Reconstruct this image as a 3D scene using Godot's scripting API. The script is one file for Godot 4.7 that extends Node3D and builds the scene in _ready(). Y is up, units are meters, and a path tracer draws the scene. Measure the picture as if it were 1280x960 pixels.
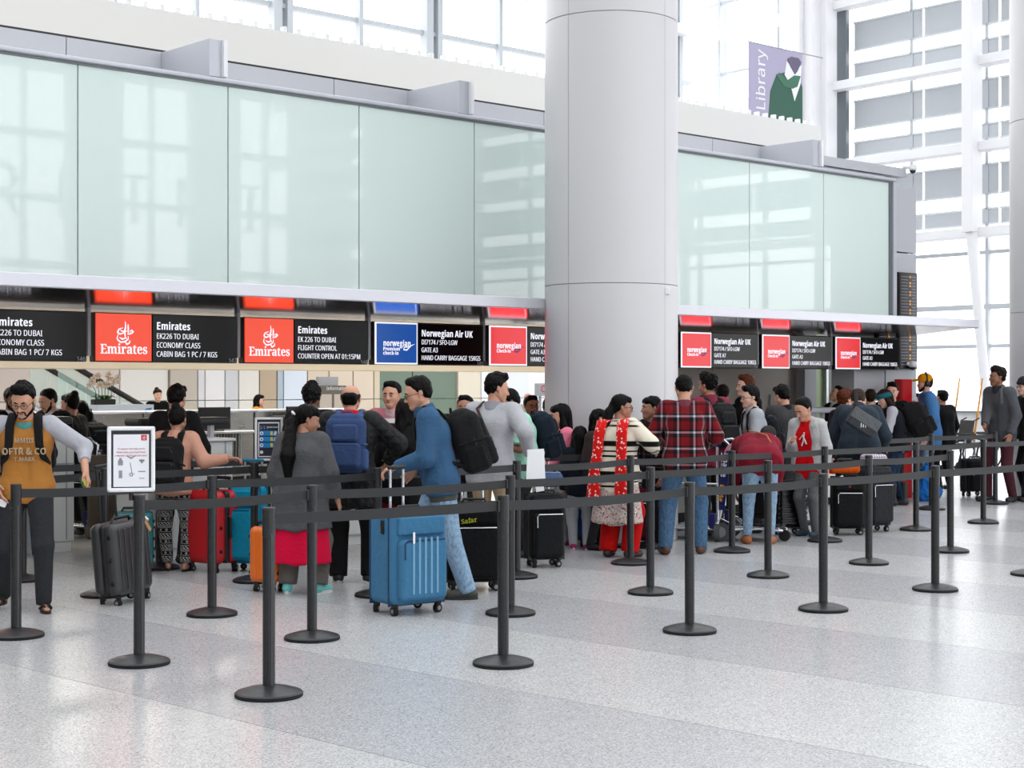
extends Node3D
# World: x runs along the check-in counters, y up, z towards the hall (the counters face +z). The camera stands at the origin.
const F := 2000.0      # focal length in pixels of a 1280x960 frame
const EYE := 1.65
const TH := 42.27      # the camera's turn towards the far end of the counters
var cu := cos(deg_to_rad(TH))
var su := sin(deg_to_rad(TH))
var mats := {}
var proto := {}

func _ready() -> void:
	var cam := Camera3D.new()
	cam.name = "camera"
	cam.position = Vector3(0, EYE, 0)
	cam.rotation.y = -deg_to_rad(TH)
	cam.fov = rad_to_deg(2.0 * atan(480.0 / F))
	cam.near = 0.1
	cam.far = 300.0
	add_child(cam)
	cam.current = true
	var we := WorldEnvironment.new()
	we.name = "environment"
	var env := Environment.new()
	env.background_mode = Environment.BG_SKY
	var sky := Sky.new()
	var sm := ProceduralSkyMaterial.new()
	sm.sky_top_color = Color(0.97, 0.985, 1.0)
	sm.sky_horizon_color = Color(1, 1, 1)
	sm.ground_horizon_color = Color(0.97, 0.97, 0.97)
	sm.ground_bottom_color = Color(0.72, 0.72, 0.72)
	sm.sky_energy_multiplier = 1.0
	sky.sky_material = sm
	env.sky = sky
	env.background_energy_multiplier = 2.75
	env.tonemap_mode = Environment.TONE_MAPPER_LINEAR
	env.tonemap_exposure = 1.42
	env.sdfgi_enabled = true
	env.ssao_enabled = true
	env.ssil_enabled = true
	we.environment = env
	add_child(we)
	materials()
	shell()
	facade()
	right_wall()
	far_hall()
	counters()
	screens()
	stanchions()
	luggage()
	people()
	small_things()

# ---------------------------------------------------------------- places
func at(px: float, py: float, z: float) -> Vector3:   # the point at that depth along the ray through a pixel
	var x := (px - 640.0) / F * z
	return Vector3(x * cu + z * su, EYE - (py - 480.0) / F * z, -(-x * su + z * cu))

func gz(py: float) -> float:
	return F * EYE / (py - 480.0)

func gp(px: float, py: float) -> Vector3:             # the floor point behind a pixel
	return at(px, py, gz(py))

func turn(a: float) -> float:                         # 0 faces the camera, 90 the picture's right, 180 away
	var r := deg_to_rad(a)
	var d := Vector3(cu, 0, su) * sin(r) - Vector3(su, 0, -cu) * cos(r)
	return atan2(d.x, d.z)

# ---------------------------------------------------------------- geometry
class G:
	var v := PackedVector3Array()
	var n := PackedVector3Array()
	var ix := PackedInt32Array()
	func quad(a: Vector3, b: Vector3, c: Vector3, d: Vector3) -> void:   # counter-clockwise seen from the front
		var nn := (b - a).cross(c - a)
		if nn.length_squared() < 1e-16:
			nn = (c - a).cross(d - a)
		nn = nn.normalized()
		var s := v.size()
		v.append(a); v.append(b); v.append(c); v.append(d)
		for k in 4:
			n.append(nn)
		ix.append_array(PackedInt32Array([s, s + 2, s + 1, s, s + 3, s + 2]))
	func box(c: Vector3, s: Vector3, b := Basis()) -> G:
		var x := b.x * s.x * 0.5
		var y := b.y * s.y * 0.5
		var z := b.z * s.z * 0.5
		quad(c - x - y + z, c + x - y + z, c + x + y + z, c - x + y + z)
		quad(c + x - y - z, c - x - y - z, c - x + y - z, c + x + y - z)
		quad(c + x - y + z, c + x - y - z, c + x + y - z, c + x + y + z)
		quad(c - x - y - z, c - x - y + z, c - x + y + z, c - x + y - z)
		quad(c - x + y + z, c + x + y + z, c + x + y - z, c - x + y - z)
		quad(c - x - y - z, c + x - y - z, c + x - y + z, c - x - y + z)
		return self
	func span(a: Vector3, b: Vector3) -> G:               # a box from corner to corner
		return box((a + b) * 0.5, (b - a).abs())
	func rbox(c: Vector3, s: Vector3, r: float, b := Basis(), seg := 3) -> G:   # a box with rounded edges
		r = minf(r, minf(s.x, minf(s.y, s.z)) * 0.5)
		var h := s * 0.5 - Vector3(r, r, r)
		var lats := []
		for k in seg + 1:
			lats.append([-PI / 2 + PI / 2 * k / seg, -1.0])
		for k in seg + 1:
			lats.append([PI / 2 * k / seg, 1.0])
		var w := 4 * (seg + 1)
		var s0 := v.size()
		for l in lats:
			for q in 4:
				var sx := 1.0 if q < 2 else -1.0
				var sz := 1.0 if q == 0 or q == 3 else -1.0
				for k in seg + 1:
					var t := q * PI / 2 + PI / 2 * k / seg
					var dr := Vector3(sin(t) * cos(l[0]), sin(l[0]), cos(t) * cos(l[0]))
					v.append(c + b * (Vector3(sx * h.x, l[1] * h.y, sz * h.z) + dr * r))
					n.append(b * dr)
		for j in lats.size() - 1:
			for k in w:
				var a := s0 + j * w + k
				var e := s0 + j * w + (k + 1) % w
				ix.append_array(PackedInt32Array([a, e + w, e, a, a + w, e + w]))
		var y := b.y * s.y * 0.5
		var x := b.x * h.x
		var z := b.z * h.z
		quad(c - x + y + z, c + x + y + z, c + x + y - z, c - x + y - z)
		quad(c - x - y - z, c + x - y - z, c + x - y + z, c - x - y + z)
		return self
	func lathe(pts: Array, c := Vector3.ZERO, seg := 24, b := Basis()) -> G:     # pts: (radius, height), from below upwards along the outside
		for j in pts.size() - 1:
			var p: Vector2 = pts[j]
			var q: Vector2 = pts[j + 1]
			var m := Vector2(q.y - p.y, p.x - q.x).normalized()
			var s := v.size()
			for k in seg + 1:
				var t := TAU * k / seg
				var dr := Vector3(sin(t), 0, cos(t))
				v.append(c + b * (dr * p.x + Vector3(0, p.y, 0)))
				v.append(c + b * (dr * q.x + Vector3(0, q.y, 0)))
				var nn := b * (dr * m.x + Vector3(0, m.y, 0))
				n.append(nn); n.append(nn)
			for k in seg:
				var a := s + 2 * k
				ix.append_array(PackedInt32Array([a, a + 3, a + 2, a, a + 1, a + 3]))
		return self
	func cyl(a: Vector3, b: Vector3, r: float, seg := 12, r2 := -1.0) -> G:
		var y := (b - a).normalized()
		var x := y.cross(Vector3(0.31, 0.2, 0.93)).normalized()
		var ll := (b - a).length()
		return lathe([Vector2(0, 0), Vector2(r, 0), Vector2(r if r2 < 0 else r2, ll), Vector2(0, ll)], a, seg, Basis(x, y, x.cross(y)))
	func tube(pts: Array, r, seg := 8, flat := 1.0, sides = null) -> G:  # r: a radius or one per point; flat squeezes it across «side»
		var s := v.size()
		var m := pts.size()
		var u := Vector3.ZERO
		for j in m:
			var d: Vector3 = (pts[mini(j + 1, m - 1)] - pts[maxi(j - 1, 0)]).normalized()
			if sides != null:
				var side: Vector3 = sides[j] if sides is Array else sides
				u = (side - d * side.dot(d)).normalized()
			elif u == Vector3.ZERO:
				u = d.cross(Vector3(0.31, 0.2, 0.93)).normalized()
			else:
				u = (u - d * u.dot(d)).normalized()
			var w := d.cross(u)
			var rr: float = r[j] if r is Array else r
			for k in seg:
				var t := TAU * k / seg
				v.append(pts[j] + u * cos(t) * rr * flat + w * sin(t) * rr)
				n.append((u * cos(t) / flat + w * sin(t)).normalized())
		for j in m - 1:
			for k in seg:
				var a := s + j * seg + k
				var e := s + j * seg + (k + 1) % seg
				ix.append_array(PackedInt32Array([a, e + seg, e, a, a + seg, e + seg]))
		for e in 2:
			var o := v.size()
			var d: Vector3 = (pts[0] - pts[1]).normalized() if e == 0 else (pts[m - 1] - pts[m - 2]).normalized()
			for k in seg:
				v.append(v[s + (0 if e == 0 else (m - 1) * seg) + k])
				n.append(d)
			for k in range(1, seg - 1):
				ix.append_array(PackedInt32Array([o, o + k, o + k + 1] if e == 0 else [o, o + k + 1, o + k]))
		return self
	func ell(c: Vector3, r: Vector3, b := Basis(), nu := 14, nv := 9) -> G:
		var s := v.size()
		for j in nv + 1:
			var l := -PI / 2 + PI * j / nv
			for k in nu + 1:
				var t := TAU * k / nu
				var d := Vector3(sin(t) * cos(l), sin(l), cos(t) * cos(l))
				v.append(c + b * (d * r))
				n.append((b * (d / r)).normalized())
		for j in nv:
			for k in nu:
				var a := s + j * (nu + 1) + k
				ix.append_array(PackedInt32Array([a, a + nu + 2, a + 1, a, a + nu + 1, a + nu + 2]))
		return self
	func ribbon(pts: Array, w: float, t: float) -> G:      # an upright band of width w through the points
		for j in pts.size() - 1:
			var d: Vector3 = pts[j + 1] - pts[j]
			var z := d.cross(Vector3.UP).normalized()
			box((pts[j] + pts[j + 1]) * 0.5, Vector3(d.length() + 0.001, w, t), Basis(d.normalized(), z.cross(d.normalized()), z))
		return self
	func poly(p: PackedVector2Array, z0: float, z1: float, t := Transform3D()) -> G:   # an outline given depth
		if Geometry2D.is_polygon_clockwise(p):
			p.reverse()
		var tr := Geometry2D.triangulate_polygon(p)
		for e in 2:
			var s := v.size()
			for q in p:
				v.append(t * Vector3(q.x, q.y, z1 if e == 0 else z0))
				n.append(t.basis * Vector3(0, 0, 1 if e == 0 else -1))
			for k in range(0, tr.size(), 3):
				var a := tr[k]
				var b := tr[k + 1]
				var c := tr[k + 2]
				var ccw := (p[b] - p[a]).cross(p[c] - p[a]) > 0
				if ccw == (e == 0):
					ix.append_array(PackedInt32Array([s + a, s + c, s + b]))
				else:
					ix.append_array(PackedInt32Array([s + a, s + b, s + c]))
		for k in p.size():
			var a := p[k]
			var b := p[(k + 1) % p.size()]
			quad(t * Vector3(a.x, a.y, z0), t * Vector3(b.x, b.y, z0), t * Vector3(b.x, b.y, z1), t * Vector3(a.x, a.y, z1))
		return self
	# surface nets over a field of blended capsules. bones: [a, b, ra, rb, blend, flags]; flags 1 and 2: cut flat at a, b; 4: carve away
	func nets(bones: Array, c: float, rough := 0.0, noise: FastNoiseLite = null, ys := 1.0) -> G:
		var lo := Vector3(1e9, 1e9, 1e9)
		var hi := -lo
		for b in bones:
			if b[5] & 4:
				continue
			var m: float = maxf(b[2], b[3]) + 2.0 * c + b[4] * 0.3
			for p in [b[0], b[1]]:
				lo = lo.min(p - Vector3(m, m, m))
				hi = hi.max(p + Vector3(m, m, m))
		var nx := int((hi.x - lo.x) / c) + 2
		var ny := int((hi.y - lo.y) / c) + 2
		var nz := int((hi.z - lo.z) / c) + 2
		var nxy := nx * ny
		var g := PackedFloat32Array()
		g.resize(nxy * nz)
		g.fill(1.0)
		for b in bones:
			var a: Vector3 = b[0]
			var ba: Vector3 = b[1] - a
			var l2 := maxf(ba.length_squared(), 1e-10)
			var ln := sqrt(l2)
			var ra: float = b[2]
			var dr: float = b[3] - ra
			var k: float = maxf(b[4], 1e-4)
			var fl: int = b[5]
			var m := maxf(ra, ra + dr) + maxf(k, 2.5 * c)
			var pl: Vector3 = (a.min(b[1]) - Vector3(m, m, m) - lo) / c
			var ph: Vector3 = (a.max(b[1]) + Vector3(m, m, m) - lo) / c
			var x0 := maxi(0, int(pl.x))
			var x1 := mini(nx - 1, int(ph.x) + 1)
			var far := m * m
			for z in range(maxi(0, int(pl.z)), mini(nz - 1, int(ph.z) + 1) + 1):
				for y in range(maxi(0, int(pl.y)), mini(ny - 1, int(ph.y) + 1) + 1):
					var p := lo + Vector3(x0, y, z) * c - a
					var i := x0 + y * nx + z * nxy
					for x in range(x0, x1 + 1):
						var t := p.dot(ba) / l2
						var tc := clampf(t, 0.0, 1.0)
						var d := (p - ba * tc).length() - ra - dr * tc
						if d < m:
							if fl:
								if fl & 1:
									d = maxf(d, -t * ln)
								if fl & 2:
									d = maxf(d, (t - 1.0) * ln)
							var e := g[i]
							if fl & 4:
								var h1 := maxf(k - absf(d + e), 0.0)
								g[i] = maxf(e, -d) + h1 * h1 * 0.25 / k
							else:
								var h := maxf(k - absf(d - e), 0.0)
								g[i] = minf(d, e) - h * h * 0.25 / k
						i += 1
						p.x += c
		if rough > 0.0:
			for i in g.size():
				if absf(g[i]) < 0.03 + rough:
					g[i] += rough * noise.get_noise_3d(i % nx * c * 100.0, (i / nx) % ny * c * 100.0 * ys, i / nxy * c * 100.0)
		var at_cell := PackedInt32Array()
		at_cell.resize(g.size())
		at_cell.fill(-1)
		var off := [0, 1, nx, nx + 1, nxy, nxy + 1, nxy + nx, nxy + nx + 1]
		var e0 := [0, 2, 4, 6, 0, 1, 4, 5, 0, 1, 2, 3]
		var e1 := [1, 3, 5, 7, 2, 3, 6, 7, 4, 5, 6, 7]
		var near := 3.2 * c
		var q := PackedFloat32Array()
		q.resize(8)
		for z in nz - 1:
			for y in ny - 1:
				var i := y * nx + z * nxy - 1
				for x in nx - 1:
					i += 1
					if absf(g[i]) > near:
						continue
					var mask := 0
					for k in 8:
						var f := g[i + off[k]]
						q[k] = f
						if f < 0.0:
							mask |= 1 << k
					if mask == 0 or mask == 255:
						continue
					var s := Vector3.ZERO
					var cnt := 0
					for k in 12:
						var f0 := q[e0[k]]
						var f1 := q[e1[k]]
						if (f0 < 0.0) != (f1 < 0.0):
							var t := f0 / (f0 - f1)
							var u: int = e0[k]
							var p := Vector3(u & 1, (u >> 1) & 1, u >> 2)
							if k < 4:
								p.x += t
							elif k < 8:
								p.y += t
							else:
								p.z += t
							s += p
							cnt += 1
					at_cell[i] = v.size()
					v.append(lo + (Vector3(x, y, z) + s / cnt) * c)
					n.append(Vector3(q[1] + q[3] + q[5] + q[7] - q[0] - q[2] - q[4] - q[6], q[2] + q[3] + q[6] + q[7] - q[0] - q[1] - q[4] - q[5], q[4] + q[5] + q[6] + q[7] - q[0] - q[1] - q[2] - q[3]).normalized())
		for z in range(1, nz - 1):
			for y in range(1, ny - 1):
				var i := y * nx + z * nxy
				for x in range(1, nx - 1):
					i += 1
					if at_cell[i] < 0:
						continue
					var f := g[i] < 0.0
					for ax in 3:
						var st: int = [1, nx, nxy][ax]
						if f == (g[i + st] < 0.0):
							continue
						var u: int = [nx, nxy, 1][ax]
						var w: int = [nxy, 1, nx][ax]
						var a := at_cell[i]
						var b := at_cell[i - u]
						var d := at_cell[i - u - w]
						var e := at_cell[i - w]
						if mini(mini(a, b), mini(d, e)) < 0:
							continue
						if f:
							ix.append_array(PackedInt32Array([a, d, b, a, e, d]))
						else:
							ix.append_array(PackedInt32Array([a, b, d, a, d, e]))
		return self
	func onto(m: ArrayMesh, mt: Material) -> void:
		if v.is_empty():
			return
		var arr := []
		arr.resize(Mesh.ARRAY_MAX)
		arr[Mesh.ARRAY_VERTEX] = v
		arr[Mesh.ARRAY_NORMAL] = n
		arr[Mesh.ARRAY_INDEX] = ix
		m.add_surface_from_arrays(Mesh.PRIMITIVE_TRIANGLES, arr)
		m.surface_set_material(m.get_surface_count() - 1, mt)

func mesh_of(parts: Array) -> ArrayMesh:               # [G, material, G, material, ...]
	var m := ArrayMesh.new()
	for k in range(0, parts.size(), 2):
		parts[k].onto(m, parts[k + 1])
	return m

func obj(called: String, g, m, parent: Node = self) -> MeshInstance3D:
	var o := MeshInstance3D.new()
	o.name = numbered(called, parent)
	o.mesh = mesh_of([g, m]) if g is G else (mesh_of(g) if g is Array else g)
	if m is Material and not g is G and not g is Array:
		o.material_override = m
	parent.add_child(o, true)
	return o

func numbered(called: String, parent: Node) -> String:
	if not parent.has_node(NodePath(called)):
		return called
	var key := str(parent.get_instance_id()) + called
	var k: int = proto.get(key, 0) + 1
	while parent.has_node(NodePath("%s_%03d" % [called, k])):
		k += 1
	proto[key] = k
	return "%s_%03d" % [called, k]

func tag(o: Node, label: String, category: String, group := "") -> Node:
	o.set_meta("label", label)
	o.set_meta("category", category)
	if group:
		o.set_meta("group", group)
	return o

func thing(called: String, label: String, category: String, where: Vector3, yaw := 0.0, group := "") -> Node3D:
	var o := Node3D.new()
	o.name = numbered(called, self)
	add_child(o, true)
	o.position = where
	o.rotation.y = yaw
	tag(o, label, category, group)
	return o

func struct(called: String, g, m = null) -> Node3D:
	var o: Node3D
	if g == null:
		o = Node3D.new()
		o.name = numbered(called, self)
		add_child(o, true)
	else:
		o = obj(called, g, m)
	o.set_meta("kind", "structure")
	return o

func txt(called: String, s: String, tall: float, m: Material, parent: Node, where: Transform3D, font := "Droid Sans", bold := false, deep := 0.003, align := HORIZONTAL_ALIGNMENT_LEFT, squeeze := 1.0) -> MeshInstance3D:
	var t := TextMesh.new()
	var f := SystemFont.new()
	f.font_names = PackedStringArray([font])
	f.font_weight = 700 if bold else 400
	t.font = f
	t.text = s
	t.font_size = 48
	t.pixel_size = tall / 48.0
	t.depth = deep
	t.curve_step = 2.0
	t.horizontal_alignment = align
	t.material = m
	var o := MeshInstance3D.new()
	o.name = numbered(called, parent)
	o.mesh = t
	o.transform = where * Transform3D(Basis.from_scale(Vector3(squeeze, 1, 1)), Vector3.ZERO)
	parent.add_child(o, true)
	return o

# ---------------------------------------------------------------- materials
func mat(key: String, c: Color, rough := 0.6, metal := 0.0) -> StandardMaterial3D:
	if not mats.has(key):
		var m := StandardMaterial3D.new()
		m.resource_name = key
		m.albedo_color = c
		m.roughness = rough
		m.metallic = metal
		mats[key] = m
	return mats[key]

func glow(key: String, c: Color, e := 1.0) -> StandardMaterial3D:
	var m := mat(key, c * 0.15, 0.25)
	m.albedo_color.a = 1.0
	m.emission_enabled = true
	m.emission = c
	m.emission_energy_multiplier = e
	return m

func noise_tex(freq: float, oct: int, normal: bool, bump := 4.0, size := 256, ramp: Gradient = null, sd := 7) -> NoiseTexture2D:
	var t := NoiseTexture2D.new()
	var f := FastNoiseLite.new()
	f.seed = sd
	f.frequency = freq
	f.fractal_octaves = oct
	t.noise = f
	t.width = size
	t.height = size
	t.seamless = true
	t.as_normal_map = normal
	t.bump_strength = bump
	if ramp:
		t.color_ramp = ramp
	return t

func ramp(cs: Array) -> Gradient:
	var g := Gradient.new()
	var o := PackedFloat32Array()
	var c := PackedColorArray()
	for k in range(0, cs.size(), 2):
		o.append(cs[k]); c.append(cs[k + 1])
	g.offsets = o
	g.colors = c
	return g

func cloth(c: Color, tex: Texture2D = null, scale := Vector3(4, 4, 4), rough := 0.9) -> StandardMaterial3D:
	var key := "cloth %s %s %s" % [c.to_html(), tex, scale]
	if not mats.has(key):
		var m := mat(key, c, rough)
		m.metallic_specular = 0.3
		m.uv1_triplanar = true
		m.uv1_scale = scale
		m.normal_enabled = true
		m.normal_texture = mats.folds
		m.normal_scale = 0.6
		if tex:
			m.albedo_texture = tex
			m.uv1_triplanar_sharpness = 8.0
			m.normal_enabled = false
		m.rim_enabled = true
		m.rim = 0.15
	return mats[key]

func picture(w: int, h: int, f: Callable) -> ImageTexture:
	var im := Image.create_empty(w, h, false, Image.FORMAT_RGB8)
	for y in h:
		for x in w:
			im.set_pixel(x, y, f.call(x, y))
	return ImageTexture.create_from_image(im)

func materials() -> void:
	mats.folds = noise_tex(0.012, 3, true, 10.0)
	mats.grain = noise_tex(0.35, 2, true, 1.5)
	mat("black", Color(0.05, 0.05, 0.055), 0.5)
	mat("post", Color(0.07, 0.07, 0.075), 0.32)
	var pm: StandardMaterial3D = mats.post
	pm.albedo_color = Color(1, 1, 1)
	pm.albedo_texture = noise_tex(0.09, 3, false, 1.0, 256, ramp([0.0, Color(0.065, 0.065, 0.07), 0.86, Color(0.075, 0.075, 0.08), 0.9, Color(0.55, 0.55, 0.53), 1.0, Color(0.7, 0.7, 0.68)]), 21)
	pm.uv1_triplanar = true
	pm.uv1_scale = Vector3(3, 3, 3)
	mat("postbase", Color(0.13, 0.13, 0.14), 0.38)
	mat("rubber", Color(0.04, 0.04, 0.045), 0.85)
	mat("chrome", Color(0.82, 0.83, 0.85), 0.22, 1.0)
	mat("alu", Color(0.78, 0.79, 0.82), 0.35, 0.7)
	mat("white", Color(0.9, 0.9, 0.91), 0.55)
	mat("offwhite", Color(0.86, 0.86, 0.855), 0.7)
	mat("grey", Color(0.62, 0.63, 0.65), 0.5)
	mat("cream", Color(0.92, 0.88, 0.8), 0.6)
	mat("dark", Color(0.03, 0.03, 0.035), 0.3)
	var st := mat("steel", Color(0.66, 0.66, 0.64), 0.3, 0.75)
	st.roughness_texture = noise_tex(0.02, 4, false, 1.0, 256, ramp([0.0, Color(0.5, 0.5, 0.5), 1.0, Color(1, 1, 1)]))
	st.uv1_triplanar = true
	st.uv1_scale = Vector3(0.5, 2, 0.5)
	var bz := mat("bronze", Color(0.6, 0.565, 0.53), 0.4, 0.15)
	bz.metallic_specular = 0.6

# ---------------------------------------------------------------- the hall
func shell() -> void:
	# terrazzo: fine chips in colour and relief, laid in wide bands of two tones
	var rng := RandomNumberGenerator.new()
	rng.seed = 31
	var im := Image.create_empty(768, 768, false, Image.FORMAT_RGB8)
	im.fill(Color(0.82, 0.82, 0.825))
	for k in 30000:
		var v: float = [0.64, 0.7, 0.76, 0.81, 0.87, 0.9, 0.93][rng.randi() % 7]
		var w := 2 + rng.randi() % 5
		var hh := 2 + rng.randi() % 5
		var o := Vector2i(rng.randi() % 768, rng.randi() % 768)
		for j in 2:
			im.fill_rect(Rect2i(o.x - 768 * j, o.y, w, hh), Color(v, v, v * 1.01))
			im.fill_rect(Rect2i(o.x, o.y - 768 * j, w, hh), Color(v, v, v * 1.01))
	var chips := ImageTexture.create_from_image(im)
	var tones := []
	for k in 2:
		var m := mat("terrazzo %d" % k, [Color(0.845, 0.845, 0.85), Color(0.905, 0.905, 0.90)][k], 0.25)
		m.albedo_texture = chips
		m.uv1_triplanar = true
		m.uv1_world_triplanar = true
		m.uv1_scale = Vector3(0.85, 0.85, 0.85)
		m.metallic_specular = 0.58
		tones.append(m)
	var fl := struct("floor", G.new().span(Vector3(-12, -0.3, -36), Vector3(41, -0.02, 27)), mat("screed", Color(0.4, 0.4, 0.41), 0.8))
	var ang := deg_to_rad(TH) + atan2(2000.0, 2062.0) - PI / 2.0
	var along := (Vector3(su, 0, -cu) * 2000.0 - Vector3(cu, 0, su) * 2062.0).normalized()   # the bands run away to the left
	var across := Vector3(-along.z, 0, along.x)
	if across.dot(Vector3(su, 0, -cu)) < 0:
		across = -across
	var edges := [-14.0]
	var c := -12.0
	while c < 46.0:
		edges.append(c + 0.2)
		c += 1.5
	for k in edges.size() - 1:
		var a: float = edges[k]
		var b: float = edges[k + 1] - 0.006
		var p := PackedVector2Array()
		for q in [[a, -60.0], [b, -60.0], [b, 60.0], [a, 60.0]]:
			var w: Vector3 = across * q[0] + along * q[1]
			p.append(Vector2(w.x, w.z))
		var cut := Geometry2D.intersect_polygons(p, PackedVector2Array([Vector2(-12, -36), Vector2(41, -36), Vector2(41, 27), Vector2(-12, 27)]))
		for poly in cut:
			obj("terrazzo_band", G.new().poly(poly, 0.0, 0.02, Transform3D(Basis(Vector3(1, 0, 0), Vector3(0, 0, 1), Vector3(0, -1, 0)), Vector3.ZERO)), tones[k % 2], fl)
	# roof with open skylight strips
	var roof := struct("ceiling", null)
	var rm: Material = mats.offwhite
	var x := -12.0
	while x < 41.0:
		obj("roof_slab", G.new().span(Vector3(x, 17.0, -36), Vector3(minf(x + 1.7, 41.0), 17.5, 27)), rm, roof)
		x += 3.2
	for z in [-36.0, -26.0, -15.0, -4.0, 7.0, 18.0, 26.2]:
		obj("roof_beam", G.new().span(Vector3(-12, 16.3, z), Vector3(41, 17.0, z + 0.8)), rm, roof)
	# the wall the camera's back is turned to: frames, panes and big letters that the glass panels mirror
	var bw := struct("wall_back", G.new().span(Vector3(-12, -0.3, 26.6), Vector3(41, 0.9, 27)), mats.offwhite)
	for h in [3.4, 5.8, 8.2, 10.5, 12.9, 15.2]:
		obj("transom", G.new().span(Vector3(-12, h, 26.55), Vector3(41, h + 0.28, 26.85)), mats.white, bw)
	x = -12.0
	var step := 0
	while x < 41.0:
		var wide := 0.5 if step % 3 == 0 else 0.1
		obj("mullion", G.new().span(Vector3(x, 0.9, 26.5), Vector3(x + wide, 17, 26.9)), mats.white, bw)
		if step % 3 == 2:
			obj("solid_panel", G.new().span(Vector3(x + 0.1, 0.9, 26.7), Vector3(x + 1.7, 17, 26.8)), mats.offwhite, bw)
		x += 1.7
		step += 1
	var word := "INTERNATIONAL"
	for k in word.length():
		txt("letter", word[word.length() - 1 - k], 2.6, mats.white, bw, Transform3D(Basis(), Vector3(4.0 + k * 2.6, 8.6, 27.1)), "Droid Sans", false, 0.12, HORIZONTAL_ALIGNMENT_CENTER)
	struct("wall_left", G.new().span(Vector3(-12.4, -0.3, -36.4), Vector3(-12, 17.5, 27)), mats.offwhite)
	# the two round columns clad in seamed metal
	var cm := mat("column", Color(0.785, 0.78, 0.79), 0.42, 0.0)
	cm.metallic_specular = 0.6
	var spots := [at(764, 480, 17.15), at(1325, 480, 23.5)]
	for k in 2:
		var o := thing("column", ["broad pale grey round column with fine panel seams in the middle of the queue", "pale grey round column at the right end of the queue behind the man in a grey jacket"][k], "column", Vector3(spots[k].x, 0, spots[k].z), turn(0), "round columns along the counters")
		var r := 0.712
		var hs := [0.0, 2.69, 5.49, 8.2, 10.9, 13.6, 17.0]
		for j in hs.size() - 1:
			var g := G.new()
			for q in 4:       # four curved sheets to a ring, with open joints
				var pr := [Vector2(r - 0.006, hs[j] + 0.003), Vector2(r, hs[j] + 0.007), Vector2(r, hs[j + 1] - 0.007), Vector2(r - 0.006, hs[j + 1] - 0.003)]
				for e in 3:
					var p: Vector2 = pr[e]
					var p2: Vector2 = pr[e + 1]
					var s := g.v.size()
					var seg := 18
					for i in seg + 1:
						var t := deg_to_rad(48.0) + q * PI / 2 + 0.003 + (PI / 2 - 0.006) * i / seg
						var d := Vector3(sin(t), 0, cos(t))
						g.v.append(d * p.x + Vector3(0, p.y, 0)); g.v.append(d * p2.x + Vector3(0, p2.y, 0))
						var nn := (d + Vector3(0, [-0.6, 0.0, 0.6][e], 0)).normalized()
						g.n.append(nn); g.n.append(nn)
					for i in seg:
						var a := s + 2 * i
						g.ix.append_array(PackedInt32Array([a, a + 3, a + 2, a, a + 1, a + 3]))
			obj("cladding_panel", g, cm, o)
		obj("core", G.new().cyl(Vector3(0, 0, 0), Vector3(0, 17, 0), r - 0.012, 48), mat("seam", Color(0.55, 0.55, 0.57), 0.6), o)
		if k == 0:
			obj("call_box", G.new().rbox(Vector3(r * sin(0.9), 2.62, r * cos(0.9)), Vector3(0.05, 0.07, 0.05), 0.008), mats.white, o)

# ---------------------------------------------------------------- the glazed bulkhead over the counters
const GD := 13.6       # how far the glass stands from the camera's side line
const S0 := 19.83      # its right end
const MOD := 1.61

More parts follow.
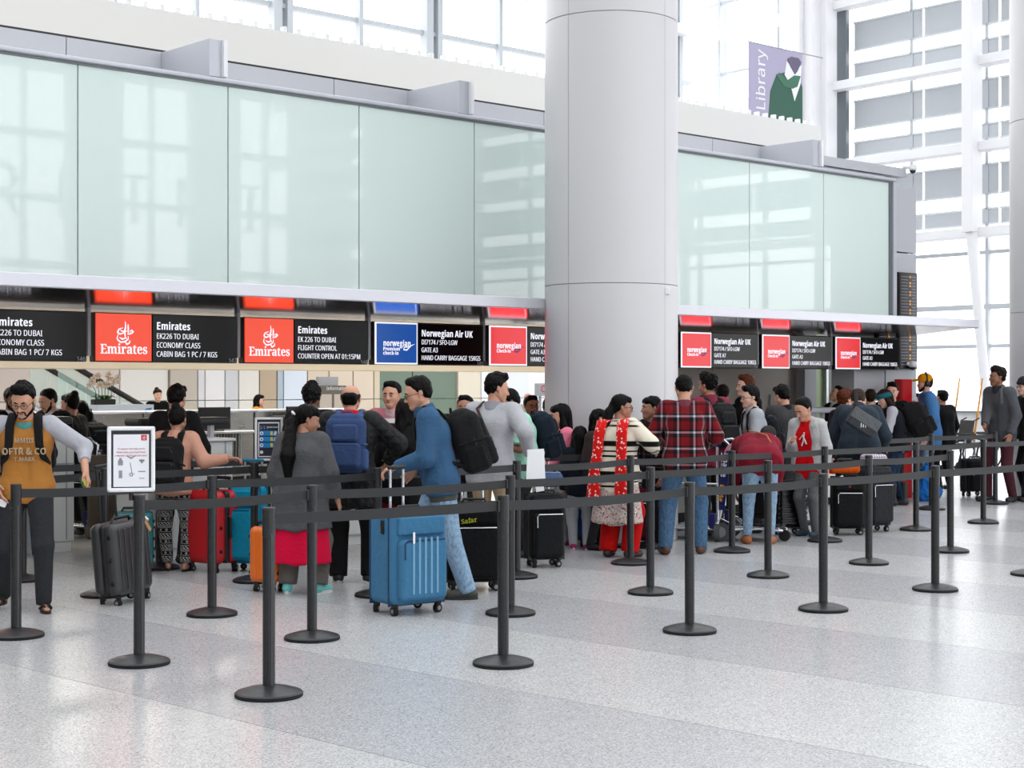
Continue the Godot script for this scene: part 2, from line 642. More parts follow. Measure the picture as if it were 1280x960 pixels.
func facade() -> void:
	var m := mat("back-painted glass", Color(0.815, 0.875, 0.86), 0.02)
	m.metallic_specular = 0.5
	var frame := mat("frame grey", Color(0.72, 0.73, 0.76), 0.4, 0.3)
	var band := mat("band grey", Color(0.7, 0.705, 0.73), 0.5, 0.1)
	var w := struct("wall_counter", G.new().span(Vector3(-12, 2.45, -GD - 0.85), Vector3(19.6, 4.62, -GD - 0.03)), mats.white)
	for k in 20:
		var b := S0 - k * MOD
		obj("glass_panel", G.new().rbox(Vector3(b - MOD * 0.5, 3.575, -GD), Vector3(MOD - 0.012, 2.03, 0.024), 0.003), m, w)
	obj("top_rail", G.new().rbox(Vector3((S0 - 11.9) / 2, 4.635, -GD), Vector3(S0 + 12.1, 0.05, 0.1), 0.02), frame, w)
	obj("dark_edge", G.new().span(Vector3(-12, 4.588, -GD - 0.03), Vector3(S0 + 0.05, 4.612, -GD + 0.025)), mat("edge grey", Color(0.4, 0.42, 0.44), 0.4), w)
	obj("end_rail", G.new().span(Vector3(S0 + 0.005, 2.5, -GD - 0.05), Vector3(S0 + 0.09, 4.6, -GD + 0.06)), frame, w)
	obj("dark_edge", G.new().span(Vector3(S0 - 0.05, 2.5, -GD), Vector3(S0 + 0.004, 4.59, -GD + 0.03)), mat("edge grey", Color(0.4, 0.42, 0.44), 0.4), w)
	# grey band set back above the rail, with fins standing forward of it
	var x := -12.0
	while x < 18.0:
		obj("band_panel", G.new().rbox(Vector3(x + 0.8, 4.86, -14.6), Vector3(1.602, 0.38, 0.12), 0.004), band, w)
		x += 1.61
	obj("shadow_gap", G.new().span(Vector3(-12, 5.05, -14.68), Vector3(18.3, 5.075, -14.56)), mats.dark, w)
	for s in [S0 - 15 * MOD, S0 - 13 * MOD, S0 - 11 * MOD, S0 - 9 * MOD, S0 - 7 * MOD, S0 - 5 * MOD, S0 - 3 * MOD, S0 - MOD]:
		obj("fin", G.new().rbox(Vector3(s - 0.1, 4.86, -14.08), Vector3(0.2, 0.37, 0.93), 0.006), frame, w)
		obj("fin_cap", G.new().box(Vector3(s - 0.035, 4.86, -13.6), Vector3(0.045, 0.36, 0.05)), mats.white, w)
	# grey end pylon
	var py := struct("wall_pylon", null)
	for q in [[4.72, 3.45, 18.25, 19.9], [4.6, 3.62, 19.93, 20.72], [3.6, 2.62, 19.93, 20.72], [2.6, 1.4, 19.93, 20.72], [1.38, 0.0, 19.93, 20.72], [2.36, 1.4, 19.15, 19.9], [1.38, 0.0, 19.15, 19.9]]:
		obj("metal_panel", G.new().rbox(Vector3((q[2] + q[3]) / 2, (q[0] + q[1]) / 2, -GD - 0.34), Vector3(q[3] - q[2], q[0] - q[1], 0.4), 0.004), band, py)
	obj("top_cap", G.new().span(Vector3(18.3, 4.73, -GD - 0.85), Vector3(20.4, 4.86, -GD - 0.1)), band, py)
	for k in 24:
		obj("vent_slot", G.new().box(Vector3(20.0, 3.65 + k * 0.03, -GD - 0.135), Vector3(0.05, 0.014, 0.012)), mats.black, py)
	# canopy: bright nosing, polished underside that mirrors the screens
	var cn := struct("trim_canopy", G.new().poly(PackedVector2Array([Vector2(12.42, 2.45), Vector2(12.42, 2.56), Vector2(13.66, 2.56), Vector2(13.66, 2.345)]), -12.0, 20.2, Transform3D(Basis(Vector3(0, 0, -1), Vector3(0, 1, 0), Vector3(1, 0, 0)), Vector3.ZERO)), mat("soffit", Color(0.5, 0.47, 0.46), 0.16, 1.0))
	obj("nosing", G.new().rbox(Vector3(4.1, 2.505, -12.4), Vector3(32.25, 0.118, 0.05), 0.012), mat("nosing", Color(0.8, 0.8, 0.83), 0.35, 0.3), cn)
	obj("end_cap", G.new().rbox(Vector3(20.21, 2.49, -13.0), Vector3(0.04, 0.1, 1.2), 0.01), frame, cn)
	# ceiling over the agents and the cream beam on the far side of the island
	struct("ceiling_counter", G.new().span(Vector3(-12, 2.47, -20.6), Vector3(20.5, 2.6, -13.62)), mats.cream)
	struct("trim_beam", G.new().rbox(Vector3(4.25, 2.0, -19.9), Vector3(32.5, 0.3, 0.4), 0.02), mats.cream)
	var fx := struct("trim_downlights", null)
	for k in 9:
		var s := 4.6 + k * 1.9
		obj("downlight_lamp", G.new().rbox(Vector3(s, 2.455, -17.4), Vector3(1.3, 0.03, 0.5), 0.008), glow("lamp glow", Color(1, 0.97, 0.92), 1.0), fx)
		lamp(Vector3(s, 2.42, -17.4), Vector2(1.3, 0.5), 3.2)
	# white parapet of the upper walkway with its row of glazing clamps
	var pp := struct("wall_parapet", G.new().span(Vector3(-12, 4.4, -18.4), Vector3(24.2, 6.42, -18.1)), mats.offwhite)
	struct("floor_upper", G.new().span(Vector3(-12, 4.2, -34.2), Vector3(24.2, 4.5, -18.4)), mats.offwhite)
	var cl := G.new().rbox(Vector3.ZERO, Vector3(0.06, 0.1, 0.1), 0.01, Basis(), 1)
	var cmesh := mesh_of([cl, mats.white])
	x = 6.0
	while x < 24.1:
		var o := obj("glazing_clamp", cmesh, null, pp)
		o.position = Vector3(x, 6.46, -18.2)
		x += 0.235

func lamp(where: Vector3, size: Vector2, e: float, c := Color(1, 0.97, 0.93)) -> void:
	var l := AreaLight3D.new()
	l.name = numbered("lamp_light", self)
	l.position = where
	l.rotation.x = -PI / 2
	l.area_size = size
	l.light_energy = e
	l.light_color = c
	l.area_range = 60.0
	l.area_attenuation = 2.0
	l.shadow_enabled = true
	add_child(l, true)

# ---------------------------------------------------------------- window walls
func right_wall() -> void:
	var w := struct("wall_right", null)
	w.position = Vector3(39.6, 0, -25.9)
	w.rotation.y = deg_to_rad(-2.5)
	# local: x towards outside, z towards the camera's side; z runs from -9 (corner) to 54
	var wh: Material = mats.white
	var z0 := -8.8
	var z1 := 54.0
	obj("sill", G.new().span(Vector3(-0.25, 0, z0), Vector3(0.3, 0.85, z1)), mats.white, w)
	obj("sill_ledge", G.new().span(Vector3(-0.4, 0.85, z0), Vector3(0.3, 0.9, z1)), mat("ledge", Color(0.45, 0.46, 0.48), 0.5), w)
	for h in [5.81, 8.16, 10.5, 12.9, 15.2]:
		obj("beam", G.new().rbox(Vector3(-0.45, h, (z0 + z1) / 2), Vector3(0.5, 0.26, z1 - z0), 0.02), wh, w)
	var bar := mat("mullion", Color(0.72, 0.74, 0.76), 0.5)
	for h in [2.7, 5.3]:
		obj("transom", G.new().span(Vector3(-0.04, h - 0.05, z0), Vector3(0.08, h + 0.05, z1)), bar, w)
	obj("transom", G.new().span(Vector3(-0.05, 3.72, -3.0), Vector3(0.1, 3.86, z1)), bar, w)
	for h in [7.0, 9.35, 11.7, 14.0]:
		obj("transom", G.new().span(Vector3(-0.04, h - 0.03, z0), Vector3(0.08, h + 0.03, -3.3)), bar, w)
	var z := -8.0
	while z < z1:
		obj("mullion", G.new().span(Vector3(-0.06, 0.9, z - 0.05), Vector3(0.1, 17, z + 0.05)), bar, w)
		z += 2.5
	z = -3.0
	while z < z1:
		obj("mast", G.new().rbox(Vector3(-0.75, 11.4, z), Vector3(0.5, 11.2, 0.34), 0.02), wh, w)
		obj("strut", G.new().tube([Vector3(-0.75, 5.8, z), Vector3(-0.35, 0.0, z + 0.3)], [0.17, 0.12], 8), wh, w)
		z += 5.0
	# louvre bays: two grey panels and two open slots between beams
	var pan := mat("louvre", Color(0.72, 0.735, 0.755), 0.55)
	pan.backlight_enabled = true
	pan.backlight = Color(0.25, 0.26, 0.27)
	var lip := mat("louvre lip", Color(0.8, 0.82, 0.84), 0.5)
	z = -2.6
	while z < z1 - 2:
		for h in [5.94, 8.29, 10.63, 13.03]:
			for q in [[0.12, 0.6], [0.95, 1.83]]:
				obj("louvre_panel", [G.new().box(Vector3(-0.02, h + (q[0] + q[1]) / 2 - 0.02, z + 1.25), Vector3(0.03, q[1] - q[0] - 0.1, 2.42)), pan, G.new().box(Vector3(-0.03, h + q[0] + 0.02, z + 1.25), Vector3(0.06, 0.05, 2.46)).box(Vector3(-0.03, h + q[1] - 0.04, z + 1.25), Vector3(0.06, 0.05, 2.46)), lip], mats.white, w)
		z += 2.5
	# window panes, one to a bay below the beams
	var pane := mat("clear pane", Color(1, 1, 1, 0.06), 0.02)
	pane.transparency = BaseMaterial3D.TRANSPARENCY_ALPHA
	z = -8.0
	while z < 20.0:
		obj("window_pane", G.new().box(Vector3(0.03, 3.3, z + 1.25), Vector3(0.012, 4.8, 2.36)), pane, w)
		z += 2.5
	# corner column beside the louvres
	obj("corner_column", G.new().rbox(Vector3(-1.0, 8.5, -3.4), Vector3(0.8, 17, 0.7), 0.03), wh, w)
	obj("corner_mast", G.new().rbox(Vector3(-1.5, 9.5, -3.5), Vector3(0.2, 15, 0.28), 0.02), wh, w)
	obj("dark_reveal", G.new().span(Vector3(-0.35, 5.9, -3.0), Vector3(-0.2, 17, -2.62)), mat("reveal", Color(0.42, 0.45, 0.47), 0.4), w)
	# clerestory at the back
	var b := struct("wall_clerestory", G.new().span(Vector3(-12, 8.6, -34.6), Vector3(39.0, 9.0, -34.2)), mats.white)
	struct("wall_far", G.new().span(Vector3(-12, 0, -34.9), Vector3(39.0, 8.8, -34.4)), mats.white)
	for h in [11.35, 14.2, 15.9]:
		obj("transom", G.new().span(Vector3(-12, h - 0.06, -34.5), Vector3(39, h + 0.06, -34.3)), bar, b)
	obj("beam", G.new().span(Vector3(-12, 12.75, -34.2), Vector3(39, 13.05, -33.8)), wh, b)
	var s := 3.2
	while s < 39.0:
		obj("mullion", G.new().span(Vector3(s - 0.32, 8.8, -34.45), Vector3(s - 0.08, 17, -34.15)).span(Vector3(s + 0.12, 8.8, -34.45), Vector3(s + 0.3, 17, -34.2)), bar, b)
		obj("backing_plate", G.new().span(Vector3(s - 0.1, 8.8, -34.5), Vector3(s + 0.14, 17, -34.42)), wh, b)
		obj("mullion", G.new().span(Vector3(s + 2.42, 8.8, -34.4), Vector3(s + 2.54, 17, -34.2)), bar, b)
		s += 5.0

# ---------------------------------------------------------------- what shows between the counters and the beam
func far_hall() -> void:
	# the far wall's cladding, panel by panel: picture columns at the wall's depth
	var w := struct("wall_cladding", null)
	var cols := [[-40, 150, Color(0.86, 0.82, 0.8)], [150, 211, Color(0.93, 0.93, 0.92)], [211, 246, Color(0.78, 0.75, 0.7)], [246, 255, Color(0.9, 0.9, 0.92)], [255, 280, Color(0.95, 0.95, 0.96)], [280, 297, Color(0.84, 0.85, 0.87)], [297, 323, Color(0.92, 0.91, 0.88)], [323, 345, Color(0.74, 0.66, 0.56)], [345, 353, Color(0.7, 0.75, 0.8)], [353, 383, Color(0.85, 0.89, 0.94)], [383, 410, Color(0.82, 0.76, 0.68)], [410, 440, Color(0.82, 0.76, 0.68)], [440, 466, Color(0.82, 0.76, 0.68)], [466, 474, Color(0.8, 0.74, 0.65)], [474, 516, Color(0.4, 0.47, 0.4)], [516, 571, Color(0.41, 0.48, 0.41)], [571, 600, Color(0.86, 0.82, 0.74)], [600, 625, Color(0.9, 0.91, 0.92)], [625, 660, Color(0.88, 0.89, 0.91)], [660, 700, Color(0.92, 0.92, 0.93)]]
	for q in cols:
		var a := hit(q[0], 34.3)
		var b := hit(q[1], 34.3)
		var m := mat("cladding " + q[2].to_html(), q[2], 0.45)
		var proud := 0.1 if q[1] - q[0] < 40 else 0.04
		for j in 4:
			obj("cladding_panel", G.new().rbox(Vector3((a + b) / 2, 0.62 + j * 1.25, -34.35), Vector3(b - a - 0.03, 1.235, proud * 2), 0.008, Basis(), 1), m, w)
	for k in 8:
		var p := Vector3(1.5 + k * 3.4, 4.15, -24.0 - (k % 2) * 5)
		obj("ceiling_lamp", G.new().rbox(p, Vector3(2.2, 0.06, 0.7), 0.01), mats["lamp glow"], w)
		lamp(p - Vector3(0, 0.06, 0), Vector2(2.2, 0.7), 9.0)
	# escalator rising to the left
	var es := thing("escalator", "escalator with glass balustrades and black handrails rising to the left behind the counters", "escalator", at(170, 520, 33.0), 0.0)
	var base := es.position
	var foot := at(186, 516, 31.0) - base
	var top := at(66, 446, 31.0) - base
	var up := (top - foot)
	var fw := Vector3(0, 0, 1)
	for k in 2:
		var o := Vector3(0.0, 0, -k * 1.2) + Vector3(0, 0, 0.2)
		obj("handrail", G.new().tube([foot + o + Vector3(0.35, -0.5, 0), foot + o + Vector3(0.3, -0.15, 0), foot + o, foot + o + up * 0.5, foot + o + up], 0.055, 8), mats.black, es)
		var g := G.new()
		var q := up.normalized()
		for j in 5:
			var a := foot + o + up * (j * 0.2 + 0.004)
			var b := foot + o + up * (j * 0.2 + 0.196)
			g = G.new()
			g.quad(a + Vector3(0, -0.85, 0.01), b + Vector3(0, -0.85, 0.01), b + Vector3(0, -0.04, 0.01), a + Vector3(0, -0.04, 0.01))
			g.quad(b + Vector3(0, -0.85, -0.005), a + Vector3(0, -0.85, -0.005), a + Vector3(0, -0.04, -0.005), b + Vector3(0, -0.04, -0.005))
			var gm := mat("balustrade", Color(0.75, 0.9, 0.88, 0.22), 0.05)
			gm.transparency = BaseMaterial3D.TRANSPARENCY_ALPHA
			obj("balustrade_pane", g, gm, es)
		obj("skirt", G.new().tube([foot + o + Vector3(0, -0.95, 0), foot + o + up + Vector3(0, -0.95, 0)], 0.1, 4), mats.alu, es)
	obj("steps", G.new().tube([foot + Vector3(0.2, -1.15, -0.4), foot + up + Vector3(0, -1.15, -0.4)], 0.5, 4, 0.3, Vector3(0, 1, 0)), mats.black, es)
	obj("truss", G.new().poly(PackedVector2Array([Vector2(foot.x + 0.2, foot.y - 1.2), Vector2(foot.x - 0.3, -base.y), Vector2(top.x - 0.4, -base.y), Vector2(top.x, top.y - 1.2)]), -1.1, -0.2), mat("truss clad", Color(0.84, 0.8, 0.79), 0.5), es)
	# planter with orchids on the pale blue ledge
	var p := at(143, 512, 23.5)
	var led := thing("planter_ledge", "pale blue ledge with a small blue wing emblem behind the steel counters", "ledge", Vector3(p.x, 0, p.z))
	obj("body", G.new().rbox(Vector3(0, 0.62, 0), Vector3(0.9, 1.24, 0.5), 0.01), mats.grey, led)
	obj("fascia", G.new().rbox(Vector3(0, p.y - 0.02, 0.06), Vector3(0.92, 0.19, 0.56), 0.01), mat("pale blue", Color(0.78, 0.85, 0.92), 0.5), led)
	obj("emblem", G.new().poly(PackedVector2Array([Vector2(0.24, -0.07), Vector2(0.27, 0.0), Vector2(0.34, 0.04), Vector2(0.43, 0.05), Vector2(0.41, 0.02), Vector2(0.42, 0.0), Vector2(0.38, -0.01), Vector2(0.39, -0.04), Vector2(0.33, -0.02), Vector2(0.28, -0.07)]), 0.34, 0.346, Transform3D(Basis(), Vector3(0, p.y - 0.02, 0))), mat("wing blue", Color(0.15, 0.5, 0.78), 0.4), led)
	var pl := thing("orchid_planter", "low planter of white orchids and green leaves on the pale blue ledge", "plant", Vector3(p.x - 0.18, p.y + 0.075, p.z))
	obj("trough", G.new().rbox(Vector3(0, 0.04, 0), Vector3(0.34, 0.08, 0.14), 0.015), mats.black, pl)
	var rng := RandomNumberGenerator.new()
	rng.seed = 5
	var petal := mat("petal", Color(0.95, 0.9, 0.85), 0.6)
	var pink := mat("petal pink", Color(0.9, 0.6, 0.55), 0.6)
	var leafm := mat("leaf", Color(0.12, 0.32, 0.08), 0.5)
	for k in 12:
		var t := rng.randf() * TAU
		var r := Vector3(cos(t), 0, sin(t) * 0.5)
		obj("leaf", G.new().tube([Vector3(r.x * 0.08, 0.06, 0), Vector3(r.x * 0.13, 0.13, r.z * 0.1), Vector3(r.x * 0.22, 0.1, r.z * 0.2)], [0.012, 0.035, 0.006], 6, 0.25, Vector3.UP), leafm, pl)
	for k in 6:
		var x := -0.12 + k * 0.05
		var tip := Vector3(x * 1.6 - 0.02, 0.3 + rng.randf() * 0.13, 0.02)
		obj("stem", G.new().tube([Vector3(x, 0.05, 0), Vector3(x, 0.2, 0), tip], 0.005, 5), leafm, pl)
		for j in 3:
			var c := tip + Vector3(rng.randf_range(-0.05, 0.05), rng.randf_range(-0.07, 0.03), 0.01)
			var g := G.new()
			for i in 5:
				var b := Basis(Vector3(0, 0, 1), i * TAU / 5)
				g.ell(c + b * Vector3(0, 0.028, 0), Vector3(0.018, 0.028, 0.006), b, 8, 5)
			obj("flower", [g, petal, G.new().ell(c + Vector3(0, 0, 0.008), Vector3(0.011, 0.011, 0.009), Basis(), 8, 5), pink], null, pl)
	# hanging sign with a white pictogram board near the column, and the information kiosk
	var kp := at(409, 497, 33.0)
	var ks := thing("information_board", "grey information board with two city maps between the two men's heads", "sign", Vector3(kp.x, 0, kp.z))
	obj("stand", G.new().rbox(Vector3(0, 0.9, 0), Vector3(0.5, 1.8, 0.1), 0.01), mats.grey, ks)
	obj("board", G.new().rbox(Vector3(0.05, kp.y - 0.02, 0.08), Vector3(0.72, 0.54, 0.06), 0.01), mat("board grey", Color(0.38, 0.36, 0.34), 0.5), ks)
	for k in 2:
		obj("map_poster", G.new().box(Vector3(-0.12 + k * 0.36, kp.y - 0.1, 0.115), Vector3(0.3, 0.34, 0.01)), mat("map paper", Color(0.76, 0.72, 0.68), 0.6), ks)
	txt("lettering", "Information", 0.1, mats.white, ks, Transform3D(Basis(), Vector3(-0.1, kp.y + 0.19, 0.112)))
	var ns := at(675, 487, 33.2)
	var nsg := thing("notice_sign", "grey notice sign with a red no-entry ring beside the middle column", "sign", Vector3(ns.x, 0, ns.z))
	obj("post", G.new().cyl(Vector3(0, 0, 0), Vector3(0, ns.y, 0), 0.03), mats.grey, nsg)
	obj("board", G.new().rbox(Vector3(0, ns.y, 0.03), Vector3(0.34, 0.26, 0.03), 0.006), mats.grey, nsg)
	obj("ring", G.new().lathe([Vector2(0.055, 0), Vector2(0.075, 0), Vector2(0.075, 0.006), Vector2(0.055, 0.006), Vector2(0.055, 0)], Vector3(0.06, ns.y + 0.02, 0.046), 20, Basis(Vector3(1, 0, 0), Vector3(0, 0, 1), Vector3(0, -1, 0))), mat("red", Color(0.8, 0.08, 0.1), 0.5), nsg)

func hit(px: float, d: float) -> float:    # how far along the counters the ray of a picture column is when it is d deep
	var r := (px - 640.0) / F
	return d * (r * cu + su) / (cu - r * su)

# ---------------------------------------------------------------- counters
func counters() -> void:
	var st: Material = mats.steel
	var ords := ["first", "second", "third", "fourth", "fifth", "sixth"]
	# steel back units with grilles, one each 1.61 m
	for k in 13:
		var s := 5.05 + k * 1.61
		if s > 12.0:
			break
		var o := thing("steel_back_unit", "brushed steel back counter unit with grille, %s from the left behind the agents" % ords[k], "counter", Vector3(s + 0.8, 0, -17.6), 0.0, "steel back units behind the agents")
		obj("body", G.new().rbox(Vector3(0, 0.88, -0.25), Vector3(1.59, 0.84, 0.5), 0.012), st, o)
		obj("plinth", G.new().span(Vector3(-0.7, 0, -0.4), Vector3(0.7, 0.46, -0.05)), mats.black, o)
		obj("worktop", G.new().rbox(Vector3(0, 1.305, -0.22), Vector3(1.6, 0.03, 0.58), 0.01), mats.alu, o)
		var g := G.new()
		for i in 26:
			g.box(Vector3(-0.55 + i * 0.044, 0.86, 0.004), Vector3(0.016, 0.34, 0.012))
		var gr := obj("grille", g, mat("slot", Color(0.24, 0.24, 0.23), 0.5, 0.4), o)
		gr.set_meta("kind", "stuff")
		obj("shelf", G.new().rbox(Vector3(0, 1.045, 0.22), Vector3(1.3, 0.03, 0.42), 0.008), mats.alu, o)
		obj("panel_frame", G.new().span(Vector3(-0.6, 1.045, 0), Vector3(0.6, 1.055, 0.01)).span(Vector3(-0.6, 0.665, 0), Vector3(0.6, 0.675, 0.01)).span(Vector3(-0.6, 0.67, 0), Vector3(-0.59, 1.05, 0.01)).span(Vector3(0.59, 0.67, 0), Vector3(0.6, 1.05, 0.01)), mats.alu, o)
		if k > 0:
			var mo := thing("monitor", "thin black monitor on the shelf of the %s steel back unit" % ords[k], "monitor", Vector3(s + 0.55 + 0.3 * (k % 2), 1.06, -17.35))
			obj("screen", G.new().rbox(Vector3(0, 0.16, 0), Vector3(0.46, 0.28, 0.035), 0.01), mats.dark, mo)
			obj("stand", G.new().span(Vector3(-0.03, 0, -0.02), Vector3(0.03, 0.1, 0.02)).rbox(Vector3(0, 0.008, 0), Vector3(0.2, 0.016, 0.15), 0.006), mats.dark, mo)
	# podiums: a steel-faced body, black kick, dark bumper ledge on top
	var names := ["behind the man in the mustard shirt", "behind the woman in the peach jacket", "in front of the man in the quilted jacket", "behind the man in the blue jacket", "behind the man in the mint shirt", "behind the middle column", "behind the man in the plaid shirt", "behind the bending woman in red", "behind the boy in the red shirt"]
	for k in 8:
		if k == 4:
			continue
		var s := 6.31 + k * 1.63 if k > 0 else 6.97
		var z := -13.55 if k > 0 else -14.9
		var o := thing("check_in_podium", ("pale check-in podium with dark bumper ledge " if k < 5 else "pale check-in podium with grey ledge ") + names[k], "counter", Vector3(s, 0, z), 0.0, "check-in podiums")
		obj("body", G.new().rbox(Vector3(0, 0.6, 0), Vector3(0.92, 1.0, 0.6), 0.012), mat("podium", Color(0.86, 0.87, 0.86), 0.45), o)
		obj("kick", G.new().span(Vector3(-0.44, 0, -0.28), Vector3(0.44, 0.14, 0.27)), mats.rubber if k > 5 else mats.offwhite, o)
		obj("panel_line", G.new().span(Vector3(-0.46, 0.86, 0.29), Vector3(0.46, 0.872, 0.304)).span(Vector3(0.37, 0.12, 0.29), Vector3(0.382, 1.1, 0.304)), mats.grey, o)
		obj("work_top", G.new().rbox(Vector3(0, 1.115, 0), Vector3(0.96, 0.03, 0.66), 0.01), mats.white, o)
		obj("ledge", G.new().rbox(Vector3(0, 1.29, 0.06), Vector3(1.0, 0.075, 0.3), 0.03), mat("bumper", Color(0.13, 0.14, 0.15), 0.5) if k < 5 else mats.grey, o)
		obj("ledge_support", G.new().span(Vector3(-0.4, 1.12, 0.0), Vector3(-0.36, 1.27, 0.06)).span(Vector3(0.36, 1.12, 0.0), Vector3(0.4, 1.27, 0.06)), mats.alu, o)
		# baggage scale beside it
		if k < 7:
			var b := thing("baggage_scale", "low steel baggage scale beside the podium " + names[k], "scale", Vector3(s + 0.815, 0, -13.85), 0.0, "baggage scales between podiums")
			obj("bed", G.new().rbox(Vector3(0, 0.2, -0.1), Vector3(0.6, 0.1, 0.9), 0.015), st, b)
			obj("plinth", G.new().span(Vector3(-0.27, 0, -0.5), Vector3(0.27, 0.15, 0.3)), mats.black, b)
			obj("belt_mat", G.new().box(Vector3(0, 0.254, -0.1), Vector3(0.5, 0.01, 0.8)), mats.rubber, b)
			obj("back_plate", G.new().rbox(Vector3(0, 0.55, -0.56), Vector3(0.62, 0.8, 0.04), 0.01), mat("brown plate", Color(0.33, 0.28, 0.24), 0.5), b)
	var lp := thing("low_partition", "low grey-green partition with black base beside the middle column", "partition", Vector3(13.66, 0, -12.1))
	obj("panel", G.new().rbox(Vector3(0, 0.56, 0), Vector3(0.82, 0.76, 0.08), 0.012), mat("partition", Color(0.66, 0.69, 0.66), 0.5), lp)
	obj("base", G.new().span(Vector3(-0.42, 0, -0.08), Vector3(0.42, 0.2, 0.06)), mats.rubber, lp)
	obj("top_rail", G.new().rbox(Vector3(0, 0.95, 0), Vector3(0.84, 0.03, 0.1), 0.01), mats.alu, lp)
	# to the right of the column the bay is closed: bronze wall, green glass door, grey metal wall
	var bw := struct("wall_bay", null)
	for k in 2:
		obj("bronze_panel", G.new().rbox(Vector3(16.75 + k * 1.97, 1.75, -15.24), Vector3(1.955, 1.45, 0.08), 0.006), mats.bronze, bw)
		obj("lower_panel", G.new().rbox(Vector3(16.75 + k * 1.97, 0.51, -15.24), Vector3(1.955, 1.0, 0.1), 0.006), mats.bronze, bw)
	obj("switch_plate", G.new().rbox(Vector3(18.65, 1.72, -15.19), Vector3(0.05, 0.09, 0.02), 0.005), mats.white, bw)
	obj("notice", G.new().box(Vector3(19.2, 1.36, -15.185), Vector3(0.3, 0.26, 0.012)), mat("notice grey", Color(0.66, 0.65, 0.63), 0.6), bw)
	obj("reveal", G.new().rbox(Vector3(19.86, 1.25, -15.2), Vector3(0.3, 2.5, 0.3), 0.01), mats["band grey"], bw)
	var dr := struct("door_1", null)
	var gg := mat("green glass", Color(0.72, 0.82, 0.6), 0.3)
	obj("pane", G.new().rbox(Vector3(20.18, 1.2, -15.2), Vector3(0.34, 2.4, 0.04), 0.006), gg, dr)
	obj("frame", G.new().rbox(Vector3(20.38, 1.2, -15.17), Vector3(0.06, 2.4, 0.1), 0.006), mats.alu, dr)
	obj("pane", G.new().rbox(Vector3(20.62, 1.2, -15.2), Vector3(0.4, 2.4, 0.04), 0.006), mat("dark green glass", Color(0.3, 0.36, 0.3), 0.2), dr)
	obj("side_panel", G.new().span(Vector3(20.85, 0, -19.5), Vector3(20.9, 2.45, -15.1)), mats["band grey"], bw)

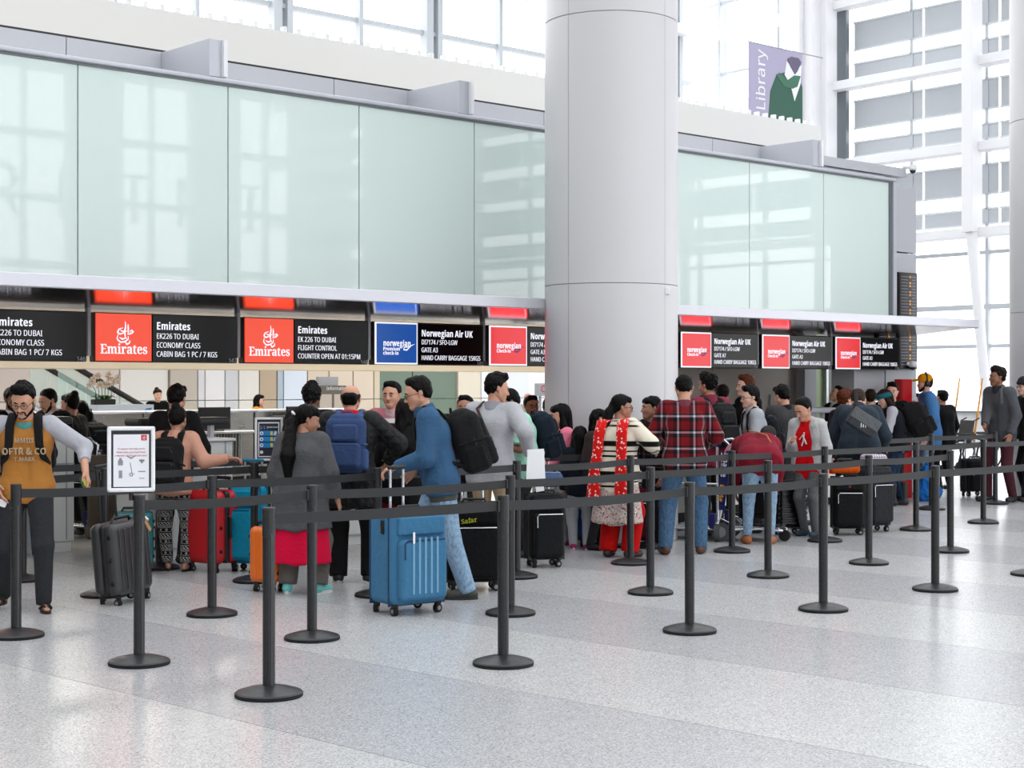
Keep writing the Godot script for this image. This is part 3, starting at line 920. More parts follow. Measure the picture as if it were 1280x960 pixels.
# ---------------------------------------------------------------- screens over the counters
func screens() -> void:
	var rows := [
		[145, 0, ["EK226 TO DUBAI", "ECONOMY CLASS", "CABIN BAG 1 PC/ 7 KGS"], "Emirates"],
		[146, 0, ["EK226 TO DUBAI", "ECONOMY CLASS", "CABIN BAG 1 PC/ 7 KGS"], "Emirates"],
		[147, 0, ["EK226 TO DUBAI", "ECONOMY CLASS", "CABIN BAG 1 PC / 7 KGS"], "Emirates"],
		[148, 0, ["EK 226 TO DUBAI", "FLIGHT CONTROL", "COUNTER OPEN AT 01:15PM"], "Emirates"],
		[149, 1, ["DI7174 / SFO-LGW", "GATE A3", "HAND CARRY BAGGAGE 15KGS"], "Norwegian Air UK"],
		[150, 2, ["DI7174 / SFO-LGW", "GATE A3", "HAND CARRY BAGGAGE 10KGS"], "Norwegian Air UK"],
		[151, 2, ["DI7174 / SFO-LGW", "GATE A3", "HAND CARRY BAGGAGE 10KGS"], "Norwegian Air UK"],
		[152, 2, ["DI7174 / SFO-LGW", "GATE A7", "HAND CARRY BAGGAGE 10KGS"], "Norwegian Air UK"],
		[153, 2, ["DI7174 / SFO-LGW", "GATE A3", "HAND CARRY BAGGAGE 10KGS"], "Norwegian Air UK"],
		[154, 2, ["DI7174 / SFO-LGW", "GATE A3", "HAND CARRY BAGGAGE 10KGS"], "Norwegian Air UK"]]
	var where := ["", "at the frame's edge, with airline flight text on black", "with red emblem square above the woman in peach", "with red emblem square above the woman in the cardigan", "with blue square above the man in the blue jacket", "with red square half hidden behind the middle column", "", "with red square just past the middle column", "with red square above the man in the dark coat", "with red square, last before the departure boards"]
	var dk := mat("screen black", Color(0.02, 0.022, 0.028), 0.12)
	dk.metallic_specular = 0.28
	var wt := glow("screen white", Color(0.95, 0.95, 1.0), 0.75)
	var red := glow("screen red", Color(1.0, 0.27, 0.11), 0.62)
	var red2 := glow("screen crimson", Color(0.95, 0.1, 0.15), 0.62)
	var blu := glow("screen blue", Color(0.08, 0.32, 0.66), 0.62)
	var sw := glow("screen swoosh", Color(0.3, 0.25, 0.55), 0.4)
	for k in rows.size():
		if k == 6 or k == 0:
			continue
		var q = rows[k]
		var x := 7.085 + (k - 2) * 1.615
		var z := -13.5
		var top := 2.31
		var o := thing("check_in_screen", "check-in screen numbered %d " % q[0] + where[k], "screen", Vector3(x, 1.86, z), 0.0, "screens over the counters")
		var wd := 1.52
		var lw := 0.575
		obj("housing", G.new().rbox(Vector3(wd / 2, 0.225, -0.06), Vector3(wd + 0.02, 0.46, 0.1), 0.01), mats.black, o)
		obj("bracket", G.new().span(Vector3(-0.06, 0.05, -0.1), Vector3(-0.03, 0.55, -0.04)).span(Vector3(-0.06, 0.53, -0.1), Vector3(0.3, 0.55, -0.06)), mats.grey, o)
		obj("text_screen", G.new().box(Vector3((lw + wd) / 2 + 0.005, 0.225, -0.005), Vector3(wd - lw - 0.02, 0.43, 0.012)), dk, o)
		if q[1] == 0:
			obj("logo_screen", G.new().box(Vector3(lw / 2, 0.225, -0.005), Vector3(lw, 0.44, 0.012)), red, o)
			txt("lettering", "Emirates", 0.125, wt, o, Transform3D(Basis(), Vector3(lw / 2, 0.115, 0.003)), "Droid Serif", true, 0.003, HORIZONTAL_ALIGNMENT_CENTER, 0.86)
			obj("emblem", emblem(Vector3(lw * 0.5, 0.26, 0.004), 0.1), wt, o)
		else:
			obj("logo_border_screen", G.new().box(Vector3(lw / 2, 0.225, -0.005), Vector3(lw, 0.45, 0.01)), wt, o)
			obj("logo_screen", G.new().box(Vector3(lw / 2, 0.225, 0.001), Vector3(lw - 0.035, 0.415, 0.008)), blu if q[1] == 1 else red2, o)
			txt("lettering", "norwegian", 0.088, wt, o, Transform3D(Basis(), Vector3(0.1, 0.225, 0.006)), "Droid Sans", true, 0.003, HORIZONTAL_ALIGNMENT_LEFT, 0.84)
			txt("lettering", "Premium" if q[1] == 1 else "Check-in", 0.052, wt, o, Transform3D(Basis(), Vector3(0.1, 0.165, 0.006)), "Droid Sans", true)
			if q[1] == 1:
				txt("lettering", "check-in", 0.052, wt, o, Transform3D(Basis(), Vector3(0.1, 0.12, 0.006)), "Droid Sans", true)
			obj("swoosh", G.new().tube([Vector3(0.5, 0.215, 0.006), Vector3(0.42, 0.155, 0.006), Vector3(0.38, 0.16, 0.006), Vector3(0.385, 0.185, 0.006), Vector3(0.45, 0.19, 0.006), Vector3(0.53, 0.22, 0.006)], [0.003, 0.009, 0.011, 0.007, 0.006, 0.002], 6, 0.3, Vector3(0, 0, 1)), wt if q[1] == 1 else sw, o)
		var tx := lw + 0.05
		txt("lettering", q[3], 0.098, wt, o, Transform3D(Basis(), Vector3(tx, 0.34, 0.004)), "Droid Sans", true, 0.003, HORIZONTAL_ALIGNMENT_LEFT, 0.88)
		for j in 3:
			txt("lettering", q[2][j], 0.072, wt, o, Transform3D(Basis(), Vector3(tx, 0.245 - j * 0.085, 0.004)), "Droid Sans", false, 0.003, HORIZONTAL_ALIGNMENT_LEFT, 0.86)
		txt("lettering", str(q[0]), 0.055, mat("screen number", Color(0.6, 0.6, 0.65), 0.4), o, Transform3D(Basis(), Vector3(wd - 0.1, 0.02, 0.004)), "Droid Sans")
		var l := AreaLight3D.new()
		l.name = "screen_light"
		l.position = Vector3(lw / 2, 0.225, 0.03)
		l.rotation.y = PI
		l.area_size = Vector2(lw, 0.43)
		l.light_color = [Color(1, 0.25, 0.15), Color(0.1, 0.35, 0.75), Color(1, 0.12, 0.18)][q[1]]
		l.light_energy = 0.08
		l.area_range = 60.0
		l.area_attenuation = 2.0
		l.shadow_enabled = true
		o.add_child(l, true)

func emblem(c: Vector3, s: float) -> G:       # flowing calligraphic drop
	var g := G.new()
	var strokes := [
		[Vector2(-0.15, 0.55), Vector2(-0.55, 0.4), Vector2(-0.7, 0.1), Vector2(-0.45, -0.05), Vector2(-0.1, 0.05), Vector2(0.05, 0.3)],
		[Vector2(0.1, 1.15), Vector2(0.15, 0.7), Vector2(0.05, 0.2), Vector2(0.1, -0.3), Vector2(0.3, -0.5)],
		[Vector2(0.4, 0.9), Vector2(0.42, 0.4), Vector2(0.4, 0.0)],
		[Vector2(-0.65, -0.1), Vector2(-0.75, -0.5), Vector2(-0.4, -0.8), Vector2(0.05, -0.75), Vector2(0.45, -0.5), Vector2(0.4, -0.2)],
		[Vector2(0.3, -0.05), Vector2(0.65, 0.0), Vector2(0.95, 0.2), Vector2(0.75, 0.35), Vector2(0.55, 0.15)],
		[Vector2(-0.4, 0.3), Vector2(-0.1, 0.2), Vector2(0.3, 0.25)],
		[Vector2(-0.5, -0.35), Vector2(-0.2, -0.5), Vector2(0.2, -0.4)],
		[Vector2(0.1, -0.7), Vector2(0.25, -1.0), Vector2(0.55, -0.85), Vector2(0.6, -0.6)]]
	for st in strokes:
		var cv := Curve2D.new()
		for j in st.size():
			var tn: Vector2 = (st[mini(j + 1, st.size() - 1)] - st[maxi(j - 1, 0)]) * 0.18
			cv.add_point(st[j], -tn, tn)
		var pts := []
		var rr := []
		for j in 13:
			var p := cv.sample_baked(cv.get_baked_length() * j / 12.0)
			pts.append(c + Vector3(p.x, p.y, 0) * s)
			rr.append(s * (0.035 + 0.055 * sin(PI * j / 12.0)))
		g.tube(pts, rr, 6, 0.25, Vector3(0, 0, 1))
	return g

# ---------------------------------------------------------------- belt posts
func stanchions() -> void:
	var root := Node3D.new()
	root.name = "belt_post"
	add_child(root, true)
	obj("base", [G.new().lathe([Vector2(0.178, 0.0), Vector2(0.18, 0.004), Vector2(0.18, 0.02)], Vector3.ZERO, 40), mats.rubber, G.new().lathe([Vector2(0.18, 0.02), Vector2(0.172, 0.027), Vector2(0.12, 0.043), Vector2(0.06, 0.056), Vector2(0.033, 0.06)], Vector3.ZERO, 40), mats.postbase], null, root)
	obj("pole", G.new().lathe([Vector2(0.0326, 0.05), Vector2(0.0326, 0.84), Vector2(0.035, 0.845), Vector2(0.035, 0.985)], Vector3.ZERO, 24), mats.post, root)
	obj("cap", G.new().lathe([Vector2(0.035, 0.985), Vector2(0.036, 0.99), Vector2(0.034, 0.997), Vector2(0.0, 1.0)], Vector3.ZERO, 24), mats.postbase, root)
	obj("groove_strip", G.new().box(Vector3(0.0, 0.46, 0.0335), Vector3(0.012, 0.8, 0.003)).box(Vector3(0.0335, 0.46, 0), Vector3(0.003, 0.8, 0.012)), mat("groove", Color(0.2, 0.2, 0.21), 0.3), root)
	var rows := [
		["front row of posts", [[336, 870], [629, 831], [862, 790], [1029, 763], [1169, 738], [1290, 719]], null],
		["second row of posts", [[174, 830], [390, 799], [638, 768], [813, 742], [960, 721], [1086, 705], [1188, 690]], [-90, 864]],
		["third row of posts", [[20, 796], [265, 769], [472, 745], [646, 722], [788, 705], [915, 690], [1031, 677], [1145, 663], [1229, 654]], [-190, 832]],
		["fourth row of posts", [[-130, 775], [130, 745], [318, 727], [498, 709], [653, 695], [791, 684], [885, 668], [1000, 655], [1092, 646], [1164, 637], [1244, 630]], null],
		["back row by the counters", [[28, 726], [199, 711], [352, 697]], null]]
	var ords := ["first", "second", "third", "fourth", "fifth", "sixth", "seventh", "eighth", "ninth", "tenth", "eleventh"]
	var first := true
	var belt := mat("belt", Color(0.115, 0.12, 0.13), 0.6)
	belt.uv1_triplanar = true
	belt.uv1_scale = Vector3(20, 20, 20)
	belt.normal_enabled = true
	belt.normal_texture = mats.grain
	belt.normal_scale = 0.3
	for r in rows.size():
		var ps := []
		for q in rows[r][1]:
			ps.append(gp(q[0], q[1]))
		for k in ps.size():
			var o: Node3D = root
			if first:
				first = false
			else:
				o = proto.post.duplicate()
				o.name = numbered("belt_post", self)
				add_child(o, true)
			proto.post = root if not proto.has("post") else proto.post
			o.position = ps[k]
			var nx: Vector3 = ps[k + 1] if k + 1 < ps.size() else ps[k] + Vector3(1.5, 0, -0.03)
			o.rotation.y = atan2(-(nx.z - ps[k].z), nx.x - ps[k].x)
			var lb := "black belt barrier post, %s from the left in the %s" % [ords[k], rows[r][0]]
			if r == 1 and k == 0:
				lb = "black belt barrier post carrying the framed notice, leftmost in the second row"
			tag(o, lb, "barrier post", rows[r][0])
	for r in rows.size():      # the belts, each a part of the post that it is drawn out of
		for k in rows[r][1].size():
			var a := gp(rows[r][1][k][0], rows[r][1][k][1])
			var b: Vector3
			if k + 1 < rows[r][1].size():
				b = gp(rows[r][1][k + 1][0], rows[r][1][k + 1][1])
			else:
				b = a + Vector3(1.55, 0, -0.02)
			if (r == 1 and k == 6) or (r == 4 and k == 2) or (r == 3 and (k == 10 or k == 5)):
				continue
			var host: Node3D
			for c in get_children():
				if c.name.begins_with("belt_post") and c.position.distance_to(a) < 0.01:
					host = c
			var d := (b - a).normalized()
			var sag: float = 0.005 + 0.004 * ((k * 7 + r * 3) % 4)
			var pts := []
			for j in 9:
				var t := j / 8.0
				var p := a.lerp(b, t) + Vector3(0, 0.935 - sag * 4.0 * t * (1 - t), 0)
				if j == 0:
					p += d * 0.034
				if j == 8:
					p -= d * 0.034
				pts.append(host.transform.affine_inverse() * p)
			obj("belt", G.new().ribbon(pts, 0.058, 0.0022), belt, host)
			obj("belt_clip", G.new().rbox(pts[8] + Vector3(0, 0, 0), Vector3(0.024, 0.066, 0.026), 0.005), mats.postbase, host)
	# framed notices on top of two posts
	frame_sign(gp(174, 830), at(164, 574, gz(830) - 0.02), 0.275, 0.385, 12.0, "white framed airline baggage notice on the leftmost post of the second row", 0)
	frame_sign(gp(345, 697), at(336, 549, 15.0), 0.265, 0.41, 4.0, "white framed notice of blue liquid rules left of the woman in the grey cardigan", 1)

func frame_sign(base: Vector3, c: Vector3, w: float, h: float, yaw: float, label: String, kind: int) -> void:
	var o := thing("framed_notice", label, "sign", c, turn(yaw))
	obj("frame", G.new().rbox(Vector3(0, h / 2 - 0.012, 0), Vector3(w, 0.024, 0.03), 0.01).rbox(Vector3(0, -h / 2 + 0.012, 0), Vector3(w, 0.024, 0.03), 0.01).rbox(Vector3(-w / 2 + 0.012, 0, 0), Vector3(0.024, h, 0.03), 0.01).rbox(Vector3(w / 2 - 0.012, 0, 0), Vector3(0.024, h, 0.03), 0.01), mats.white, o)
	obj("backing", G.new().box(Vector3(0, 0, -0.004), Vector3(w - 0.02, h - 0.02, 0.012)), mat("notice navy", Color(0.1, 0.1, 0.15), 0.4), o)
	obj("stem", G.new().cyl(Vector3(0, -h / 2 - 0.05, -0.01), Vector3(0, -h / 2 + 0.01, -0.01), 0.014, 10), mats.black, o)
	var pw := w * 0.74
	var ph := h * 0.8
	if kind == 0:
		obj("paper", G.new().box(Vector3(0, -0.008, 0.004), Vector3(pw, ph, 0.004)), mat("paper", Color(0.9, 0.9, 0.92), 0.5), o)
		obj("emblem", G.new().box(Vector3(pw * 0.36, ph * 0.41, 0.007), Vector3(0.032, 0.032, 0.003)), mat("notice red", Color(0.78, 0.1, 0.14), 0.5), o)
		obj("emblem_mark", emblem(Vector3(pw * 0.36, ph * 0.41, 0.009), 0.012), mats.white, o)
		var rm := mat("notice pink", Color(0.75, 0.35, 0.42), 0.6)
		var lines := ["In airports can help you in", "these cases, your best friend", "a member of the Emirates team."]
		for j in 3:
			txt("lettering", lines[j], 0.0145, rm, o, Transform3D(Basis(), Vector3(0, ph * 0.2 - j * 0.02, 0.007)), "Droid Sans", false, 0.001, HORIZONTAL_ALIGNMENT_CENTER, 0.9)
		var gm := mat("pictogram", Color(0.55, 0.56, 0.58), 0.6)
		var g := G.new()
		for q in [[-0.3, 0.0, 0.028, 0.03], [-0.3, 0.06, 0.014, 0.02], [0.3, 0.04, 0.03, 0.012], [0.3, 0.02, 0.012, 0.02], [-0.3, -0.22, 0.02, 0.045], [0.3, -0.17, 0.04, 0.006], [0.3, -0.3, 0.03, 0.004]]:
			obj("pictogram", G.new().box(Vector3(q[0] * pw, q[1] * ph - 0.02, 0.007), Vector3(q[2], q[3], 0.002)), gm, o)
		g.tube([Vector3(-0.025, 0.02, 0.007), Vector3(0, 0.006, 0.007), Vector3(0.025, 0.02, 0.007)], [0.002, 0.006, 0.002], 6, 0.3, Vector3(0, 0, 1))
		g.tube([Vector3(-0.006, -0.02, 0.007), Vector3(0.006, -0.085, 0.007), Vector3(0.02, -0.085, 0.007)], 0.0022, 6, 0.5, Vector3(0, 0, 1))
		g.lathe([Vector2(0.006, 0), Vector2(0.011, 0), Vector2(0.011, 0.002), Vector2(0.006, 0.002)], Vector3(0.0, -0.09, 0.006), 12, Basis(Vector3(1, 0, 0), Vector3(0, 0, 1), Vector3(0, -1, 0)))
		obj("pictogram", g, gm, o)
	else:
		obj("paper", G.new().box(Vector3(0, -0.004, 0.004), Vector3(pw, ph, 0.004)), mats.white, o)
		obj("print_ground", G.new().box(Vector3(0, -0.004, 0.007), Vector3(pw * 0.9, ph * 0.93, 0.002)), mat("print navy", Color(0.07, 0.09, 0.16), 0.5), o)
		txt("lettering", "3-1-1", 0.045, mat("print grey blue", Color(0.45, 0.55, 0.7), 0.5), o, Transform3D(Basis(), Vector3(-0.082, ph * 0.33, 0.009)), "Droid Sans", true, 0.001, HORIZONTAL_ALIGNMENT_LEFT, 0.75)
		txt("lettering", "on the Travel", 0.02, mats.white, o, Transform3D(Basis(), Vector3(-0.012, ph * 0.345, 0.009)), "Droid Sans", true, 0.001, HORIZONTAL_ALIGNMENT_LEFT, 0.75)
		for j in 3:
			var y := ph * (0.17 - j * 0.17)
			obj("print_row", G.new().box(Vector3(0, y, 0.009), Vector3(pw * 0.84, 0.046, 0.002)), mat("print blue", Color(0.05, 0.5, 0.75), 0.5), o)
			obj("print_mark", G.new().lathe([Vector2(0.009, 0), Vector2(0.017, 0), Vector2(0.017, 0.002), Vector2(0.009, 0.002)], Vector3(-pw * 0.34, y, 0.01), 16, Basis(Vector3(1, 0, 0), Vector3(0, 0, 1), Vector3(0, -1, 0))), mats.white, o)
			obj("print_square", G.new().box(Vector3(pw * 0.14, y, 0.011), Vector3(0.022, 0.036, 0.002)), mat("print yellow", Color(0.85, 0.8, 0.25), 0.5), o)
			obj("print_bar", G.new().box(Vector3(pw * 0.31, y, 0.011), Vector3(0.02, 0.038, 0.002), Basis(Vector3(0, 0, 1), -0.3)), mats.white, o)
		obj("print_mark", G.new().lathe([Vector2(0, 0), Vector2(0.016, 0), Vector2(0.016, 0.002), Vector2(0, 0.002)], Vector3(-pw * 0.34, -ph * 0.37, 0.008), 16, Basis(Vector3(1, 0, 0), Vector3(0, 0, 1), Vector3(0, -1, 0))), mats.white, o)
	if kind == 1:
		obj("pole", G.new().cyl(Vector3(0, -h / 2, -0.012), Vector3(0, -c.y + 0.03, -0.012), 0.016, 10), mats.black, o)
		obj("foot", G.new().lathe([Vector2(0.16, -c.y), Vector2(0.16, -c.y + 0.015), Vector2(0.05, -c.y + 0.035), Vector2(0, -c.y + 0.035)], Vector3(0, 0, -0.012), 24), mats.postbase, o)

# ---------------------------------------------------------------- suitcases, trolleys, bags
func caster(o: Node3D, p: Vector3, r: float, m: Material, dir := 0.0) -> void:
	var ax := Vector3(cos(dir), 0, -sin(dir))
	var fw := Vector3(sin(dir), 0, cos(dir))
	var c := p + Vector3(0, r, 0) - fw * r * 0.3
	obj("wheel", [G.new().cyl(c - ax * 0.016, c + ax * 0.016, r, 16), mats.rubber, G.new().cyl(c - ax * 0.019, c + ax * 0.019, r * 0.5, 12), mat("hub", Color(0.5, 0.5, 0.52), 0.4)], null, o)
	obj("fork", G.new().tube([p + Vector3(0, r * 2.9, 0), p + Vector3(0, r * 2.3, 0), c + ax * 0.022 + Vector3(0, r * 0.4, 0)], [r * 0.9, r * 0.8, r * 0.35], 8), m, o)

func suitcase(label: String, where: Vector3, yaw: float, w: float, h: float, dp: float, soft: bool, c: Color, opt := {}) -> Node3D:
	var o := thing("suitcase", label, "suitcase", where, turn(yaw), opt.get("group", ""))
	if opt.has("lean"):
		o.rotate_object_local(Vector3(1, 0, 0), opt.lean)
	if opt.has("roll"):
		o.rotate_object_local(Vector3(0, 0, 1), opt.roll)
	var m := cloth(c, null, Vector3(6, 6, 6), 0.85) if soft else mat("shell " + c.to_html(), c, opt.get("gloss", 0.35))
	var tr: Material = opt.get("trim", mats.black)
	var y0: float = 0.075
	var hh := h - y0
	var cy := y0 + hh / 2
	if soft:
		obj("body", G.new().rbox(Vector3(0, cy, 0), Vector3(w, hh, dp), 0.055, Basis(), 4), m, o)
		obj("piping", G.new().rbox(Vector3(0, cy, dp / 2 - 0.055), Vector3(w + 0.012, hh + 0.012, 0.014), 0.006).rbox(Vector3(0, cy, -dp / 2 + 0.055), Vector3(w + 0.012, hh + 0.012, 0.014), 0.006), opt.get("piping", tr), o)
		var pk := obj("front_pocket", G.new().rbox(Vector3(0, cy - hh * 0.12, dp / 2 + 0.02), Vector3(w * 0.84, hh * 0.66, 0.09), 0.04, Basis(), 4), m, o)
		obj("zip", G.new().tube([Vector3(-w * 0.36, cy + hh * 0.0, dp / 2 + 0.067), Vector3(-w * 0.36, cy + hh * 0.17, dp / 2 + 0.064), Vector3(-w * 0.3, cy + hh * 0.2, dp / 2 + 0.06), Vector3(w * 0.36, cy + hh * 0.2, dp / 2 + 0.06)], 0.006, 6), opt.get("zipm", mats.chrome), pk)
		obj("top_pocket", G.new().rbox(Vector3(0, cy + hh * 0.35, dp / 2 + 0.008), Vector3(w * 0.84, hh * 0.2, 0.04), 0.018), m, o)
	else:
		for s in [-1, 1]:
			obj("shell_half", G.new().rbox(Vector3(0, cy, s * (dp * 0.25 + 0.002)), Vector3(w, hh, dp * 0.5 - 0.012), minf(0.07, dp * 0.22), Basis(), 5), m, o)
		obj("zip_band", G.new().rbox(Vector3(0, cy, 0), Vector3(w - 0.012, hh - 0.012, 0.06), 0.03, Basis(), 4), tr, o)
		var n: int = opt.get("ribs", 5)
		var flat: bool = opt.get("across", false)
		for s in [-1, 1]:
			var g := G.new()
			for j in n:
				var t := (j + 0.5) / n - 0.5
				if flat:
					g.rbox(Vector3(0, cy + t * hh * 0.86, s * (dp * 0.5 - 0.003)), Vector3(w * 0.88, hh * 0.5 / n, 0.022), 0.009)
				else:
					g.rbox(Vector3(t * w * 0.8, cy, s * (dp * 0.5 - 0.003)), Vector3(w * 0.36 / n, hh * 0.84, 0.018), 0.008)
			if flat:
				for j in n:
					var t := (j + 0.5) / n - 0.5
					for e in [-1, 1]:
						g.rbox(Vector3(e * (w * 0.5 - 0.003), cy + t * hh * 0.86, s * dp * 0.25), Vector3(0.02, hh * 0.5 / n, dp * 0.3), 0.008)
			obj("ribs", g, m, o)
		for s in [-1, 1]:
			for e in [0.18, 0.5, 0.82]:
				obj("stud", G.new().ell(Vector3(s * w * 0.5, y0 + hh * e, dp * 0.3), Vector3(0.012, 0.017, 0.017)), mats.rubber, o)
	for sx in [-1, 1]:
		for sz in [-1, 1]:
			caster(o, Vector3(sx * (w / 2 - 0.05), 0, sz * (dp / 2 - 0.05)), opt.get("wheel", 0.027), opt.get("wheelm", tr), 0.5 + sx * 0.9 + sz * 0.4)
	obj("carry_handle", G.new().tube([Vector3(-0.1, h - 0.005, 0.02), Vector3(-0.085, h + 0.028, 0.02), Vector3(0.085, h + 0.028, 0.02), Vector3(0.1, h - 0.005, 0.02)], 0.012, 8), tr, o)
	obj("side_handle", G.new().tube([Vector3(w / 2 - 0.004, cy + 0.1, 0), Vector3(w / 2 + 0.022, cy + 0.08, 0), Vector3(w / 2 + 0.022, cy - 0.08, 0), Vector3(w / 2 - 0.004, cy - 0.1, 0)], 0.011, 8), tr, o)
	if opt.has("handle"):
		var up: float = opt.handle
		var hw: float = opt.get("hw", 0.085)
		var bz := -dp / 2 + 0.035
		var t := obj("telescopic_handle", G.new().cyl(Vector3(-hw, h - 0.02, bz), Vector3(-hw, h + up, bz), 0.011, 10).cyl(Vector3(hw, h - 0.02, bz), Vector3(hw, h + up, bz), 0.011, 10), opt.get("tubem", mats.chrome), o)
		obj("grip", G.new().rbox(Vector3(0, h + up, bz), Vector3(hw * 2 + 0.04, 0.03, 0.032), 0.013), opt.get("gripm", mats.black), t)
	return o

func luggage() -> void:
	var navy := Color(0.03, 0.07, 0.2)
	var o := suitcase("dark grey ribbed hard-shell suitcase with paper tag, tilted beside the leftmost notice post", gp(157, 753), 62.0, 0.42, 0.62, 0.26, false, Color(0.2, 0.2, 0.205), {"ribs": 6, "handle": 0.42, "tubem": mats.black, "roll": 0.07, "lean": -0.05})
	obj("luggage_tag", G.new().box(Vector3(0.17, 0.56, 0.13), Vector3(0.03, 0.1, 0.004), Basis(Vector3(0, 0, 1), 0.6)), mat("tag tan", Color(0.72, 0.55, 0.36), 0.7), o)
	obj("tag_loop", G.new().tube([Vector3(0.1, 0.64, 0.06), Vector3(0.15, 0.63, 0.12), Vector3(0.18, 0.6, 0.13)], 0.012, 6), mats.chrome, o)
	suitcase("teal hard-shell suitcase standing behind the dark grey tilted one", gp(167, 718), 12.0, 0.34, 0.55, 0.24, false, Color(0.1, 0.36, 0.38), {"ribs": 4, "wheel": 0.03})
	suitcase("bright red suitcase with side studs beside the woman in patterned trousers", gp(266, 714), -38.0, 0.42, 0.72, 0.3, false, Color(0.7, 0.05, 0.1), {"ribs": 0, "gloss": 0.45, "handle": 0.1, "tubem": mats.black})
	suitcase("tall plain turquoise suitcase between the red and the orange ones", gp(311, 713), -20.0, 0.3, 0.75, 0.24, true, Color(0.05, 0.5, 0.62), {"handle": 0.22, "tubem": mats.chrome, "gripm": mat("grip teal", Color(0.05, 0.45, 0.6), 0.5), "trim": mat("trim teal", Color(0.0, 0.36, 0.5), 0.5), "zipm": mat("trim teal", Color(0.0, 0.36, 0.5), 0.5), "wheelm": mat("trim teal", Color(0.0, 0.36, 0.5), 0.5)})
	suitcase("orange hard-shell suitcase with black studs behind the nearest post", gp(336, 739), -24.0, 0.26, 0.52, 0.22, false, Color(0.86, 0.42, 0.12), {"ribs": 3})
	# the large blue one in front
	o = suitcase("large blue soft suitcase with raised silver handle held by the man in the blue jacket", gp(509, 765), 36.0, 0.47, 0.74, 0.36, true, Color(0.24, 0.44, 0.58), {"handle": 0.3, "hw": 0.055, "wheel": 0.033, "piping": mat("piping blue", Color(0.03, 0.18, 0.32), 0.6), "zipm": mat("piping blue", Color(0.03, 0.18, 0.32), 0.6)})
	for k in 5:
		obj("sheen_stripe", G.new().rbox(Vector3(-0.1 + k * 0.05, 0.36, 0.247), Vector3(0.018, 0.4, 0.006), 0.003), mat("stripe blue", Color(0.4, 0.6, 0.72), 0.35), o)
	obj("lock", G.new().rbox(Vector3(-0.24, 0.63, 0.05), Vector3(0.012, 0.1, 0.04), 0.005), mats.black, o)
	obj("brand_plate", G.new().rbox(Vector3(-0.1, 0.56, 0.25), Vector3(0.018, 0.08, 0.006), 0.003), mats.white, o)
	o = suitcase("large plain black soft suitcase with small yellow script behind the man in the blue jacket", gp(592, 737), 8.0, 0.45, 0.7, 0.28, true, Color(0.05, 0.05, 0.054), {"handle": 0.12, "wheel": 0.033})
	txt("script", "Safar", 0.05, mat("yellow thread", Color(0.75, 0.75, 0.1), 0.6), o, Transform3D(Basis(Vector3(0, 0, 1), 0.15), Vector3(-0.12, 0.56, 0.19)), "Droid Serif", false)
	o = suitcase("black soft suitcase with chrome zip below the blue denim duffel bag", gp(680, 708), 16.0, 0.33, 0.66, 0.26, true, Color(0.085, 0.09, 0.1), {"handle": 0.3, "wheel": 0.03, "hw": 0.07, "wheelm": mats.black})
	obj("badge", G.new().rbox(Vector3(0.06, 0.42, 0.18), Vector3(0.055, 0.075, 0.006), 0.003), mat("badge", Color(0.28, 0.29, 0.3), 0.4), o)
	obj("luggage_tag", G.new().rbox(Vector3(-0.07, 0.71, 0.1), Vector3(0.08, 0.05, 0.006), 0.003, Basis(Vector3(0, 0, 1), 0.15)), mats.white, o)
	var bag := thing("duffel_bag", "blue denim duffel bag resting on the black suitcase with the silver handle", "bag", gp(680, 708) + Vector3(0.02, 0.715, -0.02), turn(10))
	obj("body", G.new().nets([[Vector3(-0.1, 0.075, 0), Vector3(0.1, 0.075, 0), 0.075, 0.075, 0.02, 0]], 0.012), cloth(Color(0.27, 0.36, 0.5)), bag)
	obj("zip", G.new().tube([Vector3(-0.14, 0.135, 0.05), Vector3(0.14, 0.135, 0.05)], 0.004, 6), mats.grey, bag)
	obj("strap", G.new().tube([Vector3(-0.1, 0.14, 0.03), Vector3(-0.05, 0.17, 0.04), Vector3(0.05, 0.17, 0.04), Vector3(0.1, 0.14, 0.03)], 0.009, 6), cloth(Color(0.08, 0.13, 0.25)), bag)
	suitcase("black and bright blue suitcase half hidden behind the child in grey trousers", gp(746, 683.5), 30.0, 0.36, 0.5, 0.24, true, Color(0.02, 0.2, 0.42), {})
	suitcase("maroon suitcase between the woman in the red scarf and the man in plaid", gp(810, 684), -10.0, 0.36, 0.62, 0.26, true, Color(0.28, 0.07, 0.11), {})
	suitcase("glossy black suitcase with horizontal ribs in front of the boy in the red shirt", gp(986, 668), 18.0, 0.34, 0.56, 0.25, false, Color(0.07, 0.07, 0.075), {"ribs": 8, "across": true, "gloss": 0.22, "wheel": 0.03})
	o = suitcase("black soft suitcase with small red badge right of the boy", gp(1060, 668), -4.0, 0.36, 0.63, 0.25, true, Color(0.08, 0.083, 0.09), {"wheel": 0.03})
	obj("badge", G.new().rbox(Vector3(0.0, 0.535, 0.15), Vector3(0.03, 0.03, 0.006), 0.006), mat("badge red", Color(0.6, 0.12, 0.1), 0.4), o)
	obj("luggage_tag", G.new().rbox(Vector3(-0.1, 0.62, 0.06), Vector3(0.09, 0.03, 0.005), 0.002, Basis(Vector3(0, 0, 1), 0.5)), mats.white, o)
	suitcase("taller dark grey suitcase behind the one with the red badge", gp(1092, 664), 24.0, 0.34, 0.72, 0.26, true, Color(0.15, 0.155, 0.165), {"wheel": 0.03})
	bag = thing("carry_bag", "orange carry bag with black handle lying on the black suitcases", "bag", gp(1058, 668) + Vector3(0.0, 0.665, -0.05), turn(8))
	obj("body", G.new().rbox(Vector3(0, 0.055, 0), Vector3(0.36, 0.11, 0.2), 0.05), cloth(Color(0.75, 0.3, 0.06)), bag)
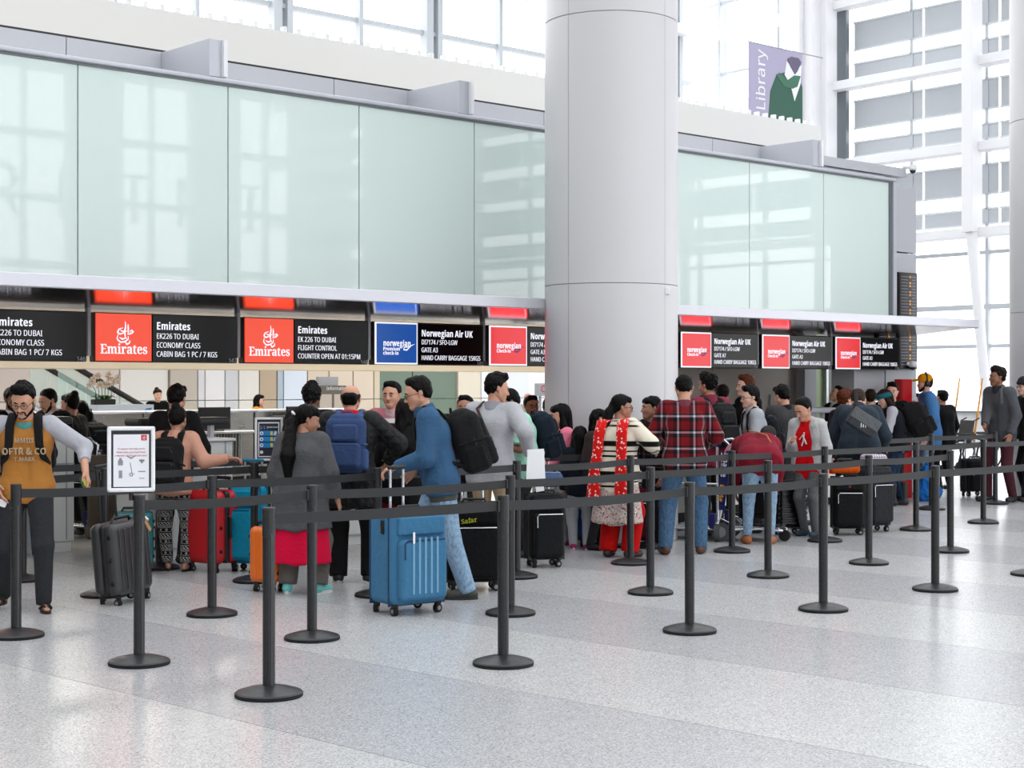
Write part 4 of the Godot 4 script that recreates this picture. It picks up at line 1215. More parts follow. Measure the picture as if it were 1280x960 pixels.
	obj("handle", G.new().tube([Vector3(-0.08, 0.1, 0.05), Vector3(-0.07, 0.16, 0.06), Vector3(0.08, 0.16, 0.06), Vector3(0.09, 0.1, 0.05)], 0.013, 8), mats.black, bag)
	var pl := picture(64, 64, func(x, y): return Color(0.85, 0.82, 0.85).lerp(Color(0.3, 0.2, 0.35), 0.5 * float(x % 16 < 5) + 0.5 * float(y % 16 < 5)))
	bag = thing("checked_bag", "small white and purple checked bag on the dark grey suitcase", "bag", gp(1092, 664) + Vector3(0, 0.755, 0), turn(10))
	obj("body", G.new().rbox(Vector3(0, 0.055, 0), Vector3(0.28, 0.11, 0.18), 0.045), cloth(Color(1, 1, 1), pl, Vector3(9, 9, 9)), bag)
	obj("strap", G.new().tube([Vector3(0.05, 0.1, 0.06), Vector3(0.07, 0.12, 0), Vector3(0.05, 0.1, -0.06)], 0.01, 6), mats.black, bag)
	suitcase("small black carry-on with raised handle behind the man in the grey jacket", gp(1217, 620), 20.0, 0.36, 0.55, 0.24, true, Color(0.09, 0.09, 0.1), {"handle": 0.35, "wheel": 0.034})
	suitcase("black case standing beside the person in the black peaked cap", gp(1295, 627), 0.0, 0.36, 0.6, 0.24, true, Color(0.08, 0.08, 0.09), {})
	bag = thing("plastic_bag", "crumpled bright blue bag on the floor beside the man in the yellow cap", "bag", gp(1158, 626), turn(0))
	var nz := FastNoiseLite.new()
	nz.frequency = 0.14
	obj("body", G.new().nets([[Vector3(0, 0.14, 0), Vector3(0.02, 0.4, 0), 0.17, 0.1, 0.03, 0], [Vector3(-0.06, 0.1, 0.02), Vector3(0.1, 0.12, 0), 0.12, 0.12, 0.03, 0]], 0.018, 0.03, nz), cloth(Color(0.12, 0.4, 0.7)), bag)
	obj("neck_knot", G.new().ell(Vector3(0.02, 0.52, 0), Vector3(0.04, 0.06, 0.04)), cloth(Color(0.12, 0.4, 0.7)), bag)
	# trolleys
	var tr := trolley("steel luggage trolley with white lettering on a blue strip beside the man in plaid", gp(908, 674), -110.0)
	trolley("second steel luggage trolley, half hidden by the legs of the man in plaid", gp(866, 676), -20.0)
	trolley("steel luggage trolley behind the man in the mustard shirt", gp(93, 673), -30.0)
	suitcase("black suitcase loaded upright on the lettered trolley", tr.transform * Vector3(0, 0.165, -0.33), -20.0, 0.36, 0.6, 0.25, true, Color(0.06, 0.06, 0.065), {})
	var jk := thing("jacket", "pink jacket draped over the suitcase on the lettered trolley", "jacket", tr.transform * Vector3(0, 0.8, -0.28), turn(0))
	obj("cloth_body", G.new().nets([[Vector3(-0.16, 0.1, 0), Vector3(0.17, 0.02, 0), 0.14, 0.13, 0.06, 0], [Vector3(-0.06, 0.14, 0.02), Vector3(0.1, 0.14, -0.02), 0.12, 0.1, 0.06, 0], [Vector3(0.12, 0.0, 0.05), Vector3(0.16, -0.14, 0.1), 0.08, 0.05, 0.05, 0]], 0.016, 0.015, nz), cloth(Color(0.74, 0.45, 0.52)), jk)

func trolley(label: String, where: Vector3, yaw: float) -> Node3D:
	var o := thing("luggage_trolley", label, "trolley", where, turn(yaw), "luggage trolleys")
	var ch: Material = mats.chrome
	var blue := mat("trolley blue", Color(0.03, 0.07, 0.35), 0.4)
	for e in [-1, 1]:
		obj("upright", G.new().tube([Vector3(e * 0.27, 0.12, 0.05), Vector3(e * 0.27, 0.3, 0.0), Vector3(e * 0.24, 1.0, -0.1), Vector3(e * 0.2, 1.06, -0.02), Vector3(e * 0.24, 1.05, 0.08)], 0.016, 8), ch, o)
		obj("wheel", [G.new().cyl(Vector3(e * 0.27 - 0.025, 0.1, 0), Vector3(e * 0.27 + 0.025, 0.1, 0), 0.1, 24), mat("tyre grey", Color(0.3, 0.3, 0.31), 0.7), G.new().cyl(Vector3(e * 0.27 - 0.028, 0.1, 0), Vector3(e * 0.27 + 0.028, 0.1, 0), 0.058, 16), mat("hub", Color(0.5, 0.5, 0.52), 0.4)], null, o)
		obj("side_rail", G.new().tube([Vector3(e * 0.27, 0.12, 0.0), Vector3(e * 0.22, 0.14, -0.4), Vector3(e * 0.12, 0.12, -0.62)], 0.015, 8), ch, o)
		obj("brake_bracket", G.new().rbox(Vector3(e * 0.22, 0.22, 0.04), Vector3(0.07, 0.16, 0.05), 0.015), blue, o)
		obj("fender", G.new().tube([Vector3(e * 0.27, 0.1, -0.13), Vector3(e * 0.27, 0.2, -0.09), Vector3(e * 0.27, 0.24, 0.0), Vector3(e * 0.27, 0.2, 0.09)], 0.012, 8), ch, o)
	obj("front_wheel", G.new().cyl(Vector3(-0.02, 0.06, -0.62), Vector3(0.02, 0.06, -0.62), 0.06, 16), mats.rubber, o)
	obj("deck", G.new().rbox(Vector3(0, 0.15, -0.3), Vector3(0.42, 0.02, 0.6), 0.008), ch, o)
	obj("push_bar", G.new().tube([Vector3(-0.27, 1.04, 0.08), Vector3(0.27, 1.04, 0.08)], 0.018, 10), ch, o)
	for e in [-1, 1]:
		obj("handle_end", G.new().ell(Vector3(e * 0.29, 1.04, 0.08), Vector3(0.035, 0.05, 0.05)), blue, o)
	var sl := Basis(Vector3(1, 0, 0), -0.13)
	var bd := obj("lettered_strip", G.new().rbox(Vector3(0.288, 0.64, -0.05), Vector3(0.012, 0.62, 0.06), 0.004, sl), blue, o)
	var tx := sl * Basis(Vector3(0, 1, 0), PI / 2) * Basis(Vector3(0, 0, 1), -PI / 2)
	txt("lettering", "smarte", 0.075, mats.white, bd, Transform3D(tx, Vector3(0.2955, 0.93, -0.068)), "Droid Sans", true)
	txt("lettering", "carte", 0.075, mat("carte gold", Color(0.85, 0.6, 0.1), 0.5), bd, Transform3D(tx, Vector3(0.2955, 0.6, -0.025)), "Droid Sans", true)
	obj("cross_bar", G.new().tube([Vector3(-0.26, 0.6, -0.03), Vector3(0.26, 0.6, -0.03)], 0.012, 8).tube([Vector3(-0.27, 0.13, 0.0), Vector3(0.27, 0.13, 0.0)], 0.014, 8), ch, o)
	return o

# ---------------------------------------------------------------- people
func ik(a: Vector3, c: Vector3, l1: float, l2: float, hint: Vector3) -> Vector3:
	var d := c - a
	var l := clampf(d.length(), absf(l1 - l2) + 0.01, l1 + l2 - 0.002)
	var u := d.normalized()
	var x := (l1 * l1 - l2 * l2 + l * l) / (2.0 * l)
	var w := sqrt(maxf(l1 * l1 - x * x, 0.0))
	var h := (hint - u * hint.dot(u)).normalized()
	return a + u * x + h * w

func skin(c: Color) -> StandardMaterial3D:
	var m := mat("skin " + c.to_html(), c, 0.5)
	m.subsurf_scatter_enabled = true
	m.subsurf_scatter_strength = 0.08
	return m

func hand(bones: Array, w: Vector3, dir: Vector3, pn: Vector3, left: bool, k: float, curl: float) -> void:
	pn = (pn - dir * pn.dot(dir)).normalized()
	var lx := dir.cross(pn) * (-1.0 if left else 1.0)    # towards the thumb
	for i in 4:
		var s := (1.5 - i) * 0.0195 * k
		var base := w + dir * 0.088 * k + lx * s
		bones.append([w + lx * s * 0.5 + dir * 0.01 * k, base, 0.0165 * k, 0.0115 * k, 0.012, 0])
		var ll: float = [0.9, 1.0, 0.94, 0.76][i] * k
		var p := base
		var ang := 0.0
		for j in 3:
			ang += curl * [0.8, 1.0, 0.7][j]
			var d := dir * cos(ang) + pn * sin(ang) + lx * (1.5 - i) * 0.03
			var q: Vector3 = p + d.normalized() * [0.043, 0.027, 0.022][j] * ll
			bones.append([p, q, [0.0092, 0.0086, 0.008][j] * k, [0.0086, 0.008, 0.0068][j] * k, 0.004, 0])
			p = q
	var tb := w + dir * 0.022 * k + lx * 0.024 * k
	var td := (dir * 0.62 + lx * 0.62 + pn * (0.2 + curl * 0.4)).normalized()
	var t2 := tb + td * 0.04 * k
	var td2 := (dir * 0.85 + lx * (0.3 - curl * 0.3) + pn * (0.2 + curl * 0.5)).normalized()
	bones.append([tb, t2, 0.0145 * k, 0.0108 * k, 0.01, 0])
	bones.append([t2, t2 + td2 * 0.032 * k, 0.0102 * k, 0.0085 * k, 0.004, 0])

# d: px, fy (foot pixel) or pos; top (head pixel row) or h; yaw; look [turn, tilt]; lean, hunch, twist; feet [[x, z, turn], ...] left first;
# lw, rw: wrist targets [px, py, depth shift]; grip; skin, hair, hc; shirt, hem, sleeve, puff, collar; legs, cut; shoes; extras
func person(d: Dictionary) -> Dictionary:
	var pos: Vector3 = gp(d.px, d.fy) if d.has("fy") else at(d.px, 480, d.z)
	pos.y = 0.0
	var z: float = -pos.z * cu + pos.x * su
	var h: float = d.h if d.has("h") else EYE - (d.top - 480.0) / F * z
	var o := thing("person", d.label, "person", pos, turn(d.yaw), d.get("group", ""))
	var inv := o.transform.affine_inverse()
	var k := h / 1.72
	var wd: float = d.get("w", 1.0)
	var fine := z < 14.5
	var c0: float = 0.016 if z < 13.0 else (0.02 if z < 16.5 else 0.026)
	var hk: float = d.get("hs", 1.0) * lerpf(1.0, k, 0.6)
	# skeleton
	var L := deg_to_rad(d.get("lean", 3.0))
	var H := deg_to_rad(d.get("hunch", 6.0))
	var tw := deg_to_rad(d.get("twist", 0.0))
	var drop: float = d.get("drop", 0.0)
	var pel := Vector3(0, (0.93 - drop) * k, -sin(L) * 0.25 * k)
	var u0 := Vector3(0, cos(L), sin(L))
	var u1 := Vector3(0, cos(L + H * 0.5), sin(L + H * 0.5))
	var u2 := Vector3(0, cos(L + H), sin(L + H))
	var waist := pel + u0 * 0.15 * k
	var chest := waist + u1 * 0.21 * k
	var sc := chest + u2 * 0.12 * k
	var nb := chest + u2 * 0.165 * k
	var sx := Basis(u2, tw) * Vector3(1, 0, 0)
	var sxw := Basis(u2, tw * 0.5) * Vector3(1, 0, 0)
	var sw: float = d.get("sw", 0.178) * k
	var look: Array = d.get("look", [0, 0])
	var nk := L * 0.6 + H * 0.8
	var hb := Basis(Vector3.UP, deg_to_rad(look[0])) * Basis(Vector3(1, 0, 0), deg_to_rad(look[1]))
	if look.size() > 2:
		hb = hb * Basis(Vector3(0, 0, 1), deg_to_rad(look[2]))
	var hc := nb + Vector3(0, cos(nk), sin(nk)) * 0.075 * k + hb * Vector3(0, 0.085, 0.022) * hk
	if d.has("headup"):
		hc += d.headup
	var hp := func(x: float, y: float, zz: float) -> Vector3: return hc + hb * (Vector3(x, y, zz) * hk)
	var sh := [sc + sx * sw, sc - sx * sw]
	var hip := [pel + Vector3(0.088, -0.03, 0) * k, pel + Vector3(-0.088, -0.03, 0) * k]
	var feet: Array = d.get("feet", [[0.1, 0.02, 8], [-0.1, -0.02, -8]])
	var wr := []
	var el := []
	for s in 2:
		var key: String = ["lw", "rw"][s]
		var sg := 1.0 - 2.0 * s
		var t: Vector3
		if d.has(key) and d[key].size() == 3:
			t = inv * at(d[key][0], d[key][1], z + d[key][2])
		elif d.has(key + "l"):
			t = d[key + "l"]
		else:
			t = sh[s] + Vector3(sg * 0.07, -0.53, 0.06) * k
		var hint: Vector3 = d.get(["le", "re"][s], Vector3(sg * 0.5, -0.35, -0.8))
		var v: Vector3 = t - sh[s]
		if v.length() > 0.555 * k:
			t = sh[s] + v.normalized() * 0.555 * k
		el.append(ik(sh[s], t, 0.3 * k, 0.262 * k, hint))
		wr.append(t)
	var an := []
	var kn := []
	for s in 2:
		var f: Array = feet[s]
		var lift: float = f[3] if f.size() > 3 else 0.0
		var a := Vector3(f[0] * k, 0.085 * k + lift, f[1] * k)
		var ft := deg_to_rad(f[2])
		an.append(a)
		kn.append(ik(hip[s], a, 0.43 * k, 0.415 * k, Vector3(sin(ft), 0.1, cos(ft))))
	# the body: one skin
	var sk := skin(d.skin)
	var b := []
	for s in [1.0, -1.0]:
		b.append([pel + Vector3(s * 0.07, 0, 0) * k * wd, waist + sxw * s * 0.06 * k * wd, 0.085 * k * wd, 0.075 * k * wd, 0.05, 0])
		b.append([waist + sxw * s * 0.06 * k * wd, chest + sx * s * 0.075 * k * wd, 0.078 * k * wd, 0.088 * k * wd, 0.05, 0])
		b.append([chest + sx * s * 0.075 * k * wd, sc + sx * s * sw * 0.72, 0.085 * k * wd, 0.05 * k, 0.05, 0])
	b.append([chest, nb, 0.08 * k, 0.055 * k, 0.04, 0])
	b.append([nb - u2 * 0.02, hp.call(0, -0.03, -0.018), 0.055 * k * sqrt(wd), 0.052 * hk, 0.03, 0])
	for s in 2:
		b.append([sh[s], el[s], 0.046 * k * wd, 0.039 * k, 0.02, 0])
		b.append([el[s], wr[s], 0.039 * k, 0.026 * k, 0.015, 0])
		b.append([hip[s], kn[s], 0.075 * k * wd, 0.05 * k, 0.03, 0])
		b.append([kn[s], an[s], 0.05 * k, 0.034 * k, 0.02, 0])
		var ft := deg_to_rad(feet[s][2])
		var fd := Vector3(sin(ft), 0, cos(ft))
		b.append([an[s] - Vector3(0, 0.045 * k, 0) - fd * 0.03 * k, an[s] + fd * 0.13 * k - Vector3(0, 0.058 * k, 0), 0.032 * k, 0.024 * k, 0.02, 0])
	var body := G.new().nets(b, c0 * 1.15)
	# head
	var hd := [
		[hp.call(0, 0.036, -0.02), hp.call(0, 0.03, 0.012), 0.078 * hk, 0.074 * hk, 0.02, 0],
		[hp.call(0, -0.01, -0.05), hp.call(0, 0.0, 0.0), 0.055 * hk, 0.065 * hk, 0.02, 0],
		[hp.call(0.03, -0.025, 0.036), hp.call(-0.03, -0.025, 0.036), 0.042 * hk, 0.042 * hk, 0.02, 0],
		[hp.call(0, -0.05, 0.042), hp.call(0, -0.09, 0.062), 0.046 * hk, 0.027 * hk, 0.03, 0],
		[hp.call(0.052, -0.05, 0.0), hp.call(0.018, -0.092, 0.055), 0.022 * hk, 0.02 * hk, 0.025, 0],
		[hp.call(-0.052, -0.05, 0.0), hp.call(-0.018, -0.092, 0.055), 0.022 * hk, 0.02 * hk, 0.025, 0],
		[hp.call(0.036, 0.022, 0.072), hp.call(-0.036, 0.022, 0.072), 0.013 * hk, 0.013 * hk, 0.015, 0],
		[hp.call(0.031, -0.002, 0.098), hp.call(0.031, -0.004, 0.098), 0.014 * hk, 0.014 * hk, 0.012, 4],
		[hp.call(-0.031, -0.002, 0.098), hp.call(-0.031, -0.004, 0.098), 0.014 * hk, 0.014 * hk, 0.012, 4],
		[hp.call(0, 0.01, 0.08), hp.call(0, -0.032, 0.104), 0.0095 * hk, 0.0125 * hk, 0.012, 0],
		[hp.call(0.012, -0.036, 0.092), hp.call(-0.012, -0.036, 0.092), 0.009 * hk, 0.009 * hk, 0.006, 0],
		[hp.call(0.018, -0.062, 0.08), hp.call(-0.018, -0.062, 0.08), 0.0085 * hk, 0.0085 * hk, 0.006, 0],
		[hp.call(0, -0.06, -0.025), nb, 0.05 * hk, 0.056 * k, 0.02, 0]]
	for s in [1, -1]:
		hd.append([hp.call(s * 0.079, 0.012, -0.016), hp.call(s * 0.074, -0.032, -0.004), 0.014 * hk, 0.009 * hk, 0.006, 0])
		hd.append([hp.call(s * 0.083, 0.018, -0.024), hp.call(s * 0.083, -0.01, -0.026), 0.009 * hk, 0.008 * hk, 0.004, 0])
	body.nets(hd, 0.0065 if fine else (0.009 if z < 19 else 0.012))
	var hands := []
	for s in 2:
		var fd: Vector3 = (wr[s] - el[s]).normalized()
		var pn: Vector3 = d.get(["lp", "rp"][s], Vector3(-1.0 + 2.0 * s, 0, -0.1))
		if d.has(["lhd", "rhd"][s]):
			fd = d[["lhd", "rhd"][s]].normalized()
		var curl: float = d.get(["lc", "rc"][s], 0.28)
		var hn := [[el[s].lerp(wr[s], 0.75), wr[s] + fd * 0.02, 0.029 * k, 0.024 * k, 0.01, 0]]
		hand(hn, wr[s], fd, pn, s == 0, k, curl)
		body.nets(hn, 0.0055 if fine else (0.007 if z < 19 else 0.009))
		hands.append(wr[s] + fd * 0.08 * k)
	var eyes := G.new()
	var iris := G.new()
	var lips := G.new()
	for s in [1, -1]:
		eyes.ell(hp.call(s * 0.031, -0.002, 0.079), Vector3(0.0135, 0.0058, 0.0115) * hk, hb, 10, 6)
		iris.ell(hp.call(s * 0.031, -0.003, 0.0868), Vector3(0.0066, 0.0054, 0.0045) * hk, hb, 8, 5)
	lips.ell(hp.call(0, -0.058, 0.0885), Vector3(0.02, 0.0045, 0.0055) * hk, hb, 10, 6)
	lips.ell(hp.call(0, -0.067, 0.0865), Vector3(0.018, 0.005, 0.0055) * hk, hb, 10, 6)
	var lm := mat("lips " + d.skin.to_html(), Color(d.skin.r * 0.82, d.skin.g * 0.6, d.skin.b * 0.6), 0.45)
	obj("body", [body, sk, eyes, mat("eye white", Color(0.66, 0.62, 0.6), 0.35), iris, mat("iris", Color(0.05, 0.03, 0.02), 0.2), lips, lm], null, o)
	# hair and brows
	var hcol: Color = d.get("hc", Color(0.022, 0.018, 0.018))
	var hm := mat("hair " + hcol.to_html(), hcol, 0.55)
	hm.metallic_specular = 0.25
	var hr := []
	var hs: String = d.get("hair", "short")
	var rough := 0.0
	if hs != "bald":
		hr = [[hp.call(0, 0.05, -0.038), hp.call(0, 0.058, -0.018), 0.087 * hk, 0.081 * hk, 0.02, 0], [hp.call(0, 0.0, -0.055), hp.call(0, 0.03, -0.045), 0.066 * hk, 0.075 * hk, 0.02, 0]]
		for s in [1, -1]:
			hr.append([hp.call(s * 0.06, 0.05, -0.005), hp.call(s * 0.07, 0.0, -0.018), 0.026 * hk, 0.014 * hk, 0.02, 0])
	else:
		for s in [1, -1]:
			hr.append([hp.call(s * 0.062, 0.02, -0.02), hp.call(s * 0.03, 0.005, -0.075), 0.028 * hk, 0.036 * hk, 0.02, 0])
		hr.append([hp.call(0.02, 0.012, -0.082), hp.call(-0.02, 0.012, -0.082), 0.036 * hk, 0.036 * hk, 0.02, 0])
		hr.append([hp.call(0.03, -0.03, -0.07), hp.call(-0.03, -0.03, -0.07), 0.034 * hk, 0.034 * hk, 0.02, 0])
	match hs:
		"short":
			hr.append([hp.call(0.03, 0.105, 0.03), hp.call(-0.035, 0.105, 0.035), 0.032 * hk, 0.03 * hk, 0.02, 0])
			rough = 0.006
		"crop":
			rough = 0.004
		"quiff":
			hr.append([hp.call(0.03, 0.112, 0.045), hp.call(-0.035, 0.116, 0.04), 0.036 * hk, 0.036 * hk, 0.02, 0])
			hr.append([hp.call(0, 0.12, -0.02), hp.call(0, 0.09, -0.07), 0.04 * hk, 0.04 * hk, 0.02, 0])
			rough = 0.009
		"curly":
			hr.append([hp.call(0, 0.105, 0.02), hp.call(0, 0.07, -0.06), 0.062 * hk, 0.068 * hk, 0.02, 0])
			rough = 0.022
		"pony":
			var tz: float = d.get("tail_back", -0.03)
			var tl: float = d.get("tail_long", 1.0)
			hr.append([hp.call(0.03, 0.075, 0.045), hp.call(-0.03, 0.075, 0.045), 0.04 * hk, 0.04 * hk, 0.02, 0])
			hr.append([hp.call(0, 0.02, -0.1), hp.call(0, -0.06, -0.135), 0.035 * hk, 0.045 * hk, 0.02, 0])
			hr.append([hp.call(0, -0.06, -0.135), hp.call(0, -0.06, -0.135) + Vector3(d.get("tail", 0.0), -0.2 * tl, tz), 0.05 * hk, 0.066 * hk, 0.02, 0])
			hr.append([hp.call(0, -0.06, -0.135) + Vector3(d.get("tail", 0.0), -0.2 * tl, tz), hp.call(0, -0.06, -0.135) + Vector3(d.get("tail", 0.0) * 1.4, -0.36 * tl, tz), 0.066 * hk, 0.025 * hk, 0.02, 0])
			rough = 0.007
		"bun":
			hr.append([hp.call(0.03, 0.075, 0.045), hp.call(-0.03, 0.075, 0.045), 0.04 * hk, 0.04 * hk, 0.02, 0])
			hr.append([hp.call(0, 0.12, -0.075), hp.call(0, 0.125, -0.075), 0.045 * hk, 0.045 * hk, 0.01, 0])
			rough = 0.006
		"long":
			hr.append([hp.call(0.03, 0.075, 0.045), hp.call(-0.03, 0.075, 0.045), 0.042 * hk, 0.042 * hk, 0.02, 0])
			var fall: float = d.get("fall", 0.3)
			for s in [1, -1]:
				hr.append([hp.call(s * 0.065, 0.03, -0.015), hp.call(s * 0.075, -0.1, -0.02), 0.03 * hk, 0.034 * hk, 0.02, 0])
				hr.append([hp.call(s * 0.075, -0.1, -0.02), hp.call(s * 0.08, -0.1, -0.03) + Vector3(0, -fall * 0.8, 0.03 if d.get("front", false) else -0.03), 0.036 * hk, 0.028 * hk, 0.02, 0])
			hr.append([hp.call(0, 0.0, -0.07), hp.call(0, -0.1, -0.085) + Vector3(0, -fall, -0.02), 0.07 * hk, 0.06 * hk, 0.03, 0])
			rough = 0.009
	var hg := G.new().nets(hr, 0.0075 if fine else (0.01 if z < 19 else 0.013), rough * hk, folds_noise(), 0.25 if hs in ["pony", "long", "bun"] else 1.0)
	for s in [1, -1]:
		hg.tube([hp.call(s * 0.014, 0.02, 0.088), hp.call(s * 0.032, 0.026, 0.087), hp.call(s * 0.05, 0.018, 0.074)], [0.004 * hk, 0.005 * hk, 0.0025 * hk], 6)
	obj("hair", hg, hm, o)
	if d.has("beard"):
		var bd := []
		for s in [1, -1]:
			bd.append([hp.call(s * 0.067, -0.02, 0.008), hp.call(s * 0.05, -0.068, 0.03), 0.013 * hk, 0.022 * hk, 0.01, 0])
			bd.append([hp.call(s * 0.05, -0.068, 0.03), hp.call(s * 0.012, -0.1, 0.063), 0.02 * hk, 0.022 * hk, 0.012, 0])
			bd.append([hp.call(s * 0.006, -0.047, 0.092), hp.call(s * 0.026, -0.058, 0.08), 0.0055 * hk, 0.005 * hk, 0.004, 0])
			bd.append([hp.call(s * 0.026, -0.058, 0.08), hp.call(s * 0.024, -0.085, 0.07), 0.006 * hk, 0.01 * hk, 0.006, 0])
		obj("beard", G.new().nets(bd, 0.006 if fine else 0.008), hm, o)
	elif d.has("moustache"):
		obj("moustache", G.new().tube([hp.call(0.026, -0.056, 0.08), hp.call(0, -0.047, 0.096), hp.call(-0.026, -0.056, 0.08)], [0.004 * hk, 0.007 * hk, 0.004 * hk], 6), hm, o)
	if d.has("glasses"):
		var g := G.new()
		for s in [1, -1]:
			var ring := []
			for j in 13:
				var t := TAU * j / 12
				ring.append(hp.call(s * 0.033 + cos(t) * 0.024, -0.003 + sin(t) * 0.017, 0.1 - absf(cos(t) + s) * 0.002))
			g.tube(ring, 0.0022, 5)
			g.tube([hp.call(s * 0.057, 0.002, 0.097), hp.call(s * 0.078, 0.004, 0.05), hp.call(s * 0.082, 0.002, -0.015)], 0.0022, 5)
		g.tube([hp.call(0.01, 0.002, 0.1), hp.call(0, 0.005, 0.103), hp.call(-0.01, 0.002, 0.1)], 0.0022, 5)
		obj("glasses", g, mats.dark, o)
	# garments: [what, material or colour, hem, puff, sleeve, flare, sleeve material]
	var sk2 := {"pel": pel, "waist": waist, "chest": chest, "sc": sc, "nb": nb, "sx": sx, "sxw": sxw, "u0": u0, "u2": u2, "sw": sw, "sh": sh, "el": el, "wr": wr, "k": k, "wd": wd, "c": c0}
	var e: float = 0.016
	for g in d.wear:
		e = maxf(e, garment(o, sk2, g))
	# collar or neck band
	var cc: Color = d.get("collar", Color(0, 0, 0, 0))
	if cc.a > 0.0:
		var ch: float = d.get("collar_h", 0.035)
		var cp := nb + (hc - nb).normalized() * 0.0
		var cg := G.new().nets([[cp - u2 * 0.03, cp + u2 * ch, 0.062 * k * sqrt(wd) + e * 0.6 + 0.012, 0.058 * k * sqrt(wd) + e * 0.4 + 0.008, 0.01, 2]], 0.01 if fine else 0.014)
		obj("collar", cg, cloth(cc), o)
	# lower garment
	if d.has("legs"):
		var lg := []
		var le: float = d.get("legpuff", 0.014)
		var cut: float = d.get("cut", 1.0)
		for s in 2:
			var sg := 1.0 - 2.0 * s
			lg.append([waist.lerp(pel, 0.4) + Vector3(sg * 0.062, 0, 0) * k * wd, pel + Vector3(sg * 0.075, 0, 0) * k * wd, 0.085 * k * wd, 0.092 * k * wd + le * 0.5, 0.04, 1])
			lg.append([hip[s], kn[s], 0.084 * k * wd + le * 0.7, 0.053 * k + le + d.get("baggy", 0.0), 0.035, 0])
			lg.append([kn[s], kn[s].lerp(an[s] - Vector3(0, 0.03 * k, 0), cut), 0.053 * k + le + d.get("baggy", 0.0), 0.036 * k + le + d.get("baggy", 0.0), 0.025, 2])
		obj("trousers", G.new().nets(lg, c0), d.legs if d.legs is Material else cloth(d.legs), o)
	# shoes
	var shc: Color = d.get("shoes", Color(0.04, 0.04, 0.045))
	for s in 2:
		var f: Array = feet[s]
		var ft := deg_to_rad(f[2])
		var fd := Vector3(sin(ft), 0, cos(ft))
		var rt := Vector3(fd.z, 0, -fd.x)
		var a: Vector3 = an[s]
		var gy := a.y - 0.085 * k
		var fl := Vector3(a.x, gy, a.z)
		if d.get("sandal", false):
			var so := G.new()
			var p2 := PackedVector2Array()
			for j in 20:
				var q := TAU * j / 20
				p2.append(Vector2(cos(q) * (0.041 if sin(q) > 0 else 0.034) * k, (sin(q) * 0.12 + 0.055) * k))
			so.poly(p2, 0.0, 0.022, Transform3D(Basis(rt, fd, Vector3.UP) if rt.cross(fd).y > 0 else Basis(-rt, fd, Vector3.UP), fl))
			so.tube([fl + rt * 0.043 * k + fd * 0.07 * k + Vector3(0, 0.03, 0), fl + rt * 0.02 * k + fd * 0.1 * k + Vector3(0, 0.058, 0), fl + fd * 0.135 * k + Vector3(0, 0.035, 0), fl - rt * 0.02 * k + fd * 0.1 * k + Vector3(0, 0.058, 0), fl - rt * 0.043 * k + fd * 0.07 * k + Vector3(0, 0.03, 0)], 0.011, 6)
			obj("sandal", so, mat("sandal " + shc.to_html(), shc, 0.6), o)
		else:
			var up: float = d.get("boot", 0.0)
			var sb := [[fl + Vector3(0, 0.045 * k, 0) - fd * 0.035 * k, fl + Vector3(0, 0.036 * k, 0) + fd * 0.15 * k, 0.042 * k, 0.036 * k, 0.02, 0], [fl + Vector3(0, 0.05 * k, 0), a + Vector3(0, 0.01 + up, 0), 0.045 * k, (0.042 if up == 0.0 else 0.06) * k, 0.025, 2]]
			sb.append([fl + Vector3(0, -0.1, 0) - fd * 0.3, fl + Vector3(0, -0.1, 0) + fd * 0.4, 0.1, 0.1, 0.001, 4])
			obj("boot" if up > 0 else "shoe", G.new().nets(sb, 0.009 if fine else 0.012), mat("shoe " + shc.to_html(), shc, 0.55), o)
			if d.has("sole"):
				var p2 := PackedVector2Array()
				for j in 20:
					var q := TAU * j / 20
					p2.append(Vector2(cos(q) * 0.045 * k, (sin(q) * 0.132 + 0.057) * k))
				obj("sole", G.new().poly(p2, 0.0, 0.024, Transform3D(Basis(rt, fd, Vector3.UP) if rt.cross(fd).y > 0 else Basis(-rt, fd, Vector3.UP), fl)), mat("sole " + d.sole.to_html(), d.sole, 0.6), o)
	return {"o": o, "k": k, "hk": hk, "hc": hc, "hb": hb, "nb": nb, "sc": sc, "chest": chest, "waist": waist, "pel": pel, "sx": sx, "sw": sw, "u": u2, "sh": sh, "el": el, "wr": wr, "hands": hands, "e": e, "wd": wd, "z": z}

